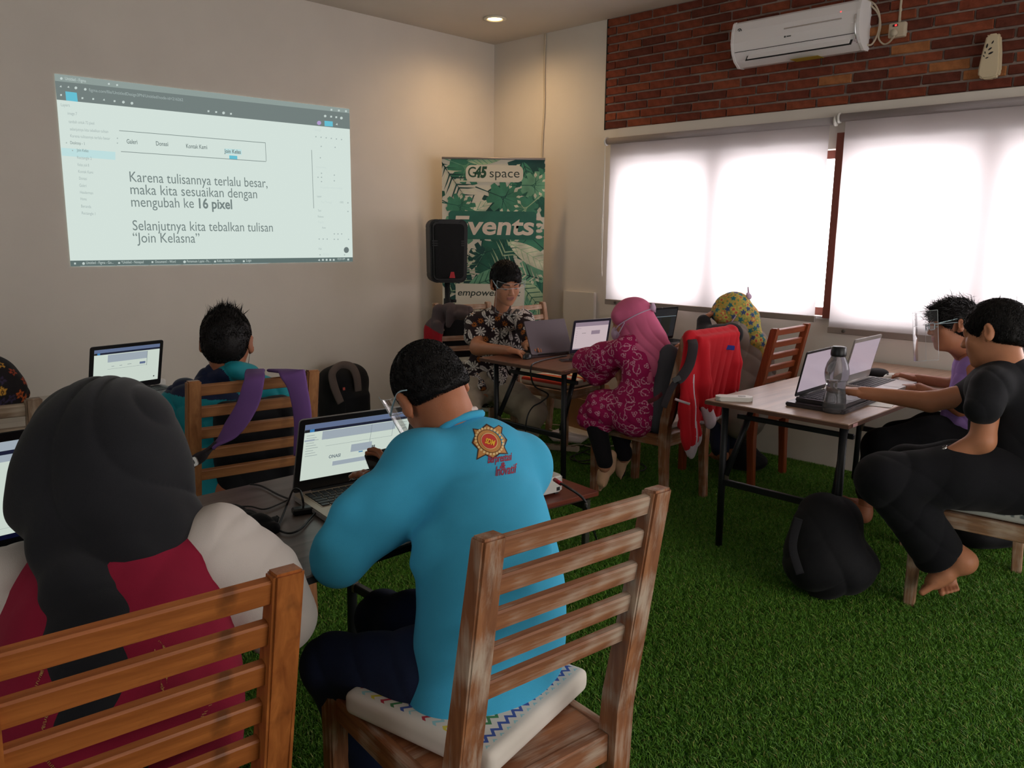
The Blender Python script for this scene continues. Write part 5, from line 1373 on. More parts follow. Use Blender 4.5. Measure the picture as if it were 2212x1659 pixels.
S.cap(at(2085, 905, 3.92), at(2062, 892, 3.96), .08, .06, .04)
S.ell(nu+unit(pu.c-nu)*.045, V(.045, .045, .05), None, .008, '-')
cloth_obj(pu, 'shirt', S, .005, cloth('lilac_cotton', (146, 116, 182), var=.06), folds([unit(R_+U_*.7), unit(R_-U_)], .006, 70, 13), relax=2)
M_blkpant = cloth('black_trousers', (20, 20, 24), var=.15)
S = SDF(); S.chain([at(2115, 945, 3.95), at(2010, 945, 3.98), at(1902, 964, 4.02)], [.13, .10, .086], .04); S.chain([at(1902, 964, 4.02), at(1885, 1060, 4.05)], [.084, .080], .03)
S.chain([at(2115, 940, 4.05), at(2010, 930, 4.15), kU2, V(4.35, 1.56, .12)], [.12, .09, .075, .06], .04)
cloth_obj(pu, 'trousers', S, .006, M_blkpant, folds([unit(R_*.4+U_)], .006, 60, 7))
gl = pu.h; M_gf = plain('pale_glasses_frame', (170, 186, 196), rough=.3); M_lens = clear('lens', (.95, .97, 1), .06, .02)
Mh = Matrix([list(pu.R[i])+[float(pu.c[i])] for i in range(3)]+[[0, 0, 0, 1]])
ge = empty('glasses', 'rectangular glasses with pale frames worn by the person in the purple tee', 'glasses', tuple(float(q) for q in pu.c)); Mg = Matrix.Translation(-ge.location) @ Mh
for q in (-1, 1):
    rim = [(q*.034+x, .1065-abs(q*.034+x)*.10, .002+z) for x, z in rounded(.052, .034, .010, 3)]
    tube('rim', rim, .0020, M_gf, ge, seg=6, n=1, closed=True).matrix_local = Mg
    bm = bmesh.new(); bm.faces.new([bm.verts.new(p) for p in rim]); link('lens', bm_done(bm, 'lens'), M_lens, ge).matrix_local = Mg
    tube('temple_arm', [(q*.060, .100, .010), (q*.076, .06, .010), (q*.083, .0, .010), (q*.080, -.02, -.004)], .0018, M_gf, ge, seg=6).matrix_local = Mg
tube('bridge', [(-.008, .1065, .006), (0, .109, .008), (.008, .1065, .006)], .0018, M_gf, ge, seg=6).matrix_local = Mg
face_shield(pu, 'clear face shield worn over glasses by the person in purple', top=.075, bot=-.16, depth=.175, tilt=.03)

# ============ person in the black tee at the right edge
pn = Person('person in a black tee and black trousers reaching for the keyboard, feet tucked back', at(2200, 1020, 3.1), (182, 122, 90))
pn.head(at(2148, 722, 3.14), F_*.72-R_*.66-U_*.10, U_+F_*.1, 1.08)
S = SDF(); pn.head_sdf(S); nn_ = at(2178, 800, 3.10); S.cap(pn.h(0, -.03, -.04), nn_, .054, .06, .03).cap(pn.h(0, .0, -.06), nn_, .05, .055, .03); pn.add(S, .0038)
wN = at(1862, 848, 3.50); eN = at(2010, 868, 3.42); eN2 = at(2122, 952, 3.02); wN2 = at(2042, 988, 3.08)
S = SDF(); S.chain([nn_, at(2190, 900, 3.15), at(2200, 1010, 3.12)], [.05, .1, .1], .03)
S.chain([nn_-UP*.05, at(2128, 845, 3.30), eN, wN], [.05, .050, .042, .027], .02)
S.chain([nn_-UP*.05, at(2136, 846, 3.05), eN2, wN2], [.05, .050, .044, .030], .02)
kN, aN = at(1908, 1035, 3.12), at(2046, 1178, 3.20)
kN2, aN2 = at(1960, 1010, 3.30), at(2028, 1185, 3.36)
pn.add(S, .0062); S = SDF()
S.chain([at(2200, 1030, 3.10), kN, aN], [.09, .055, .036], .02); S.chain([at(2200, 1020, 3.22), kN2, aN2], [.09, .055, .036], .02)
pn.add(S, .009)
S = SDF(); hand(S, wN, unit(at(1820, 842, 3.56)-wN), -UP, 1, curl=(.2, .25, .3, .35)); pn.add(S, .0038)
S = SDF(); hand(S, wN2, -R_*.35-U_*.6+F_*.8, -UP, -1, curl=(.3, .35, .4, .45)); pn.add(S, .0038)
S = SDF(); foot(S, at(2104, 1220, 3.16), at(1992, 1280, 3.22), -R_*.3+U_+F_*.1, k=1.3, side=-1); S.cap(aN, at(2080, 1212, 3.17), .044, .040, .04); pn.add(S, .0038)
S = SDF(); foot(S, at(2030, 1215, 3.42), at(2052, 1284, 3.22), U_-R_*.2, k=1.2); S.cap(aN2, at(2032, 1205, 3.40), .040, .036, .03); pn.add(S, .0038)
pn.finish()
pn.hair(spikes=14000, L=.024, up=.12, wide=1.2, vol=1.04, seed=6, back=-.035, vox=.004)
S = SDF()
S.chain([at(2180, 850, 3.12), at(2200, 910, 3.13), at(2215, 975, 3.12), at(2220, 1040, 3.10)], [.135, .165, .17, .175], .06, flat=(unit(R_*.8+F_*.5), .74))
S.cap(at(2130, 838, 3.28), at(2146, 832, 3.06), .072, .074, .07); S.cap(nn_, at(2180, 850, 3.12), .062, .11, .04)
S.chain([at(2138, 842, 3.03), at(2124, 880, 3.00)], [.072, .066], .03); S.chain([at(2125, 838, 3.30), at(2092, 858, 3.36)], [.076, .070], .03)
S.ell(nn_+unit(pn.c-nn_)*.05, V(.05, .05, .05), None, .01, '-')
M_tee = cloth('black_tee_cotton', (30, 30, 34), var=.12)
cloth_obj(pn, 'shirt', S, .0055, M_tee, folds([unit(R_+U_*.5), unit(R_*.6-U_)], .007, 55, 17), relax=2)
S = SDF(); S.chain([at(2215, 1040, 3.10), at(2060, 1030, 3.10), kN], [.14, .115, .100], .05); S.chain([at(2205, 1020, 3.24), at(2080, 1010, 3.26), kN2], [.13, .105, .09], .05)
dN = unit(at(2040, 1190, 3.20)-kN); S.chain([kN, at(1975, 1115, 3.16), at(2040, 1215, 3.21)], [.10, .092, .098], .03); S.chain([kN2, at(2045, 1190, 3.32)], [.09, .088], .03)
S.box(at(2030, 1186, 3.22)+dN*.30, V(.30, .30, .30), np.array(Vector([float(q) for q in dN]).to_track_quat('Y', 'Z').to_matrix()), .002, .006, '-')
cloth_obj(pn, 'trousers', S, .006, M_blkpant, folds([unit(R_*.5+U_), unit(R_-U_*.5)], .008, 45, 19), relax=2)
wt = empty('wristwatch', 'metal wristwatch on the wrist resting on black trousers', 'watch', tuple(float(q) for q in wN2))
dW = unit(wN2-eN2); aW = unit(np.cross(dW, UP)); bW = np.cross(dW, aW); cW = -dW*.012
tube('band', [tuple(cW+aW*.031*cos(t)+bW*.031*sin(t)) for t in [2*pi*i/20 for i in range(20)]], .0045, M_chrome, wt, seg=8, n=1, closed=True)
up_ = unit(UP-dW*(UP@dW)); Mw = frame(cW+up_*.031, dW, np.cross(up_, dW))
lathe('case', [(0, 0), (.018, 0), (.019, .005), (.015, .008), (0, .008)], M_chrome, wt, seg=24).matrix_local = Mw
lathe('dial', [(0, .0083), (.014, .0083), (0, .0084)], plain('dial_dark', (30, 32, 36), rough=.2), wt, seg=24).matrix_local = Mw
# ---------------------------------------------------------------- projected picture on the wall
def ay(px, py, Y=YW-0.006):
    q = _f + _r*(px-W_/2)/CAM_F + _u*(H_/2-py)/CAM_F; p = CAM_POS + q*(Y-CAM_POS[1])/q[1]; return p[0], p[2]
PX0, PZ0 = 1.581, 1.265
proj = empty('projected_picture', 'picture of a browser design screen projected on the plain wall', 'projection', (PX0, YW-0.004, PZ0))
def pl(px, py):   # photo pixel of the picture -> picture-local x, z
    x, z = ay(px, py); return x-PX0, z-PZ0
def pc(cx, cy): return pl(100+cx*0.30741, 140+cy*0.3075)   # pixel of a close-up of that part of the photo
E_ = {k: emit('light_'+k, c, s) for k, c, s in (('white', (182, 194, 188), .84), ('tab', (122, 134, 130), .85), ('bar', (98, 108, 106), .85), ('tool', (92, 102, 101), .85), ('cyan', (96, 176, 194), .72), ('pale', (166, 194, 194), .82), ('ink', (104, 116, 114), .8), ('ink2', (140, 152, 150), .85), ('task', (84, 98, 96), .8), ('bright', (176, 188, 184), .75), ('lilac', (166, 146, 190), .7), ('orange', (190, 120, 100), .8), ('faint', (168, 180, 176), .9))}
LAY = [0]
def pquad(name, pts, m, lift=1):
    bm = bmesh.new(); vs = [bm.verts.new((p[0], -0.0006*lift, p[1])) for p in pts]; bm.faces.new(vs)
    bmesh.ops.recalc_face_normals(bm, faces=bm.faces[:])
    return link(name, bm_done(bm, name), m, proj)
def cq(name, x0, y0, x1, y1, m, lift, slope=0.12):
    """rectangle given by close-up pixels, following the keystone slope of the picture"""
    return pquad(name, [pc(x0, y0), pc(x1, y1), pc(x1, y1), pc(x0, y0)], m, lift)
def quadc(name, c, m, lift): return pquad(name, [pc(*q) for q in c], m, lift)
quadc('page', [(58, 62), (2130, 310), (2155, 1382), (172, 1417)], E_['white'], 0)
quadc('tab_bar', [(58, 62), (2130, 310), (2131, 345), (62, 118)], E_['tab'], 1)
quadc('tool_bar', [(61, 112), (2131, 340), (2134, 452), (74, 244)], E_['bar'], 1.2)
quadc('active_tool', [(134, 186), (214, 196), (222, 260), (140, 250)], E_['cyan'], 2)
quadc('task_bar', [(168, 1376), (2154, 1352), (2155, 1382), (172, 1417)], E_['task'], 1)
quadc('share_button', [(1955, 393), (2013, 398), (2014, 434), (1956, 430)], E_['cyan'], 2)
quadc('layer_highlight', [(104, 582), (486, 612), (486, 668), (110, 638)], E_['pale'], 1)
quadc('size_badge', [(1286, 636), (1342, 640), (1343, 664), (1287, 661)], E_['cyan'], 2)
quadc('join_highlight', [(1252, 588), (1372, 596), (1374, 632), (1254, 625)], E_['pale'], 1.4)
for k, (a, b) in enumerate((((512, 460), (1538, 546)), ((525, 607), (1544, 678)), ((1538, 546), (1544, 678)), ((1863, 598), (1878, 1008)))):
    w = 4 if k < 2 else 3
    if k < 2: quadc('frame_line', [a, b, (b[0], b[1]+w), (a[0], a[1]+w)], E_['ink'], 2)
    else: quadc('frame_line', [a, (a[0]+w, a[1]), (b[0]+w, b[1]), b], E_['ink'], 2)
bm = bmesh.new()
for j in range(12):
    p = pc(1917+15*cos(j*pi/6), 408+15*sin(j*pi/6)); bm.verts.new((p[0], -0.0014, p[1]))
bm.faces.new(bm.verts); bmesh.ops.recalc_face_normals(bm, faces=bm.faces[:]); link('user_dot', bm_done(bm, 'user_dot'), E_['lilac'], proj)
bm = bmesh.new()
for j in range(16):
    p = pc(2109+18*cos(j*pi/8), 1301+21*sin(j*pi/8)); bm.verts.new((p[0], -0.0014, p[1]))
bm.faces.new(bm.verts); bmesh.ops.recalc_face_normals(bm, faces=bm.faces[:]); link('help_dot', bm_done(bm, 'help_dot'), E_['tool'], proj)
def ptext(s, x0, y0, x1, y1, h, m, bold=0.0, lift=2.5, name='lettering', shear=0):
    """text whose baseline runs between two close-up pixels"""
    a, b = pc(x0, y0), pc(x1, y1); d = (b[0]-a[0], 0, b[1]-a[1]); L = math.hypot(d[0], d[2])
    return text(name, s, h*0.00098, m, proj, frame((a[0], -0.0006*lift, a[1]), d, (0, 0, 1)), bold=bold, extrude=0, fit=L, shear=shear)
ptext('Karena tulisannya terlalu besar,', 582, 820, 1550, 862, 92, E_['ink'])
ptext('maka kita sesuaikan dengan', 588, 908, 1478, 938, 92, E_['ink'])
ptext('mengubah ke', 594, 996, 1034, 1005, 92, E_['ink']); ptext('16 pixel', 1060, 1006, 1294, 1012, 92, E_['ink'], bold=.0022)
ptext('Selanjutnya kita tebalkan tulisan', 606, 1162, 1590, 1172, 92, E_['ink'])
ptext('\u201cJoin Kelasna\u201d', 608, 1248, 1076, 1250, 92, E_['ink'])
ptext('Galeri', 565, 552, 640, 557, 38, E_['ink'], bold=.0005); ptext('Donasi', 770, 566, 856, 571, 38, E_['ink'], bold=.0005)
ptext('Kontak Kami', 982, 584, 1130, 592, 38, E_['ink'], bold=.0005); ptext('Join Kelas', 1254, 618, 1370, 625, 36, E_['ink'], bold=.0008)
ptext('Untitled - Figma', 132, 106, 278, 124, 26, E_['bright']); ptext('figma.com/file/UntitledDesign3PN/Untitled?node-id=216262', 300, 186, 962, 256, 26, E_['ink2'])
for i, (s, x, y, w) in enumerate((('Layers', 102, 290, 62), ('image 7', 150, 350, 66), ('tambah untuk 72 pixel', 158, 408, 180), ('selanjutnya kita tebalkan tulisan', 166, 460, 270), ('Karena tulisannya terlalu besar', 168, 508, 280), ('Desktop - 1', 168, 556, 100), ('Join Kelas', 216, 608, 82), ('Rectangle 2', 216, 660, 102), ('Kelas yuk 8', 220, 710, 80), ('Kontak Kami', 224, 758, 104), ('Donasi', 230, 806, 54), ('Galeri', 232, 856, 50), ('Headerman', 236, 904, 92), ('Home', 240, 950, 42), ('Beranda', 244, 1002, 70), ('Rectangle 1', 248, 1050, 96))):
    ptext(s, x, y, x+w, y+w*.07, 25, E_['ink2'] if i not in (5, 6) else E_['ink'])
for s, x, y, w in (('Design', 1886, 464, 44), ('Constraints', 1896, 724, 70), ('Layer', 1902, 930, 32), ('Text', 1908, 1030, 24), ('Roboto', 1908, 1072, 40), ('Regular', 1910, 1110, 42), ('Fill', 1914, 1300, 18), ('Fix position when scrolling', 1926, 866, 152), ('Pass Through', 1930, 970, 76), ('100%', 2062, 972, 24), ('Auto', 1938, 1150, 26), ('000000', 1944, 1338, 44)):
    ptext(s, x, y, x+w, y+w*.05, 22, E_['faint'] if w > 40 else E_['ink2'])
for s, x, w in (('Untitled - Figma - Go...', 280, 190), ('*Untitled - Notepad', 528, 156), ('Document1 - Word', 766, 142), ('Pertemuan 1.pptx - Po...', 988, 164), ('Kelas - Adobe XD', 1200, 122), ('Logo', 1404, 36), ('10:24 AM', 2044, 52)):
    ptext(s, x, 1400-(x-280)*.016, x+w, 1400-(x+w-280)*.016, 24, E_['bright'])
for x0, w in ((238, 250), (496, 224), (732, 214), (962, 202), (1172, 192), (1378, 184)):
    y = 1413-(x0-238)*.016; quadc('task_underline', [(x0, y), (x0+w, y-3), (x0+w, y), (x0, y+3)], E_['ink2'], 2)
icons = bmesh.new()
def icq(cx, cy, r, n=4, a0=.78):
    vs = [icons.verts.new((pc(cx+r*cos(a0+2*pi*k/n), cy+r*sin(a0+2*pi*k/n))[0], -0.0015, pc(cx+r*cos(a0+2*pi*k/n), cy+r*sin(a0+2*pi*k/n))[1])) for k in range(n)]
    icons.faces.new(vs)
for cx, cy, n in ((102, 152, 3), (156, 156, 3), (208, 162, 10), (274, 172, 6), (106, 96, 6), (440, 134, 4), (498, 142, 4), (104, 212, 4), (254, 234, 4), (330, 240, 4), (406, 246, 3), (480, 255, 4), (542, 262, 8), (602, 270, 8), (1140, 326, 4), (1194, 332, 4), (1246, 338, 10), (1298, 344, 4), (1960, 360, 5), (2002, 364, 4), (2038, 368, 4), (2074, 374, 8), (2042, 418, 3), (2004, 316, 4), (2056, 321, 4), (2106, 326, 4), (202, 1396, 4), (262, 1396, 8), (512, 1392, 4), (746, 1386, 4), (972, 1384, 8), (1186, 1382, 4), (1388, 1380, 4), (1918, 1372, 3), (1944, 1370, 4), (1970, 1370, 4), (1996, 1370, 4), (2020, 1370, 4), (2122, 1368, 4)):
    icq(cx, cy, 10 if n > 4 else 9, n)
bmesh.ops.recalc_face_normals(icons, faces=icons.faces[:])
o = link('icons', bm_done(icons, 'icons'), E_['bright'], proj); o['kind'] = 'stuff'
icons = bmesh.new()
for cx, cy in [(1895+i*36, 505+i*4) for i in range(6)]+[(1932, 573), (2030, 580), (1926, 653), (1910, 790), (1934, 790), (1934, 762), (1934, 820), (2024, 775), (2024, 815), (2120, 970), (2120, 1030), (2024, 1188), (2050, 1188), (2076, 1188), (1918, 1224), (1946, 1224), (1974, 1224), (2024, 1226), (2050, 1226), (2124, 1226), (1924, 1335), (2096, 1335), (185, 602), (142, 548), (500, 516), (500, 550)]: icq(cx, cy, 5.5, 4)
bmesh.ops.recalc_face_normals(icons, faces=icons.faces[:])
o = link('panel_icons', bm_done(icons, 'panel_icons'), E_['ink2'], proj); o['kind'] = 'stuff'

# ---------------------------------------------------------------- roll-up banner
BL_, BWD, BHT = (4.315, 5.145), 0.83, 2.08
ban = empty('rollup_banner', 'tall green leaf-print roll-up banner standing across the corner', 'banner', ((BL_[0]+.29), (BL_[1]-.29), 0))
Mb = Matrix.Translation(-ban.location) @ frame((BL_[0], BL_[1], 0), (.707, -.707, 0), (0, 0, 1))
def bpl(name, poly, m, h=0.0, z=0.0):
    bm = bmesh.new(); bm_prism(bm, poly, h, Matrix.Translation((0, 0, z)))
    if not h: bmesh.ops.recalc_face_normals(bm, faces=bm.faces[:])
    o = link(name, bm_done(bm, name), m, ban); o.matrix_local = Mb; return o
def bp(px, py): return ((px-947)*BWD/221, BHT-(py-345)*.00376)
bpl('sheet', [(0, .08), (BWD, .08), (BWD, BHT), (0, BHT)], plain('banner_cream', (214, 206, 186), rough=.6), .001, -.001)
tube('top_rail', [(0, BHT, 0), (BWD, BHT, 0)], .009, M_alu, ban, seg=10, n=1).matrix_local = Mb
o = prism('base', [(-.02, 0), (BWD+.02, 0), (BWD+.02, .075), (-.02, .075)], .10, plain('banner_base', (190, 190, 188), rough=.3, metal=.5), ban, bevel=.01); o.matrix_local = Mb @ Matrix.Translation((0, 0, -.05))
GR = [plain('print_green_%d' % i, c, rough=.65, var=.25, vscale=9) for i, c in enumerate([(34, 94, 76), (62, 126, 98), (104, 158, 124), (26, 72, 66), (160, 184, 144), (208, 206, 178), (136, 170, 130)])]
lb = bmesh.new(); rl = random.Random(12); zz = [0.0004]
def clip_add(poly, mi):
    # clip a convexish polygon to the printed area
    def clip(P, f, g):
        o = []
        for i in range(len(P)):
            a, b = P[i-1], P[i]; fa, fb = f(a), f(b)
            if (fa >= 0) != (fb >= 0):
                t = fa/(fa-fb); o.append((a[0]+(b[0]-a[0])*t, a[1]+(b[1]-a[1])*t))
            if fb >= 0: o.append(b)
        return o
    for f in (lambda p: p[0], lambda p: BWD-p[0], lambda p: p[1]-.08, lambda p: BHT-.002-p[1]):
        poly = clip(poly, f, None)
        if len(poly) < 3: return
    bm_prism(lb, poly, 0, Matrix.Translation((0, 0, zz[0])), mi)
def leaf_at(x, y, ang, L, w, kind, mi, vein):
    ca, sa = cos(ang), sin(ang)
    T = lambda u, v: (x+u*ca-v*sa, y+u*sa+v*ca)
    zz[0] += .00006
    if kind == 'banana':
        pts = []
        for s in (1, -1):
            ks = range(13) if s > 0 else range(11, 0, -1)
            for k in ks:
                t = k/12; pts.append(T(L*t, s*w*sin(pi*t**.8)*(1 if t < .95 else .6)))
        clip_add(pts, mi); zz[0] += .00003
        clip_add([T(0, .004), T(L, 0), T(0, -.004)], vein)
        for k in range(1, 9):
            for s in (1, -1):
                t = k/9.5; hw = w*sin(pi*min(1, t+.12)**.8)*.93; clip_add([T(L*t, 0), T(L*(t+.13), s*hw), T(L*(t+.13)+.008, s*hw), T(L*t+.010, 0)], vein)
    elif kind == 'fern':
        for k in range(1, 13):
            for s in (1, -1):
                t = k/13; l_ = w*1.25*sin(pi*(t*.85+.1)); b = L*t
                clip_add([T(b, 0), T(b+l_*.35, s*l_*.5), T(b+l_*.62, s*l_), T(b+l_*.18+.012, s*l_*.55), T(b-.014, 0)], mi if k % 3 else vein)
        clip_add([T(0, .005), T(L, 0), T(0, -.005)], 3)
    else:   # monstera: lobed disc with holes
        pts = []
        for k in range(44):
            a = 2*pi*k/44; r = w*(1+.10*cos(a)) * (1-.38*max(0, cos(11*a))**6 if abs(a-pi) > .4 else .85)
            pts.append(T(L*.45+r*1.25*cos(a), r*sin(a)))
        # lobes as a fan so the outline stays valid
        c = T(L*.45, 0)
        for i in range(44): clip_add([c, pts[i-1], pts[i]], mi)
        zz[0] += .00003
        clip_add([T(-w*.6, .005), T(L*.45+w*1.2, 0), T(-w*.6, -.005)], vein)
        for k in range(6):
            a = (-1, 1)[k % 2]*(.5+.5*(k//2)); r = w*.74
            cxx, cyy = L*.45+r*cos(a)*1.1, r*sin(a)
            clip_add([T(cxx+.022*cos(a+q*pi/4)*(1 if q % 4 == 0 else .6), cyy+.022*sin(a+q*pi/4)*(1 if q % 4 == 0 else .45)) for q in range(8)], 5)
            clip_add([T(L*.3+k*.01, 0), T(L*.45+w*cos(a)*1.1, w*.9*sin(a)), T(L*.3+k*.01+.008, 0)], vein)
for k in range(26):
    leaf_at(rl.uniform(0, BWD), rl.uniform(.15, BHT), rl.uniform(0, 6.28), rl.uniform(.25, .4), rl.uniform(.11, .17), 'monstera', rl.choice((0, 1, 3, 0, 2)), rl.choice((3, 2)))
for px, py, a, L, w, k, m, v in ((945, 352, -55, .42, .10, 'fern', 3, 5), (950, 498, 32, .50, .075, 'banana', 5, 2), (1000, 350, 8, .36, .05, 'banana', 4, 2), (1120, 350, -70, .34, .05, 'banana', 1, 3),
                                 (1040, 412, -20, .38, .14, 'monstera', 1, 3), (1110, 400, 0, .3, .11, 'monstera', 2, 0), (1150, 430, -140, .25, .10, 'monstera', 1, 4), (1020, 560, -30, .4, .15, 'monstera', 0, 3), (960, 440, -10, .2, .10, 'monstera', 1, 0),
                                 (1090, 520, -30, .55, .07, 'banana', 5, 4), (1050, 600, 60, .42, .09, 'fern', 4, 0), (1165, 600, 165, .46, .10, 'fern', 5, 3), (1000, 620, 20, .5, .08, 'banana', 2, 0), (1110, 600, -50, .45, .09, 'banana', 4, 0), (1120, 660, -60, .3, .10, 'monstera', 0, 2), (1150, 740, 100, .4, .07, 'banana', 2, 0), (960, 640, 60, .4, .09, 'fern', 4, 0)):
    u, v_ = bp(px, py); leaf_at(u, v_, radians(a), L, w, k, m, v)
bmesh.ops.recalc_face_normals(lb, faces=lb.faces[:])
for f in lb.faces:
    if f.normal.z < 0: f.normal_flip()
o = link('leaf_print', bm_done(lb, 'leaf_print'), GR, ban); o.matrix_local = Mb; o['kind'] = 'stuff'
zt = zz[0]+.0003
def rp(x0, y0, x1, y1, r):
    a, b = bp(x0, y0), bp(x1, y1); return rounded(b[0]-a[0], a[1]-b[1], r, 6, (a[0]+b[0])/2, (a[1]+b[1])/2)
bpl('title_panel', rp(998, 359, 1121, 394, .045), MATS['banner_cream'], 0, zt)
bpl('events_panel', rp(961, 455, 1151, 515, .03), plain('print_teal_panel', (44, 104, 88), rough=.65, var=.1, vscale=8), 0, zt)
bpl('slogan_panel', rp(976, 611, 1127, 900, .01), MATS['banner_cream'], 0, zt)
M_txtg = plain('print_text_green', (36, 78, 56)); M_txtd = plain('print_text_dark', (58, 66, 58))
def btext(s, x0, y0, w, h, m, **kw):
    u, v_ = bp(x0, y0); return text('lettering', s, h, m, ban, Mb @ Matrix.Translation((u, v_, zt+.0004)), extrude=0, fit=w*BWD/221, **kw)
btext('G', 1002, 384, 17, .115, M_txtg, bold=.001); btext('45', 1017, 384, 27, .115, M_txtg, bold=.006, shear=.2); btext('space', 1048, 384, 64, .10, M_txtd)
btext('Events', 968, 504, 175, .205, plain('print_pink_cream', (222, 204, 186)), bold=.005, shear=.12)
btext('empowerment', 979, 637, 138, .075, M_txtd, shear=.2, bold=.001)
btext('by creative space', 990, 668, 120, .06, M_txtd, shear=.2)
for k in range(4):
    u, v_ = bp(1157, 470+k*13); bpl('hole_print', [(u+.03*cos(q*pi/5), v_+.014*sin(q*pi/5)) for q in range(10)], MATS['print_pink_cream'], 0, zt)

# ---------------------------------------------------------------- loudspeaker on its stand
M_spk = plain('speaker_black', (26, 25, 26), rough=.6, bumpy=.2, bscale=300); M_grl = plain('speaker_grille', (14, 14, 15), rough=.9, bumpy=.9, bscale=500)
sp_c = at(966, 540, 6.05); sp_b = V(sp_c[0], sp_c[1], 0)
yaw = .18
stn = empty('speaker_stand', 'black pole stand carrying the loudspeaker beside the banner', 'stand', tuple(sp_b))
tube('pole', [(0, 0, .10), (0, 0, 1.12)], .020, M_spk, stn, seg=14, n=1); tube('sleeve', [(0, 0, .70), (0, 0, 1.0)], .028, M_spk, stn, seg=14, n=1)
tube('knob', [(.028, -.01, .98), (.062, -.03, .98)], .012, M_spk, stn, seg=10, n=1)
for k in range(3):
    a = 2*pi*k/3+.5; tube('leg', [(.03*cos(a), .03*sin(a), .42), (.36*cos(a), .36*sin(a), .012)], .012, M_spk, stn, seg=8, n=1); tube('brace', [(.02*cos(a), .02*sin(a), .14), (.19*cos(a), .19*sin(a), .225)], .007, M_spk, stn, seg=6, n=1)
spk = empty('loudspeaker', 'black portable loudspeaker with small red badge beside the banner', 'loudspeaker', (float(sp_b[0]), float(sp_b[1]), 1.12))
fr_ = unit(-F_*V(1, 1, 0)+R_*.25); sr_ = unit(np.cross(UP, fr_))*1.0
Ms = frame((0, 0, .235), (float(sr_[0]), float(sr_[1]), 0), (0, 0, 1))    # z points to the listener
def spoly(w, h, r): return [(x*(1-.10*(-y/h if y < 0 else 0)), y) for x, y in rounded(w, h, r, 6)]
prism('cabinet', spoly(.285, .465, .055), .24, M_spk, spk, M=Ms @ Matrix.Translation((0, 0, -.15)), bevel=.02)
prism('grille', spoly(.225, .40, .03), .012, M_grl, spk, M=Ms @ Matrix.Translation((.0, .0, .087)), bevel=.004)
for s in (-1, 1):
    for k in range(3): prism('port_slot', rounded(.042, .009, .004, 3, s*.108, .075-k*.016), .006, M_spk, spk, M=Ms @ Matrix.Translation((0, 0, .096)))
prism('badge', [(-.022, -.195), (.022, -.195), (.014, -.150), (-.010, -.150)], .004, plain('badge_red', (186, 40, 48)), spk, M=Ms @ Matrix.Translation((.02, 0, .099)))

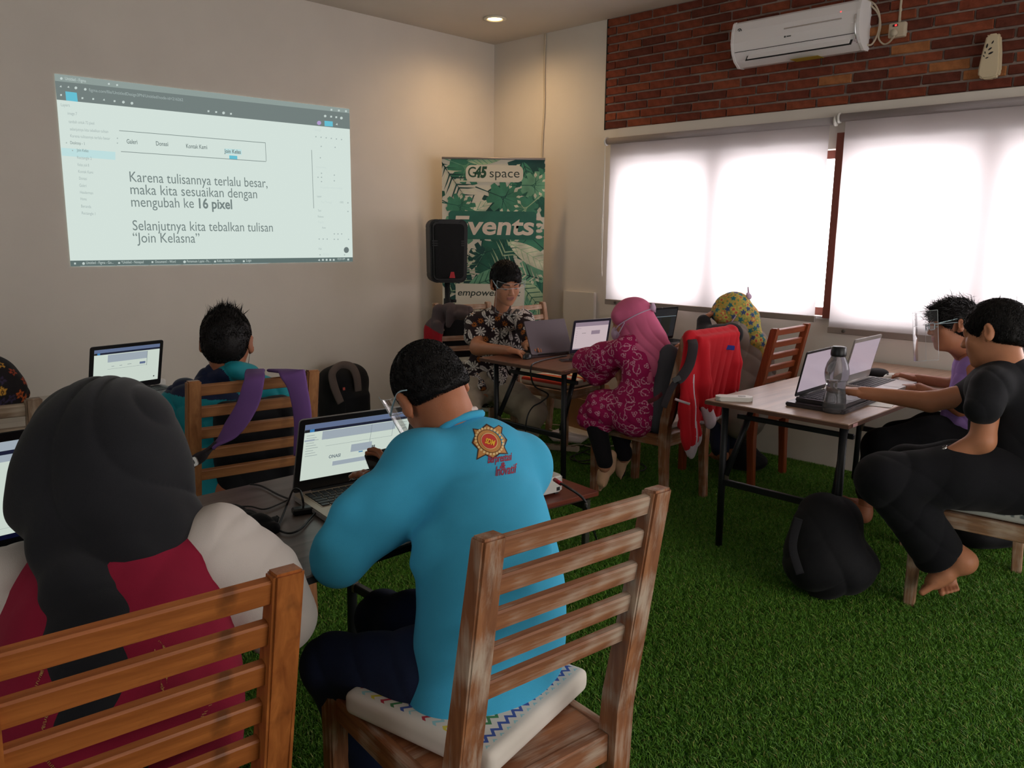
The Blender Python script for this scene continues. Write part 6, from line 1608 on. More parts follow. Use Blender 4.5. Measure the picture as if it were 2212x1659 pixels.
# ---------------------------------------------------------------- laptops
M_kb = plain('key_black', (22, 22, 24), rough=.5); M_bez = plain('bezel_black', (24, 24, 27), rough=.35); M_silver = plain('silver_shell', (168, 164, 162), rough=.35, metal=.4); M_champ = plain('champagne_deck', (170, 150, 130), rough=.35, metal=.35); M_dgrey = plain('dark_grey_shell', (62, 56, 58), rough=.35, metal=.4)
key_me = {}
def laptop(label, x, y, z, rz, w, d, h, ang, deck, lid, bezel, content, keys=True, key_parts=False, bz=(.016, .018, .034), group='laptops on the tables'):
    r = empty('laptop', label, 'laptop', (x, y, z), rz, group)
    prism('base', rounded(w, d, .012, 4, 0, -d/2), .016, lid, r, bevel=.003)
    prism('deck', rounded(w-.004, d-.004, .011, 4, 0, -d/2), .0012, deck, r, M=Matrix.Translation((0, 0, .016)))
    box('touchpad', (w*.28, d*.30, .0008), (-.01, -d*.80, .0176), deck if deck is not M_champ else M_silver, r)
    kw = (w-.05)/15; rows = 6; kd = (d*.50)/rows
    if keys:
        if key_parts:
            kb = box('keyboard', (w-.045, d*.50+.004, .0008), (0, -d*.10-d*.25, .0176), deck, r)
            me = None
            for i in range(rows):
                n = 15 if i else 15; xx = -(w-.05)/2
                widths = [1]*15
                if i == 1: widths = [1]*13+[2]
                elif i == 2: widths = [1.5]+[1]*12+[1.5]
                elif i == 3: widths = [1.8]+[1]*11+[2.2]
                elif i == 4: widths = [2.3]+[1]*10+[2.7]
                elif i == 5: widths = [1.2, 1.2, 1.2, 6, 1.2, 1.2, 1, 1, 1]
                for q in widths:
                    kk = (round(q*kw-.003, 4))
                    if kk not in key_me:
                        b = bmesh.new(); bm_box(b, (kk, kd*(.80 if i else .80), .003), bevel=.0012); key_me[kk] = bm_done(b, 'key'); key_me[kk].materials.append(M_kb)
                    o = bpy.data.objects.new('key', key_me[kk]); COL.objects.link(o); o.parent = kb
                    o.location = (xx+q*kw/2, -d*.10-kd*(i+.5), .0190); xx += q*kw
        else:
            L = []
            for i in range(rows):
                for k in range(15): L.append(((kw-.003, kd*.8, .0022), (-(w-.05)/2+kw*(k+.5), -d*.10-kd*(i+.5), .0185)))
            o = boxes('keys', L, M_kb, r); o['kind'] = 'stuff'
    # lid: a child carrying bezel, picture and marks
    A = Matrix.Translation((0, 0, .018)) @ Matrix.Rotation(radians(ang), 4, 'X')    # local y of the lid points up the lid after rotation
    lidm = Matrix.Translation((0, -.002, .018)) @ Matrix.Rotation(radians(ang), 4, 'X')
    ld = prism('lid', rounded(w, h, .010, 4, 0, h/2), .006, lid, r, bevel=.002); ld.matrix_local = lidm @ Matrix.Translation((0, 0, -.006))
    bzl = prism('bezel', rounded(w-.003, h-.003, .009, 4, 0, h/2), .0008, bezel, ld); bzl.matrix_local = Matrix.Translation((0, 0, .0058))
    sw_, sh_ = w-2*bz[0], h-bz[1]-bz[2]
    if content:
        bm = bmesh.new(); mm = []
        for i, (u0, v0, u1, v1, m) in enumerate(content):
            if m not in mm: mm.append(m)
            X0_, X1_ = -sw_/2+u0*sw_, -sw_/2+u1*sw_; Y1_, Y0_ = h-bz[1]-v0*sh_, h-bz[1]-v1*sh_
            f = bm.faces.new([bm.verts.new(p) for p in ((X0_, Y0_, .0068+i*.00012), (X1_, Y0_, .0068+i*.00012), (X1_, Y1_, .0068+i*.00012), (X0_, Y1_, .0068+i*.00012))]); f.material_index = mm.index(m)
        o = link('screen', bm_done(bm, 'screen'), mm, ld)
    r['lidm'] = 0
    del r['lidm']
    tube('hinge', [(-w*.34, -.003, .017), (w*.34, -.003, .017)], .006, bezel, r, seg=8, n=1)
    return r, ld, (sw_, sh_)
SCR = {k: screenmat('screen_'+k, c, s) for k, c, s in (('white', (196, 208, 198), .62), ('grey', (160, 172, 182), .55), ('dark', (30, 36, 60), .4), ('blue', (60, 130, 190), .5), ('line', (120, 134, 140), .5), ('paper', (226, 226, 218), .75), ('pinkish', (200, 182, 186), .55), ('pgrey', (150, 132, 146), .5), ('mauve', (176, 160, 172), .5), ('black', (40, 42, 46), .35), ('tabs', (100, 116, 150), .5))}
S_ = SCR
ui = [(0, 0, 1, 1, S_['white']), (0, 0, 1, .09, S_['tabs']), (0, .09, 1, .14, S_['dark']), (0, .09, .045, .14, S_['black']), (.045, .09, .085, .14, S_['blue']), (.16, .15, .86, .30, S_['grey']), (.20, .30, .84, .302, S_['line']), (.20, .42, .84, .424, S_['line']), (.835, .15, .838, .42, S_['line']), (.62, .15, .623, .9, S_['line'])]
uiA = ui+[(.02, .19+.045*k, .09+.02*(k % 3), .196+.045*k, S_['line']) for k in range(9)]+[(.90, .18+.06*k, .97, .186+.06*k, S_['line']) for k in range(11)]+[(.0, .255, .09, .285, S_['grey'])]+[(.44, .46, .64, .60, S_['grey']), (.52, .61, .56, .63, S_['blue']), (.28, .72, .84, .80, S_['grey'])]
lapA, lid, ss = laptop('open laptop with black bezel and champagne deck in front of the person in blue', 1.285, 1.955, .742, radians(-8), .365, .250, .240, 108, M_champ, M_silver, M_bez, uiA, key_parts=True, bz=(.018, .018, .040))
Lz = .0078
M_pap = plain('mirrored_paper', (215, 215, 208), rough=.7)
for s, x, y, h, m, f in (('ASUS', -.01, .012, .014, M_silver, .046), ('join kelas', .008, .115, .017, S_['dark'], .052), ('ONASI', -.085, .102, .015, S_['line'], .036)):
    text('lettering', s, h, m, lid, Matrix.Translation((x+.0, y, Lz+.0006)), extrude=0, fit=f, bold=.0005)
# laptop at the far left
uiL = ui[:5]+[(.20, .16, .80, .36, S_['grey']), (.80, .16, .806, .56, S_['line']), (.20, .54, .80, .545, S_['line']), (.69, .44, .78, .50, S_['tabs']), (.26, .47, .30, .48, S_['line']), (.38, .47, .42, .48, S_['line']), (.50, .46, .56, .47, S_['line']), (.92, .88, .94, .91, S_['black'])]
M_blackshell = plain('black_shell', (34, 34, 37), rough=.5)
laptop('black laptop on the pale table at the far left wall', 1.325, 3.865, .742, radians(9), .345, .235, .225, 104, M_dgrey, M_blackshell, M_bez, uiL, bz=(.018, .016, .030))
lapD, lid, ss = laptop('large black laptop left of the person in the black hijab', .435, 2.02, .742, radians(3), .42, .27, .300, 100, M_blackshell, M_blackshell, M_bez, [(0, 0, 1, 1, S_['white']), (0, 0, 1, .09, S_['grey']), (0, .09, 1, .13, S_['dark']), (0, .13, 1, .2, S_['grey']), (0, .95, 1, 1, plain('screen_navy', (30, 40, 110))), (0, .88, .9, .882, S_['line'])], bz=(.016, .020, .045))
text('lettering', 'DELL', .018, M_silver, lid, Matrix.Translation((-.19, .014, .0072)), extrude=0, fit=.05)
# table by the window
pad = tag(prism('cooling_pad', rounded(.42, .27, .015, 4, 0, 0), .018, M_dgrey, bevel=.004), 'dark laptop cooling pad under the thin dark laptop by the bottle', 'cooling pad'); pad.location = (3.60, 1.522, .741); pad.rotation_euler = (0, 0, .03)
mir = [(0, 0, 1, 1, S_['mauve'])]
laptop('thin dark laptop on a cooling pad behind the water bottle', 3.590, 1.628, .760, radians(1.5), .325, .225, .212, 101, M_dgrey, M_dgrey, M_bez, mir, bz=(.006, .010, .022))
laptop('silver laptop in front of the person in the purple tee', 4.195, 1.665, .742, radians(1), .36, .25, .235, 102, M_silver, M_silver, M_silver, mir, bz=(.010, .020, .040))
box('sticker', (.05, .035, .0006), (.115, -.19, .0182), plain('sticker_grey', (176, 160, 140)), [o for o in bpy.data.objects if o.name.startswith('laptop') and o.parent is None][-2])
# presenter table
lp, lid, ss = laptop('dark laptop with its lid to the camera, used by the presenter', 3.690, 3.345, .742, radians(173), .335, .225, .215, 112, M_dgrey, plain('plum_grey_lid', (86, 76, 80), rough=.4, metal=.5), M_bez, [(0, 0, 1, 1, S_['white'])])
lapP, lid, ss = laptop('laptop showing a pale page on the presenter table, facing the camera', 3.895, 3.225, .742, radians(-8), .315, .22, .215, 100, M_dgrey, M_silver, plain('navy_bezel', (46, 46, 66), rough=.35), [(0, 0, 1, 1, S_['pinkish']), (0, 0, 1, .15, S_['pgrey']), (.0, .96, 1, 1, S_['pgrey']), (.50, .33, .76, .47, S_['pgrey']), (.22, .40, .34, .41, S_['black']), (.03, .22, .18, .23, S_['pgrey'])]+[(.05, .32+.07*k, .08, .33+.07*k, S_['pgrey']) for k in range(7)], bz=(.018, .016, .026))
box('maker_mark', (.04, .008, .0006), (0, .013, .0072), M_silver, lid)
laptop('dark laptop partly hidden behind the pink hijab', 4.735, 3.30, .742, radians(-8), .345, .235, .235, 100, M_dgrey, M_blackshell, M_bez, [(0, 0, 1, 1, S_['black']), (.0, .25, 1, .27, S_['line']), (.55, .3, .85, .9, plain('screen_dim', (52, 58, 50)))], bz=(.010, .014, .02))
# ---------------------------------------------------------------- ribbons, bags and jackets
def ribbon(name, pts, width, wdir, m, parent=None, th=.004, n=8, owner=None):
    """a flat strap following pts; wdir is the direction across the strap (one, or one per point)"""
    P = smooth_path(pts, n); W = [np.asarray(w, float) for w in wdir] if np.ndim(wdir[0]) else [np.asarray(wdir, float)]*2
    Wi = [unit(np.array([np.interp(t, np.linspace(0, 1, len(W)), [w[k] for w in W]) for k in range(3)])) for t in np.linspace(0, 1, len(P))]
    ww = width if isinstance(width, (list, tuple)) else [width, width]
    bm = bmesh.new(); rings = []
    for i, p in enumerate(P):
        t = unit(P[min(i+1, len(P)-1)]-P[max(i-1, 0)]); w = unit(Wi[i]-t*(Wi[i]@t)); nn = np.cross(t, w)
        hw = np.interp(i/(len(P)-1), np.linspace(0, 1, len(ww)), ww)/2
        rings.append([bm.verts.new(p+w*a*hw+nn*b*th/2) for a, b in ((-1, -.4), (-.85, -1), (.85, -1), (1, -.4), (1, .4), (.85, 1), (-.85, 1), (-1, .4))])
    for A, B in zip(rings, rings[1:]):
        for k in range(8): bm.faces.new((A[k], A[(k+1) % 8], B[(k+1) % 8], B[k]))
    bm.faces.new(rings[0][::-1]); bm.faces.new(rings[-1])
    bmesh.ops.recalc_face_normals(bm, faces=bm.faces[:])
    o = link(name, bm_done(bm, name), m, parent, True); return o
def thing_at(name, label, cat, p, group=None): return empty(name, label, cat, (float(p[0]), float(p[1]), float(p[2])), 0, group)
def adopt(r, o):
    o.parent = r; o.matrix_parent_inverse = Matrix.Translation(-r.location); return o
def sdf_part(r, name, S, vox, m, disp=None, relax=1, mi=None, colfn=None):
    o, P, Q = cloth_obj(None, name, S, vox, m, disp, relax, mi, colfn); adopt(r, o); return o, P, Q
M_purple = cloth('purple_strap', (112, 78, 138), weave=900); M_gstrap = cloth('charcoal_strap', (58, 52, 56), weave=900); M_bagblk = cloth('bag_black', (24, 24, 27), weave=600, var=.2, rough=.75); M_baggry = cloth('bag_grey', (70, 66, 68), weave=600, var=.15); M_buckle = plain('buckle', (150, 146, 140), rough=.3, metal=.5); M_pblack = plain('buckle_black', (22, 22, 24), rough=.4)
# backpack hung over the honey chair
rM = thing_at('backpack', 'dark grey backpack with purple straps hanging over the honey wood chair', 'backpack', (1.36, 2.62, .50), 'backpacks')
S = SDF(); rr = rot3(.10, 0, -.154); S.box((1.40, 2.775, .66), (.150, .050, .215), rr, .045, .01).box((1.405, 2.80, .56), (.12, .05, .10), rr, .03, .02)
sdf_part(rM, 'body', S, .007, M_bagblk, folds([UP, unit(V(1, 0, .5))], .005, 60, 3), mi=None)
DM = 2.755
a = [at(606, 806, 2.83), at(548, 812, 2.79), at(548, 818, DM), at(535, 868, DM-.01), at(500, 918, DM-.02), at(462, 958, DM-.03)]
adopt(rM, ribbon('shoulder_strap', [at(552, 800, 2.90), at(550, 806, 2.80), at(549, 822, DM-.035), at(534, 875, DM-.035), at(500, 928, DM-.045), at(460, 965, DM-.055)], [.066, .066, .07, .072, .066], [R_, unit(R_+U_*.1), unit(R_+U_*.1), unit(R_*.9+U_*.35), unit(R_*.75+U_*.55), unit(R_*.72+U_*.6)], M_purple, th=.012))
adopt(rM, ribbon('strap_webbing', [at(468, 956, DM-.052), at(440, 982, DM-.065), at(414, 1000, DM-.075)], [.062, .056, .038], unit(R_*.68+U_*.7), M_gstrap, th=.010))
adopt(rM, ribbon('strap_webbing', [at(420, 995, DM-.07), at(404, 1024, DM-.07), at(400, 1062, DM-.06)], .028, unit(R_*.9+U_*.3), M_pblack, th=.004))
o = prism('buckle', rounded(.044, .030, .006, 3), .008, M_buckle, None, M=Matrix.Translation((0, 0, -.004))); o.matrix_basis = frame(at(413, 1000, DM-.095), unit(R_*.75+U_*.3), unit(U_-R_*.3)); adopt(rM, o); 
o = prism('buckle_slot', rounded(.026, .014, .003, 3), .010, M_pblack, None, M=Matrix.Translation((0, 0, -.0045))); o.matrix_basis = frame(at(413, 1000, DM-.095), unit(R_*.75+U_*.3), unit(U_-R_*.3)); adopt(rM, o)
adopt(rM, ribbon('shoulder_strap', [at(600, 800, 2.92), at(622, 802, 2.82), at(632, 806, 2.725), at(644, 842, 2.715), at(654, 905, 2.715), at(650, 985, 2.735)], [.08, .085, .085, .065, .06, .05], [unit(R_*1+F_*.3), R_, R_, R_, R_], M_purple, th=.012))
# backpack standing against the screen wall
bw = thing_at('backpack', 'black backpack with grey padded straps on the floor against the wall', 'backpack', (3.36, 5.16, 0), 'backpacks')
S = SDF(); S.box((3.36, 5.19, .24), (.185, .13, .235), None, .10, .02).box((3.36, 5.10, .17), (.15, .09, .15), None, .06, .03)
S.ell((3.36, 5.17, .36), (.18, .12, .155), None, .06)
sdf_part(bw, 'body', S, .008, M_bagblk, folds([UP], .005, 50, 6))
wpt = lambda px, py, y=5.02: np.array(wyy(px, py, y))
def wyy(px, py, Y):
    q = _f + _r*(px-W_/2)/CAM_F + _u*(H_/2-py)/CAM_F; return CAM_POS + q*(Y-CAM_POS[1])/q[1]
adopt(bw, ribbon('padded_strap', [wyy(736, 870, 4.99), wyy(722, 835, 5.0), wyy(718, 806, 5.01), wyy(735, 789, 5.03), wyy(758, 792, 5.02), wyy(770, 812, 5.0), wyy(774, 845, 4.99)], [.055, .062, .06, .05, .06, .062, .055], [(1, 0, .3), (1, 0, .0), (.9, 0, -.5), (.0, 0, -1), (-.8, 0, -.7), (-1, 0, 0), (-1, 0, .1)], cloth('strap_grey_foam', (98, 86, 82), weave=500), th=.02))
adopt(bw, box('badge', (.016, .006, .02), tuple(wyy(743, 840, 5.0)), plain('badge_pink', (190, 80, 70))))
# black backpack on the turf under the folding table
bf = thing_at('backpack', 'black backpack slumped on the turf under the table with the bottle', 'backpack', (3.43, 1.46, 0), 'backpacks')
S = SDF(); c0 = at(1778, 1180, 3.38)
S.ell(at(1782, 1195, 3.40), V(.165, .155, .175), None, .05).ell(at(1790, 1120, 3.42), V(.135, .13, .105), None, .06).ell(at(1818, 1218, 3.36), V(.145, .13, .115), None, .05).ell(at(1760, 1222, 3.38), V(.125, .13, .10), None, .05).ell(at(1862, 1222, 3.36), V(.05, .06, .045), None, .05)
S.box(at(1780, 1290, 3.38)-UP*.03, (.4, .4, .03), None, .001, .01, '-')
o, P, Q = sdf_part(bf, 'body', S, .0065, M_bagblk, folds([unit(R_+U_*.3), unit(R_-U_)], .012, 38, 8), relax=2)
adopt(bf, ribbon('carry_strap', [at(1725, 1120, 3.33), at(1712, 1180, 3.26), at(1728, 1240, 3.24)], .035, R_, M_bagblk, th=.005))
# two further dark bags, half seen
for lab, pts in (('dark bag lying on the turf under the chair of the person in purple', [(at(2105, 1150, 3.95), V(.12, .12, .07)), (at(2150, 1150, 3.98), V(.13, .13, .065))]),
                 ('dark backpack on the turf behind the varnished chair by the window', [(at(1592, 958, 5.25), V(.14, .12, .10)), (at(1618, 975, 5.2), V(.12, .12, .06))])):
    r = thing_at('backpack', lab, 'backpack', (pts[0][0][0], pts[0][0][1], 0), 'backpacks'); S = SDF()
    for c, e in pts: c = c.copy(); c[2] = e[2]+.005; S.ell(c, e, None, .05)
    sdf_part(r, 'body', S, .008, M_bagblk, folds([unit(V(1, .4, .3))], .008, 50, 9))
# grey and red jacket over the presenter's chair post
jk = thing_at('jacket', 'grey and red jacket draped over the post of the presenter chair', 'jacket', at(965, 700, 5.7), 'jackets')
S = SDF()
S.chain([at(948, 672, 5.80), at(975, 670, 5.74), at(1010, 672, 5.68)], [.045, .045, .04], .03).cap(at(952, 676, 5.76), at(938, 712, 5.74), .055, .060, .03, flat=(F_, .5)).cap(at(938, 712, 5.74), at(928, 752, 5.74), .060, .052, .03, flat=(F_, .5)).cap(at(945, 705, 5.70), at(944, 750, 5.70), .035, .03, .03, flat=(F_, .5)).cap(at(975, 682, 5.68), at(968, 702, 5.66), .04, .02, .03, flat=(F_, .4)).cap(at(990, 680, 5.66), at(1012, 684, 5.64), .03, .03, .03)
zr = at(940, 712, 5.74)[2]
sdf_part(jk, 'cloth', S, .006, [cloth('jacket_grey', (84, 72, 74)), cloth('jacket_red', (158, 30, 40))], folds([unit(R_+U_*.2)], .010, 70, 15), mi=lambda c: ((c[:, 2]+((c-at(940, 712, 5.74))@R_)*.5) < zr).astype(int))
# black bag seen through the slats of the presenter's chair
r = thing_at('bag', 'black bag hanging behind the slats of the presenter chair', 'bag', at(985, 725, 6.0), 'backpacks'); S = SDF(); S.box(at(990, 728, 5.97), (.14, .045, .15), rot3(0, 0, pi-.36), .03, .01); sdf_part(r, 'body', S, .008, M_bagblk)

# red track jacket over the back of the whitewashed chair
M_redj = cloth('red_fleece', (200, 32, 44), weave=350, var=.06); M_rib = cloth('pale_rib', (206, 188, 200), weave=300)
rj = thing_at('jacket', 'red track jacket with pale cuffs over the whitewashed chair by the pink hijab', 'jacket', (3.75, 2.33, .6), 'jackets')
S = SDF(); Rj = rot3(.17, 0, .012)
S.box((3.752, 2.262, .735), (.205, .020, .255), Rj, .018, .01).cap((3.555, 2.272, .975), (3.95, 2.272, .975), .034, .034, .02).box((3.76, 2.35, .80), (.19, .018, .18), Rj, .016, .02)
S.ell(at(1558, 735, 3.98+.62), V(.03, .035, .06), None, .03)
S.chain([(3.545, 2.262, .96), (3.510, 2.235, .80), (3.485, 2.215, .62), (3.492, 2.205, .50)], [.045, .062, .060, .055], .03, flat=(V(0, 1, 0), .5))
S.chain([(3.505, 2.22, .62), (3.515, 2.20, .46), (3.500, 2.195, .385)], [.060, .060, .030], .03, flat=(V(0, 1, 0), .4))
S.chain([(3.60, 2.235, .92), (3.590, 2.205, .74), (3.620, 2.195, .615)], [.05, .046, .036], .02)
S.chain([(3.965, 2.27, .97), (3.985, 2.26, .80), (3.985, 2.26, .66)], [.04, .045, .038], .02)
def redmi(c):
    hem = (c[:, 2] < .505) & (c[:, 0] > 3.60) & (c[:, 2] > .0)
    tip = (c[:, 2] < .435+(c[:, 0]-3.5)*.6) & (c[:, 0] < 3.60)
    zip_ = (np.abs(c[:, 0]-(3.500+(.7-c[:, 2])*.02)) < .006) & (c[:, 1] < 2.20) & (c[:, 2] < .80)
    return (hem | tip | zip_).astype(int)
def pj_m(P): return np.clip((1.0-P[:, 2])/.30, 0, 1)+.35
o, PJ, QJ = sdf_part(rj, 'cloth', S, .0055, [M_redj, M_rib], folds([V(1, .1, .08)], .015, 95, 23, pj_m, warp=1.3), relax=2, mi=redmi)
S = SDF(); S.cap((3.618, 2.192, .615), (3.655, 2.182, .535), .040, .044, .01, flat=(V(0, 1, 0), .55)); sdf_part(rj, 'cuff', S, .004, M_rib, folds([V(1, 0, .4)], .002, 260, 3))
S = SDF(); S.cap((3.99, 2.255, .64), (3.995, 2.25, .585), .036, .038, .01, flat=(V(0, 1, 0), .6)); sdf_part(rj, 'cuff', S, .004, M_rib, folds([V(1, 0, .1)], .004, 200, 3))
adopt(rj, ribbon('pocket_trim', [at(1458, 862, 4.02), at(1475, 868, 4.02), at(1490, 873, 4.03)], .012, UP, M_rib, th=.004))
# grey backpack hanging on the near post of that chair
gb = thing_at('backpack', 'grey backpack hung between the pink hijab and the red jacket', 'backpack', (3.62, 2.47, .5), 'backpacks')
S = SDF(); S.ell((3.60, 2.44, .67), V(.085, .075, .21), rot3(.15, .05, 0), .03).ell((3.60, 2.455, .56), V(.09, .075, .14), None, .05).ell((3.60, 2.42, .82), V(.06, .06, .10), None, .05)
sdf_part(gb, 'body', S, .0055, cloth('bag_slate', (78, 78, 86), weave=600), folds([unit(V(0, 1, .6))], .006, 70, 2))
Dp = 4.09
adopt(gb, ribbon('shoulder_strap', [at(1478, 735, 4.30), at(1489, 727, 4.20), at(1497, 745, Dp-.04), at(1490, 785, Dp-.06), at(1474, 812, Dp-.08), at(1462, 825, Dp-.09)], [.03, .046, .05, .05, .05, .046], [R_, R_, R_, unit(R_+U_*.3), unit(R_+U_*.6)], M_gstrap, th=.010))
adopt(gb, ribbon('strap_webbing', [at(1463, 820, Dp-.09), at(1447, 845, Dp-.07), at(1433, 880, Dp-.05)], [.034, .036, .034], unit(R_+U_*.4), M_gstrap, th=.005))
o = prism('buckle', rounded(.040, .026, .004, 3), .010, M_pblack); o.matrix_basis = frame(at(1461, 819, Dp-.11), unit(R_+U_*.5), unit(U_-R_*.5)); adopt(gb, o)
adopt(gb, ribbon('side_strap', [at(1400, 868, 4.10), at(1418, 860, 4.07), at(1430, 850, 4.08)], .022, UP, plain('maroon_webbing', (96, 30, 40), rough=.8), th=.004))
# spare face shield band hanging on the jacket
fs = thing_at('face_shield', 'spare face shield with a blue foam band hanging from the red jacket', 'face shield', at(1565, 750, 4.36))
o = prism('foam_band', rounded(.098, .024, .003, 3), .012, plain('blue_foam', (34, 52, 150), rough=.7)); o.matrix_basis = frame(at(1566, 750, 4.32), unit(R_-U_*.10), U_); adopt(fs, o)
adopt(fs, ribbon('elastic_band', [at(1551, 746, 4.32), at(1547, 730, 4.34), at(1549, 718, 4.40)], .014, R_, M_pblack, th=.003))
adopt(fs, tube('grey_frame', [at(1571, 736, 4.34), at(1588, 740, 4.38), at(1588, 748, 4.42), at(1572, 745, 4.40)], .004, plain('frame_grey', (120, 118, 120), rough=.4)))

# ---------------------------------------------------------------- small things on and under the tables
M_bot = None
def bottle_mat():
    m, nt, b = node_mat('smoky_plastic'); b.inputs['Base Color'].default_value = (.42, .42, .44, 1); b.inputs['Roughness'].default_value = .12; b.inputs['Transmission Weight'].default_value = .82; b.inputs['IOR'].default_value = 1.2; return m
wb = thing_at('water_bottle', 'smoky translucent water bottle with black screw cap on the table edge', 'bottle', (3.418, 1.438, .741))
prof = [(.0, .0), (.040, .0), (.047, .006), (.049, .025), (.048, .055), (.043, .085), (.0395, .105), (.041, .125), (.048, .150), (.051, .170), (.0495, .190), (.043, .215), (.033, .235), (.029, .243), (.029, .250)]
sc_ = (.29*1.0)/.29
bm = bmesh.new(); bm_lathe(bm, prof, 48)
for v in bm.verts:
    a = math.atan2(v.co.y, v.co.x); z = v.co.z
    if .02 < z < .10: k = 1-.05*max(0, cos(8*a))**2*sin((z-.02)/.08*pi); v.co.x *= k; v.co.y *= k
inner = bmesh.new(); o = link('shell', bm_done(bm, 'shell'), bottle_mat(), wb, True)
lathe('water', [(0, .004), (.044, .006), (.046, .025), (.045, .055), (.040, .085), (.037, .105), (.038, .125), (.044, .142), (0, .142)], (lambda q: (q[2].inputs['Base Color'].__setattr__('default_value', (.75, .75, .72, 1)), q[2].inputs['Transmission Weight'].__setattr__('default_value', 1.0), q[2].inputs['Roughness'].__setattr__('default_value', .05), q[2].inputs['IOR'].__setattr__('default_value', 1.33), q[0])[-1])(node_mat('water')), wb, 40)
lathe('screw_cap', [(0, .288), (.026, .288), (.031, .283), (.0325, .255), (.032, .250), (.030, .246), (0, .246)], plain('cap_black', (22, 21, 24), rough=.4), wb, 40)
inner.free()
rt = empty('pocket_router', 'white rounded pocket modem at the corner of the window table', 'modem', (3.318, 1.865, .741), radians(-52))
prism('body', rounded(.165, .068, .020, 6), .020, M_white_pl, rt, bevel=.006)
prism('screen_window', rounded(.034, .020, .003, 3, .035, 0), .0008, plain('pale_display', (176, 178, 180), rough=.2), rt, M=Matrix.Translation((0, 0, .0203)))
prism('base_foot', rounded(.150, .056, .02, 5), .004, M_dark, rt, M=Matrix.Translation((0, 0, -.0005)))
def mouse(lab, p, rz, col):
    r = empty('computer_mouse', lab, 'mouse', p, rz, 'computer mice'); S = SDF(); S.ell((0, 0, .004), V(.031, .056, .030), None, .002); S.box((0, 0, -.03), (.1, .1, .03), None, .001, .002, '-')
    P, Q = S.mesh(.003); o = np_link('shell', P, Q, col, r); tube('wheel', [(-.004, .030, .026), (.004, .030, .026)], .007, M_pblack, r, seg=12, n=1); return r
mouse('black computer mouse under the hand of the presenter', (float(atz(1139, 774, .741)[0]), float(atz(1139, 774, .741)[1]), .741), -.9, plain('mouse_black', (34, 34, 38), rough=.3))
mouse('white computer mouse under the hand of the person in purple', (4.470, 1.585, .741), 1.3, M_white_pl)
def phone(lab, p, rz, w, l, m, lay=True):
    r = empty('phone', lab, 'phone', p, rz, 'phones'); prism('body', rounded(w, l, .010, 4), .008, m, r, bevel=.002); prism('screen', rounded(w-.006, l-.012, .007, 4), .0006, plain('glass_dark', (28, 30, 34), rough=.1) if 'glass_dark' not in MATS else MATS['glass_dark'], r, M=Matrix.Translation((0, 0, .0081))); return r
phone('slim phone lying on the presenter table in front of the laptop', (3.638, 3.145, .741), radians(60), .068, .138, plain('phone_silver', (140, 132, 130), rough=.25, metal=.6))
ph2 = phone('black phone held up by the person in the light blue shirt', (0, 0, 0), 0, .078, .155, M_pblack); ph2.matrix_world = frame(at(832, 1014, 2.12), unit(R_*.94+U_*.22+F_*.3), unit(U_*.55+F_*.8-R_*.1)); prism('camera_bump', rounded(.022, .03, .006, 3, -.022, .055), .002, M_dark, ph2, M=Matrix.Translation((0, 0, -.002)))
# black pouch and earphone tangle on the dark table
pc_ = empty('cloth_pouch', 'crumpled black pouch on the dark table behind the white sleeve', 'pouch', tuple(atz(545, 1125, .742)))
def mesh_at(r, S, name, m, vox=.005, disp=None): o, P, Q = cloth_obj(None, name, S, vox, m, disp); adopt(r, o)
S = SDF(); b_ = lambda x, y, z=.752: atz(x, y, z)
S.cap(b_(505, 1108), b_(560, 1138), .022, .028, .02).cap(b_(560, 1138), b_(588, 1140), .026, .018, .02).cap(b_(470, 1108), b_(505, 1110), .010, .018, .015).cap(b_(585, 1132), b_(598, 1118), .010, .008, .01).cap(b_(470, 1108), b_(462, 1118), .008, .006, .01)
mesh_at(pc_, S, 'cloth', M_bagblk, .004, folds([unit(V(1, .5, 0)), unit(V(.3, 1, 1))], .006, 140, 3))
M_wire = plain('black_wire', (20, 20, 22), rough=.5)
def cable(lab, pts, r=.0028, m=M_wire, n=8): return tag(tube('cable', pts, r, m, seg=6, n=n), lab, 'cable', 'cables')
cable('thin black cable arching from the pouch up behind the champagne laptop', [b_(600, 1140, .75), b_(612, 1110, .75), b_(622, 1085, .77), at(634, 1058, 1.99), at(648, 1060, 2.0), at(655, 1085, 1.97), b_(655, 1096, .748)])
cable('black cable running over the dark table to the left of the laptop', [b_(540, 1046, .748), b_(565, 1050, .746), b_(600, 1068, .746), b_(625, 1078, .747)])
cable('black cable looping across the dark table below the laptop', [b_(600, 1145, .746), b_(625, 1152, .746), b_(650, 1142, .746), b_(672, 1118, .746), b_(682, 1108, .75)])
cable('black cable from the pouch to the adapter beside the laptop', [b_(500, 1095, .746), b_(540, 1094, .746), b_(570, 1100, .746), b_(600, 1090, .746), b_(625, 1078, .746)], .0022)
ad = tag(box('power_adapter', (.075, .03, .018), (0, 0, .009), M_pblack, None, bevel=.004), 'small black adapter plug beside the champagne laptop', 'adapter'); ad.location = Vector([float(q) for q in atz(662, 1108, .741)]); ad.rotation_euler = (0, 0, -.3)
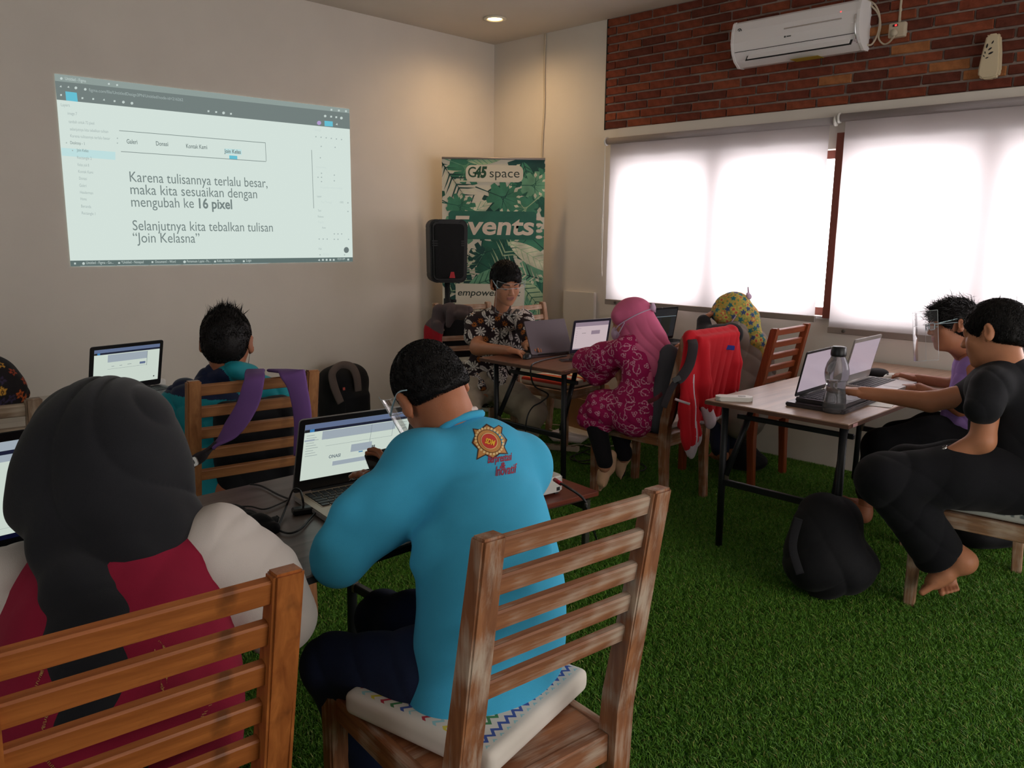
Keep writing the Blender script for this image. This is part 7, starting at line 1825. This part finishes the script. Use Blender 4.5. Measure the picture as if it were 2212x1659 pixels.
# cable from the presenter's laptop down under the table
cable('black cable dropping over the presenter table edge and looping below', [atz(1224, 768, .748), atz(1190, 774, .746), atz(1160, 782, .746), atz(1148, 790, .744), at(1147, 812, 4.66), at(1156, 835, 4.72), at(1184, 852, 4.8), at(1170, 868, 4.8), at(1150, 880, 4.75), at(1138, 905, 4.7), at(1134, 950, 4.75)], .0045)
cable('black cable running from the projector over the stand edge', [at(1208, 1042, 3.02), at(1225, 1052, 2.98), at(1250, 1068, 2.98), at(1265, 1085, 2.98), at(1270, 1110, 3.0), V(2.80, 2.20, .03)], .005)
o = tag(tube('cable_plug', [at(1198, 1036, 3.05), at(1212, 1045, 3.01)], .008, plain('plug_red', (176, 36, 56), rough=.4), n=1), 'red video plug at the back of the projector', 'plug')
ws = tag(prism('white_sheet', [(0, 0), (.42, .05), (.46, .30), (.10, .34), (-.05, .2)], .012, plain('card_white', (214, 206, 198), rough=.8), bevel=.002), 'white cardboard sheet lying on the turf by the wall', 'card'); ws.location = (4.32, 3.62, .012); ws.rotation_euler = (0, 0, .25)
M_card = plain('cardboard', (166, 122, 84), rough=.9, var=.08, vscale=6); M_card_in = plain('cardboard_shade', (150, 108, 74), rough=.9)
cbx = empty('cardboard_box', 'open brown cardboard box near the wall behind the pink hijab', 'box', (4.80, 3.90, 0), -.12)
for sz, lo in (((.36, .006, .26), (0, -.14, .13)), ((.36, .006, .26), (0, .14, .13)), ((.006, .28, .26), (-.18, 0, .13)), ((.006, .28, .26), (.18, 0, .13)), ((.36, .28, .006), (0, 0, .006))): box('panel', sz, lo, M_card, cbx)
for (lo, sz, rt_) in (((-.10, -.20, .315), (.20, .15, .005), (1.0, .15, .1)), ((.18, 0.0, .27), (.12, .27, .005), (0, .35, 0)), ((0, .20, .30), (.34, .13, .005), (-.7, 0, 0))):
    f_ = box('flap', sz, (0, 0, 0), M_card, cbx); f_.location = lo; f_.rotation_euler = rt_
for k in range(3): box('stamp_mark', (.035, .001, .04), (-.12+.11*k, -.1435, .17), M_print, cbx)
ps_ = empty('power_strip', 'cream power strip on the turf near the presenter table leg', 'power strip', tuple(atz(1211, 972, .012)), radians(118))
prism('body', rounded(.26, .055, .008, 3), .034, M_conduit, ps_, bevel=.004)
for k in range(4): lathe('socket', [(0, .0345), (.017, .0345), (.018, .036), (0, .0362)], plain('socket_shade', (150, 138, 120)) if 'socket_shade' not in MATS else MATS['socket_shade'], ps_, 16, (-.09+.06*k, 0, 0))
fl_ = lambda x, y, z=.022: atz(x, y, z)
cable('cream cable on the turf running from the power strip towards the wall', [fl_(1222, 965), fl_(1250, 960), fl_(1285, 966), fl_(1330, 962), fl_(1380, 950)], .004, M_conduit)
cable('cream cable on the turf behind the presenter chair legs', [fl_(1068, 910), fl_(1085, 905), fl_(1120, 908), fl_(1170, 915), fl_(1230, 920), fl_(1270, 928)], .004, M_conduit)
cable('second cream cable crossing the turf under the presenter table', [fl_(1180, 922), fl_(1200, 930), fl_(1240, 925), fl_(1290, 932)], .004, M_conduit)
cable('tangled black cable on the turf under the pink-dressed person', [fl_(1232, 972), fl_(1262, 962), fl_(1290, 958), fl_(1262, 975), fl_(1232, 988), fl_(1250, 996), fl_(1285, 990), fl_(1262, 978), fl_(1240, 985), fl_(1255, 1000), fl_(1300, 1000), fl_(1340, 985), fl_(1390, 1005), fl_(1392, 1015), fl_(1375, 1018)], .004)
cable('black cable hanging from the dark table between the two nearest people', [at(520, 1335, 1.9), at(512, 1400, 1.85), at(504, 1480, 1.80), at(498, 1545, 1.8)], .0028)
adp = tag(box('white_adapter', (.05, .035, .03), (0, 0, .015), M_white_pl, None, bevel=.006), 'small white adapter on the pale table beside the black laptop', 'adapter'); adp.location = Vector([float(q) for q in atz(345, 832, .742)])
pch = empty('fabric_case', 'small black fabric case behind the silver laptop', 'case', tuple(atz(1893, 806, .742))); S = SDF(); S.ell(atz(1893, 806, .755), V(.075, .045, .028), rot3(0, 0, -.5), .01); S.box(atz(1893, 806, .72), (.2, .2, .02), None, .001, .003, '-'); mesh_at(pch, S, 'cloth', M_bagblk)
pp = tag(prism('paper', [(-.08, -.05), (.08, -.05), (.08, .05), (-.08, .05)], .001, plain('paper_white', (226, 224, 220), rough=.7)), 'white paper under the outstretched arm on the window table', 'paper'); pp.location = Vector([float(q) for q in atz(1905, 872, .7415)]); pp.rotation_euler = (0, 0, .2)
for k_, (x_, y_) in {'1': (3.236, 1.33), '2': (3.316, 2.975)}.items():
    t = TABLE[k_]; box('edge_sticker', (.045, .0012, .014), (x_-t.location.x+.055, y_-t.location.y-.040, .730), plain('sticker_pink', (196, 150, 150)) if 'sticker_pink' not in MATS else MATS['sticker_pink'], t)
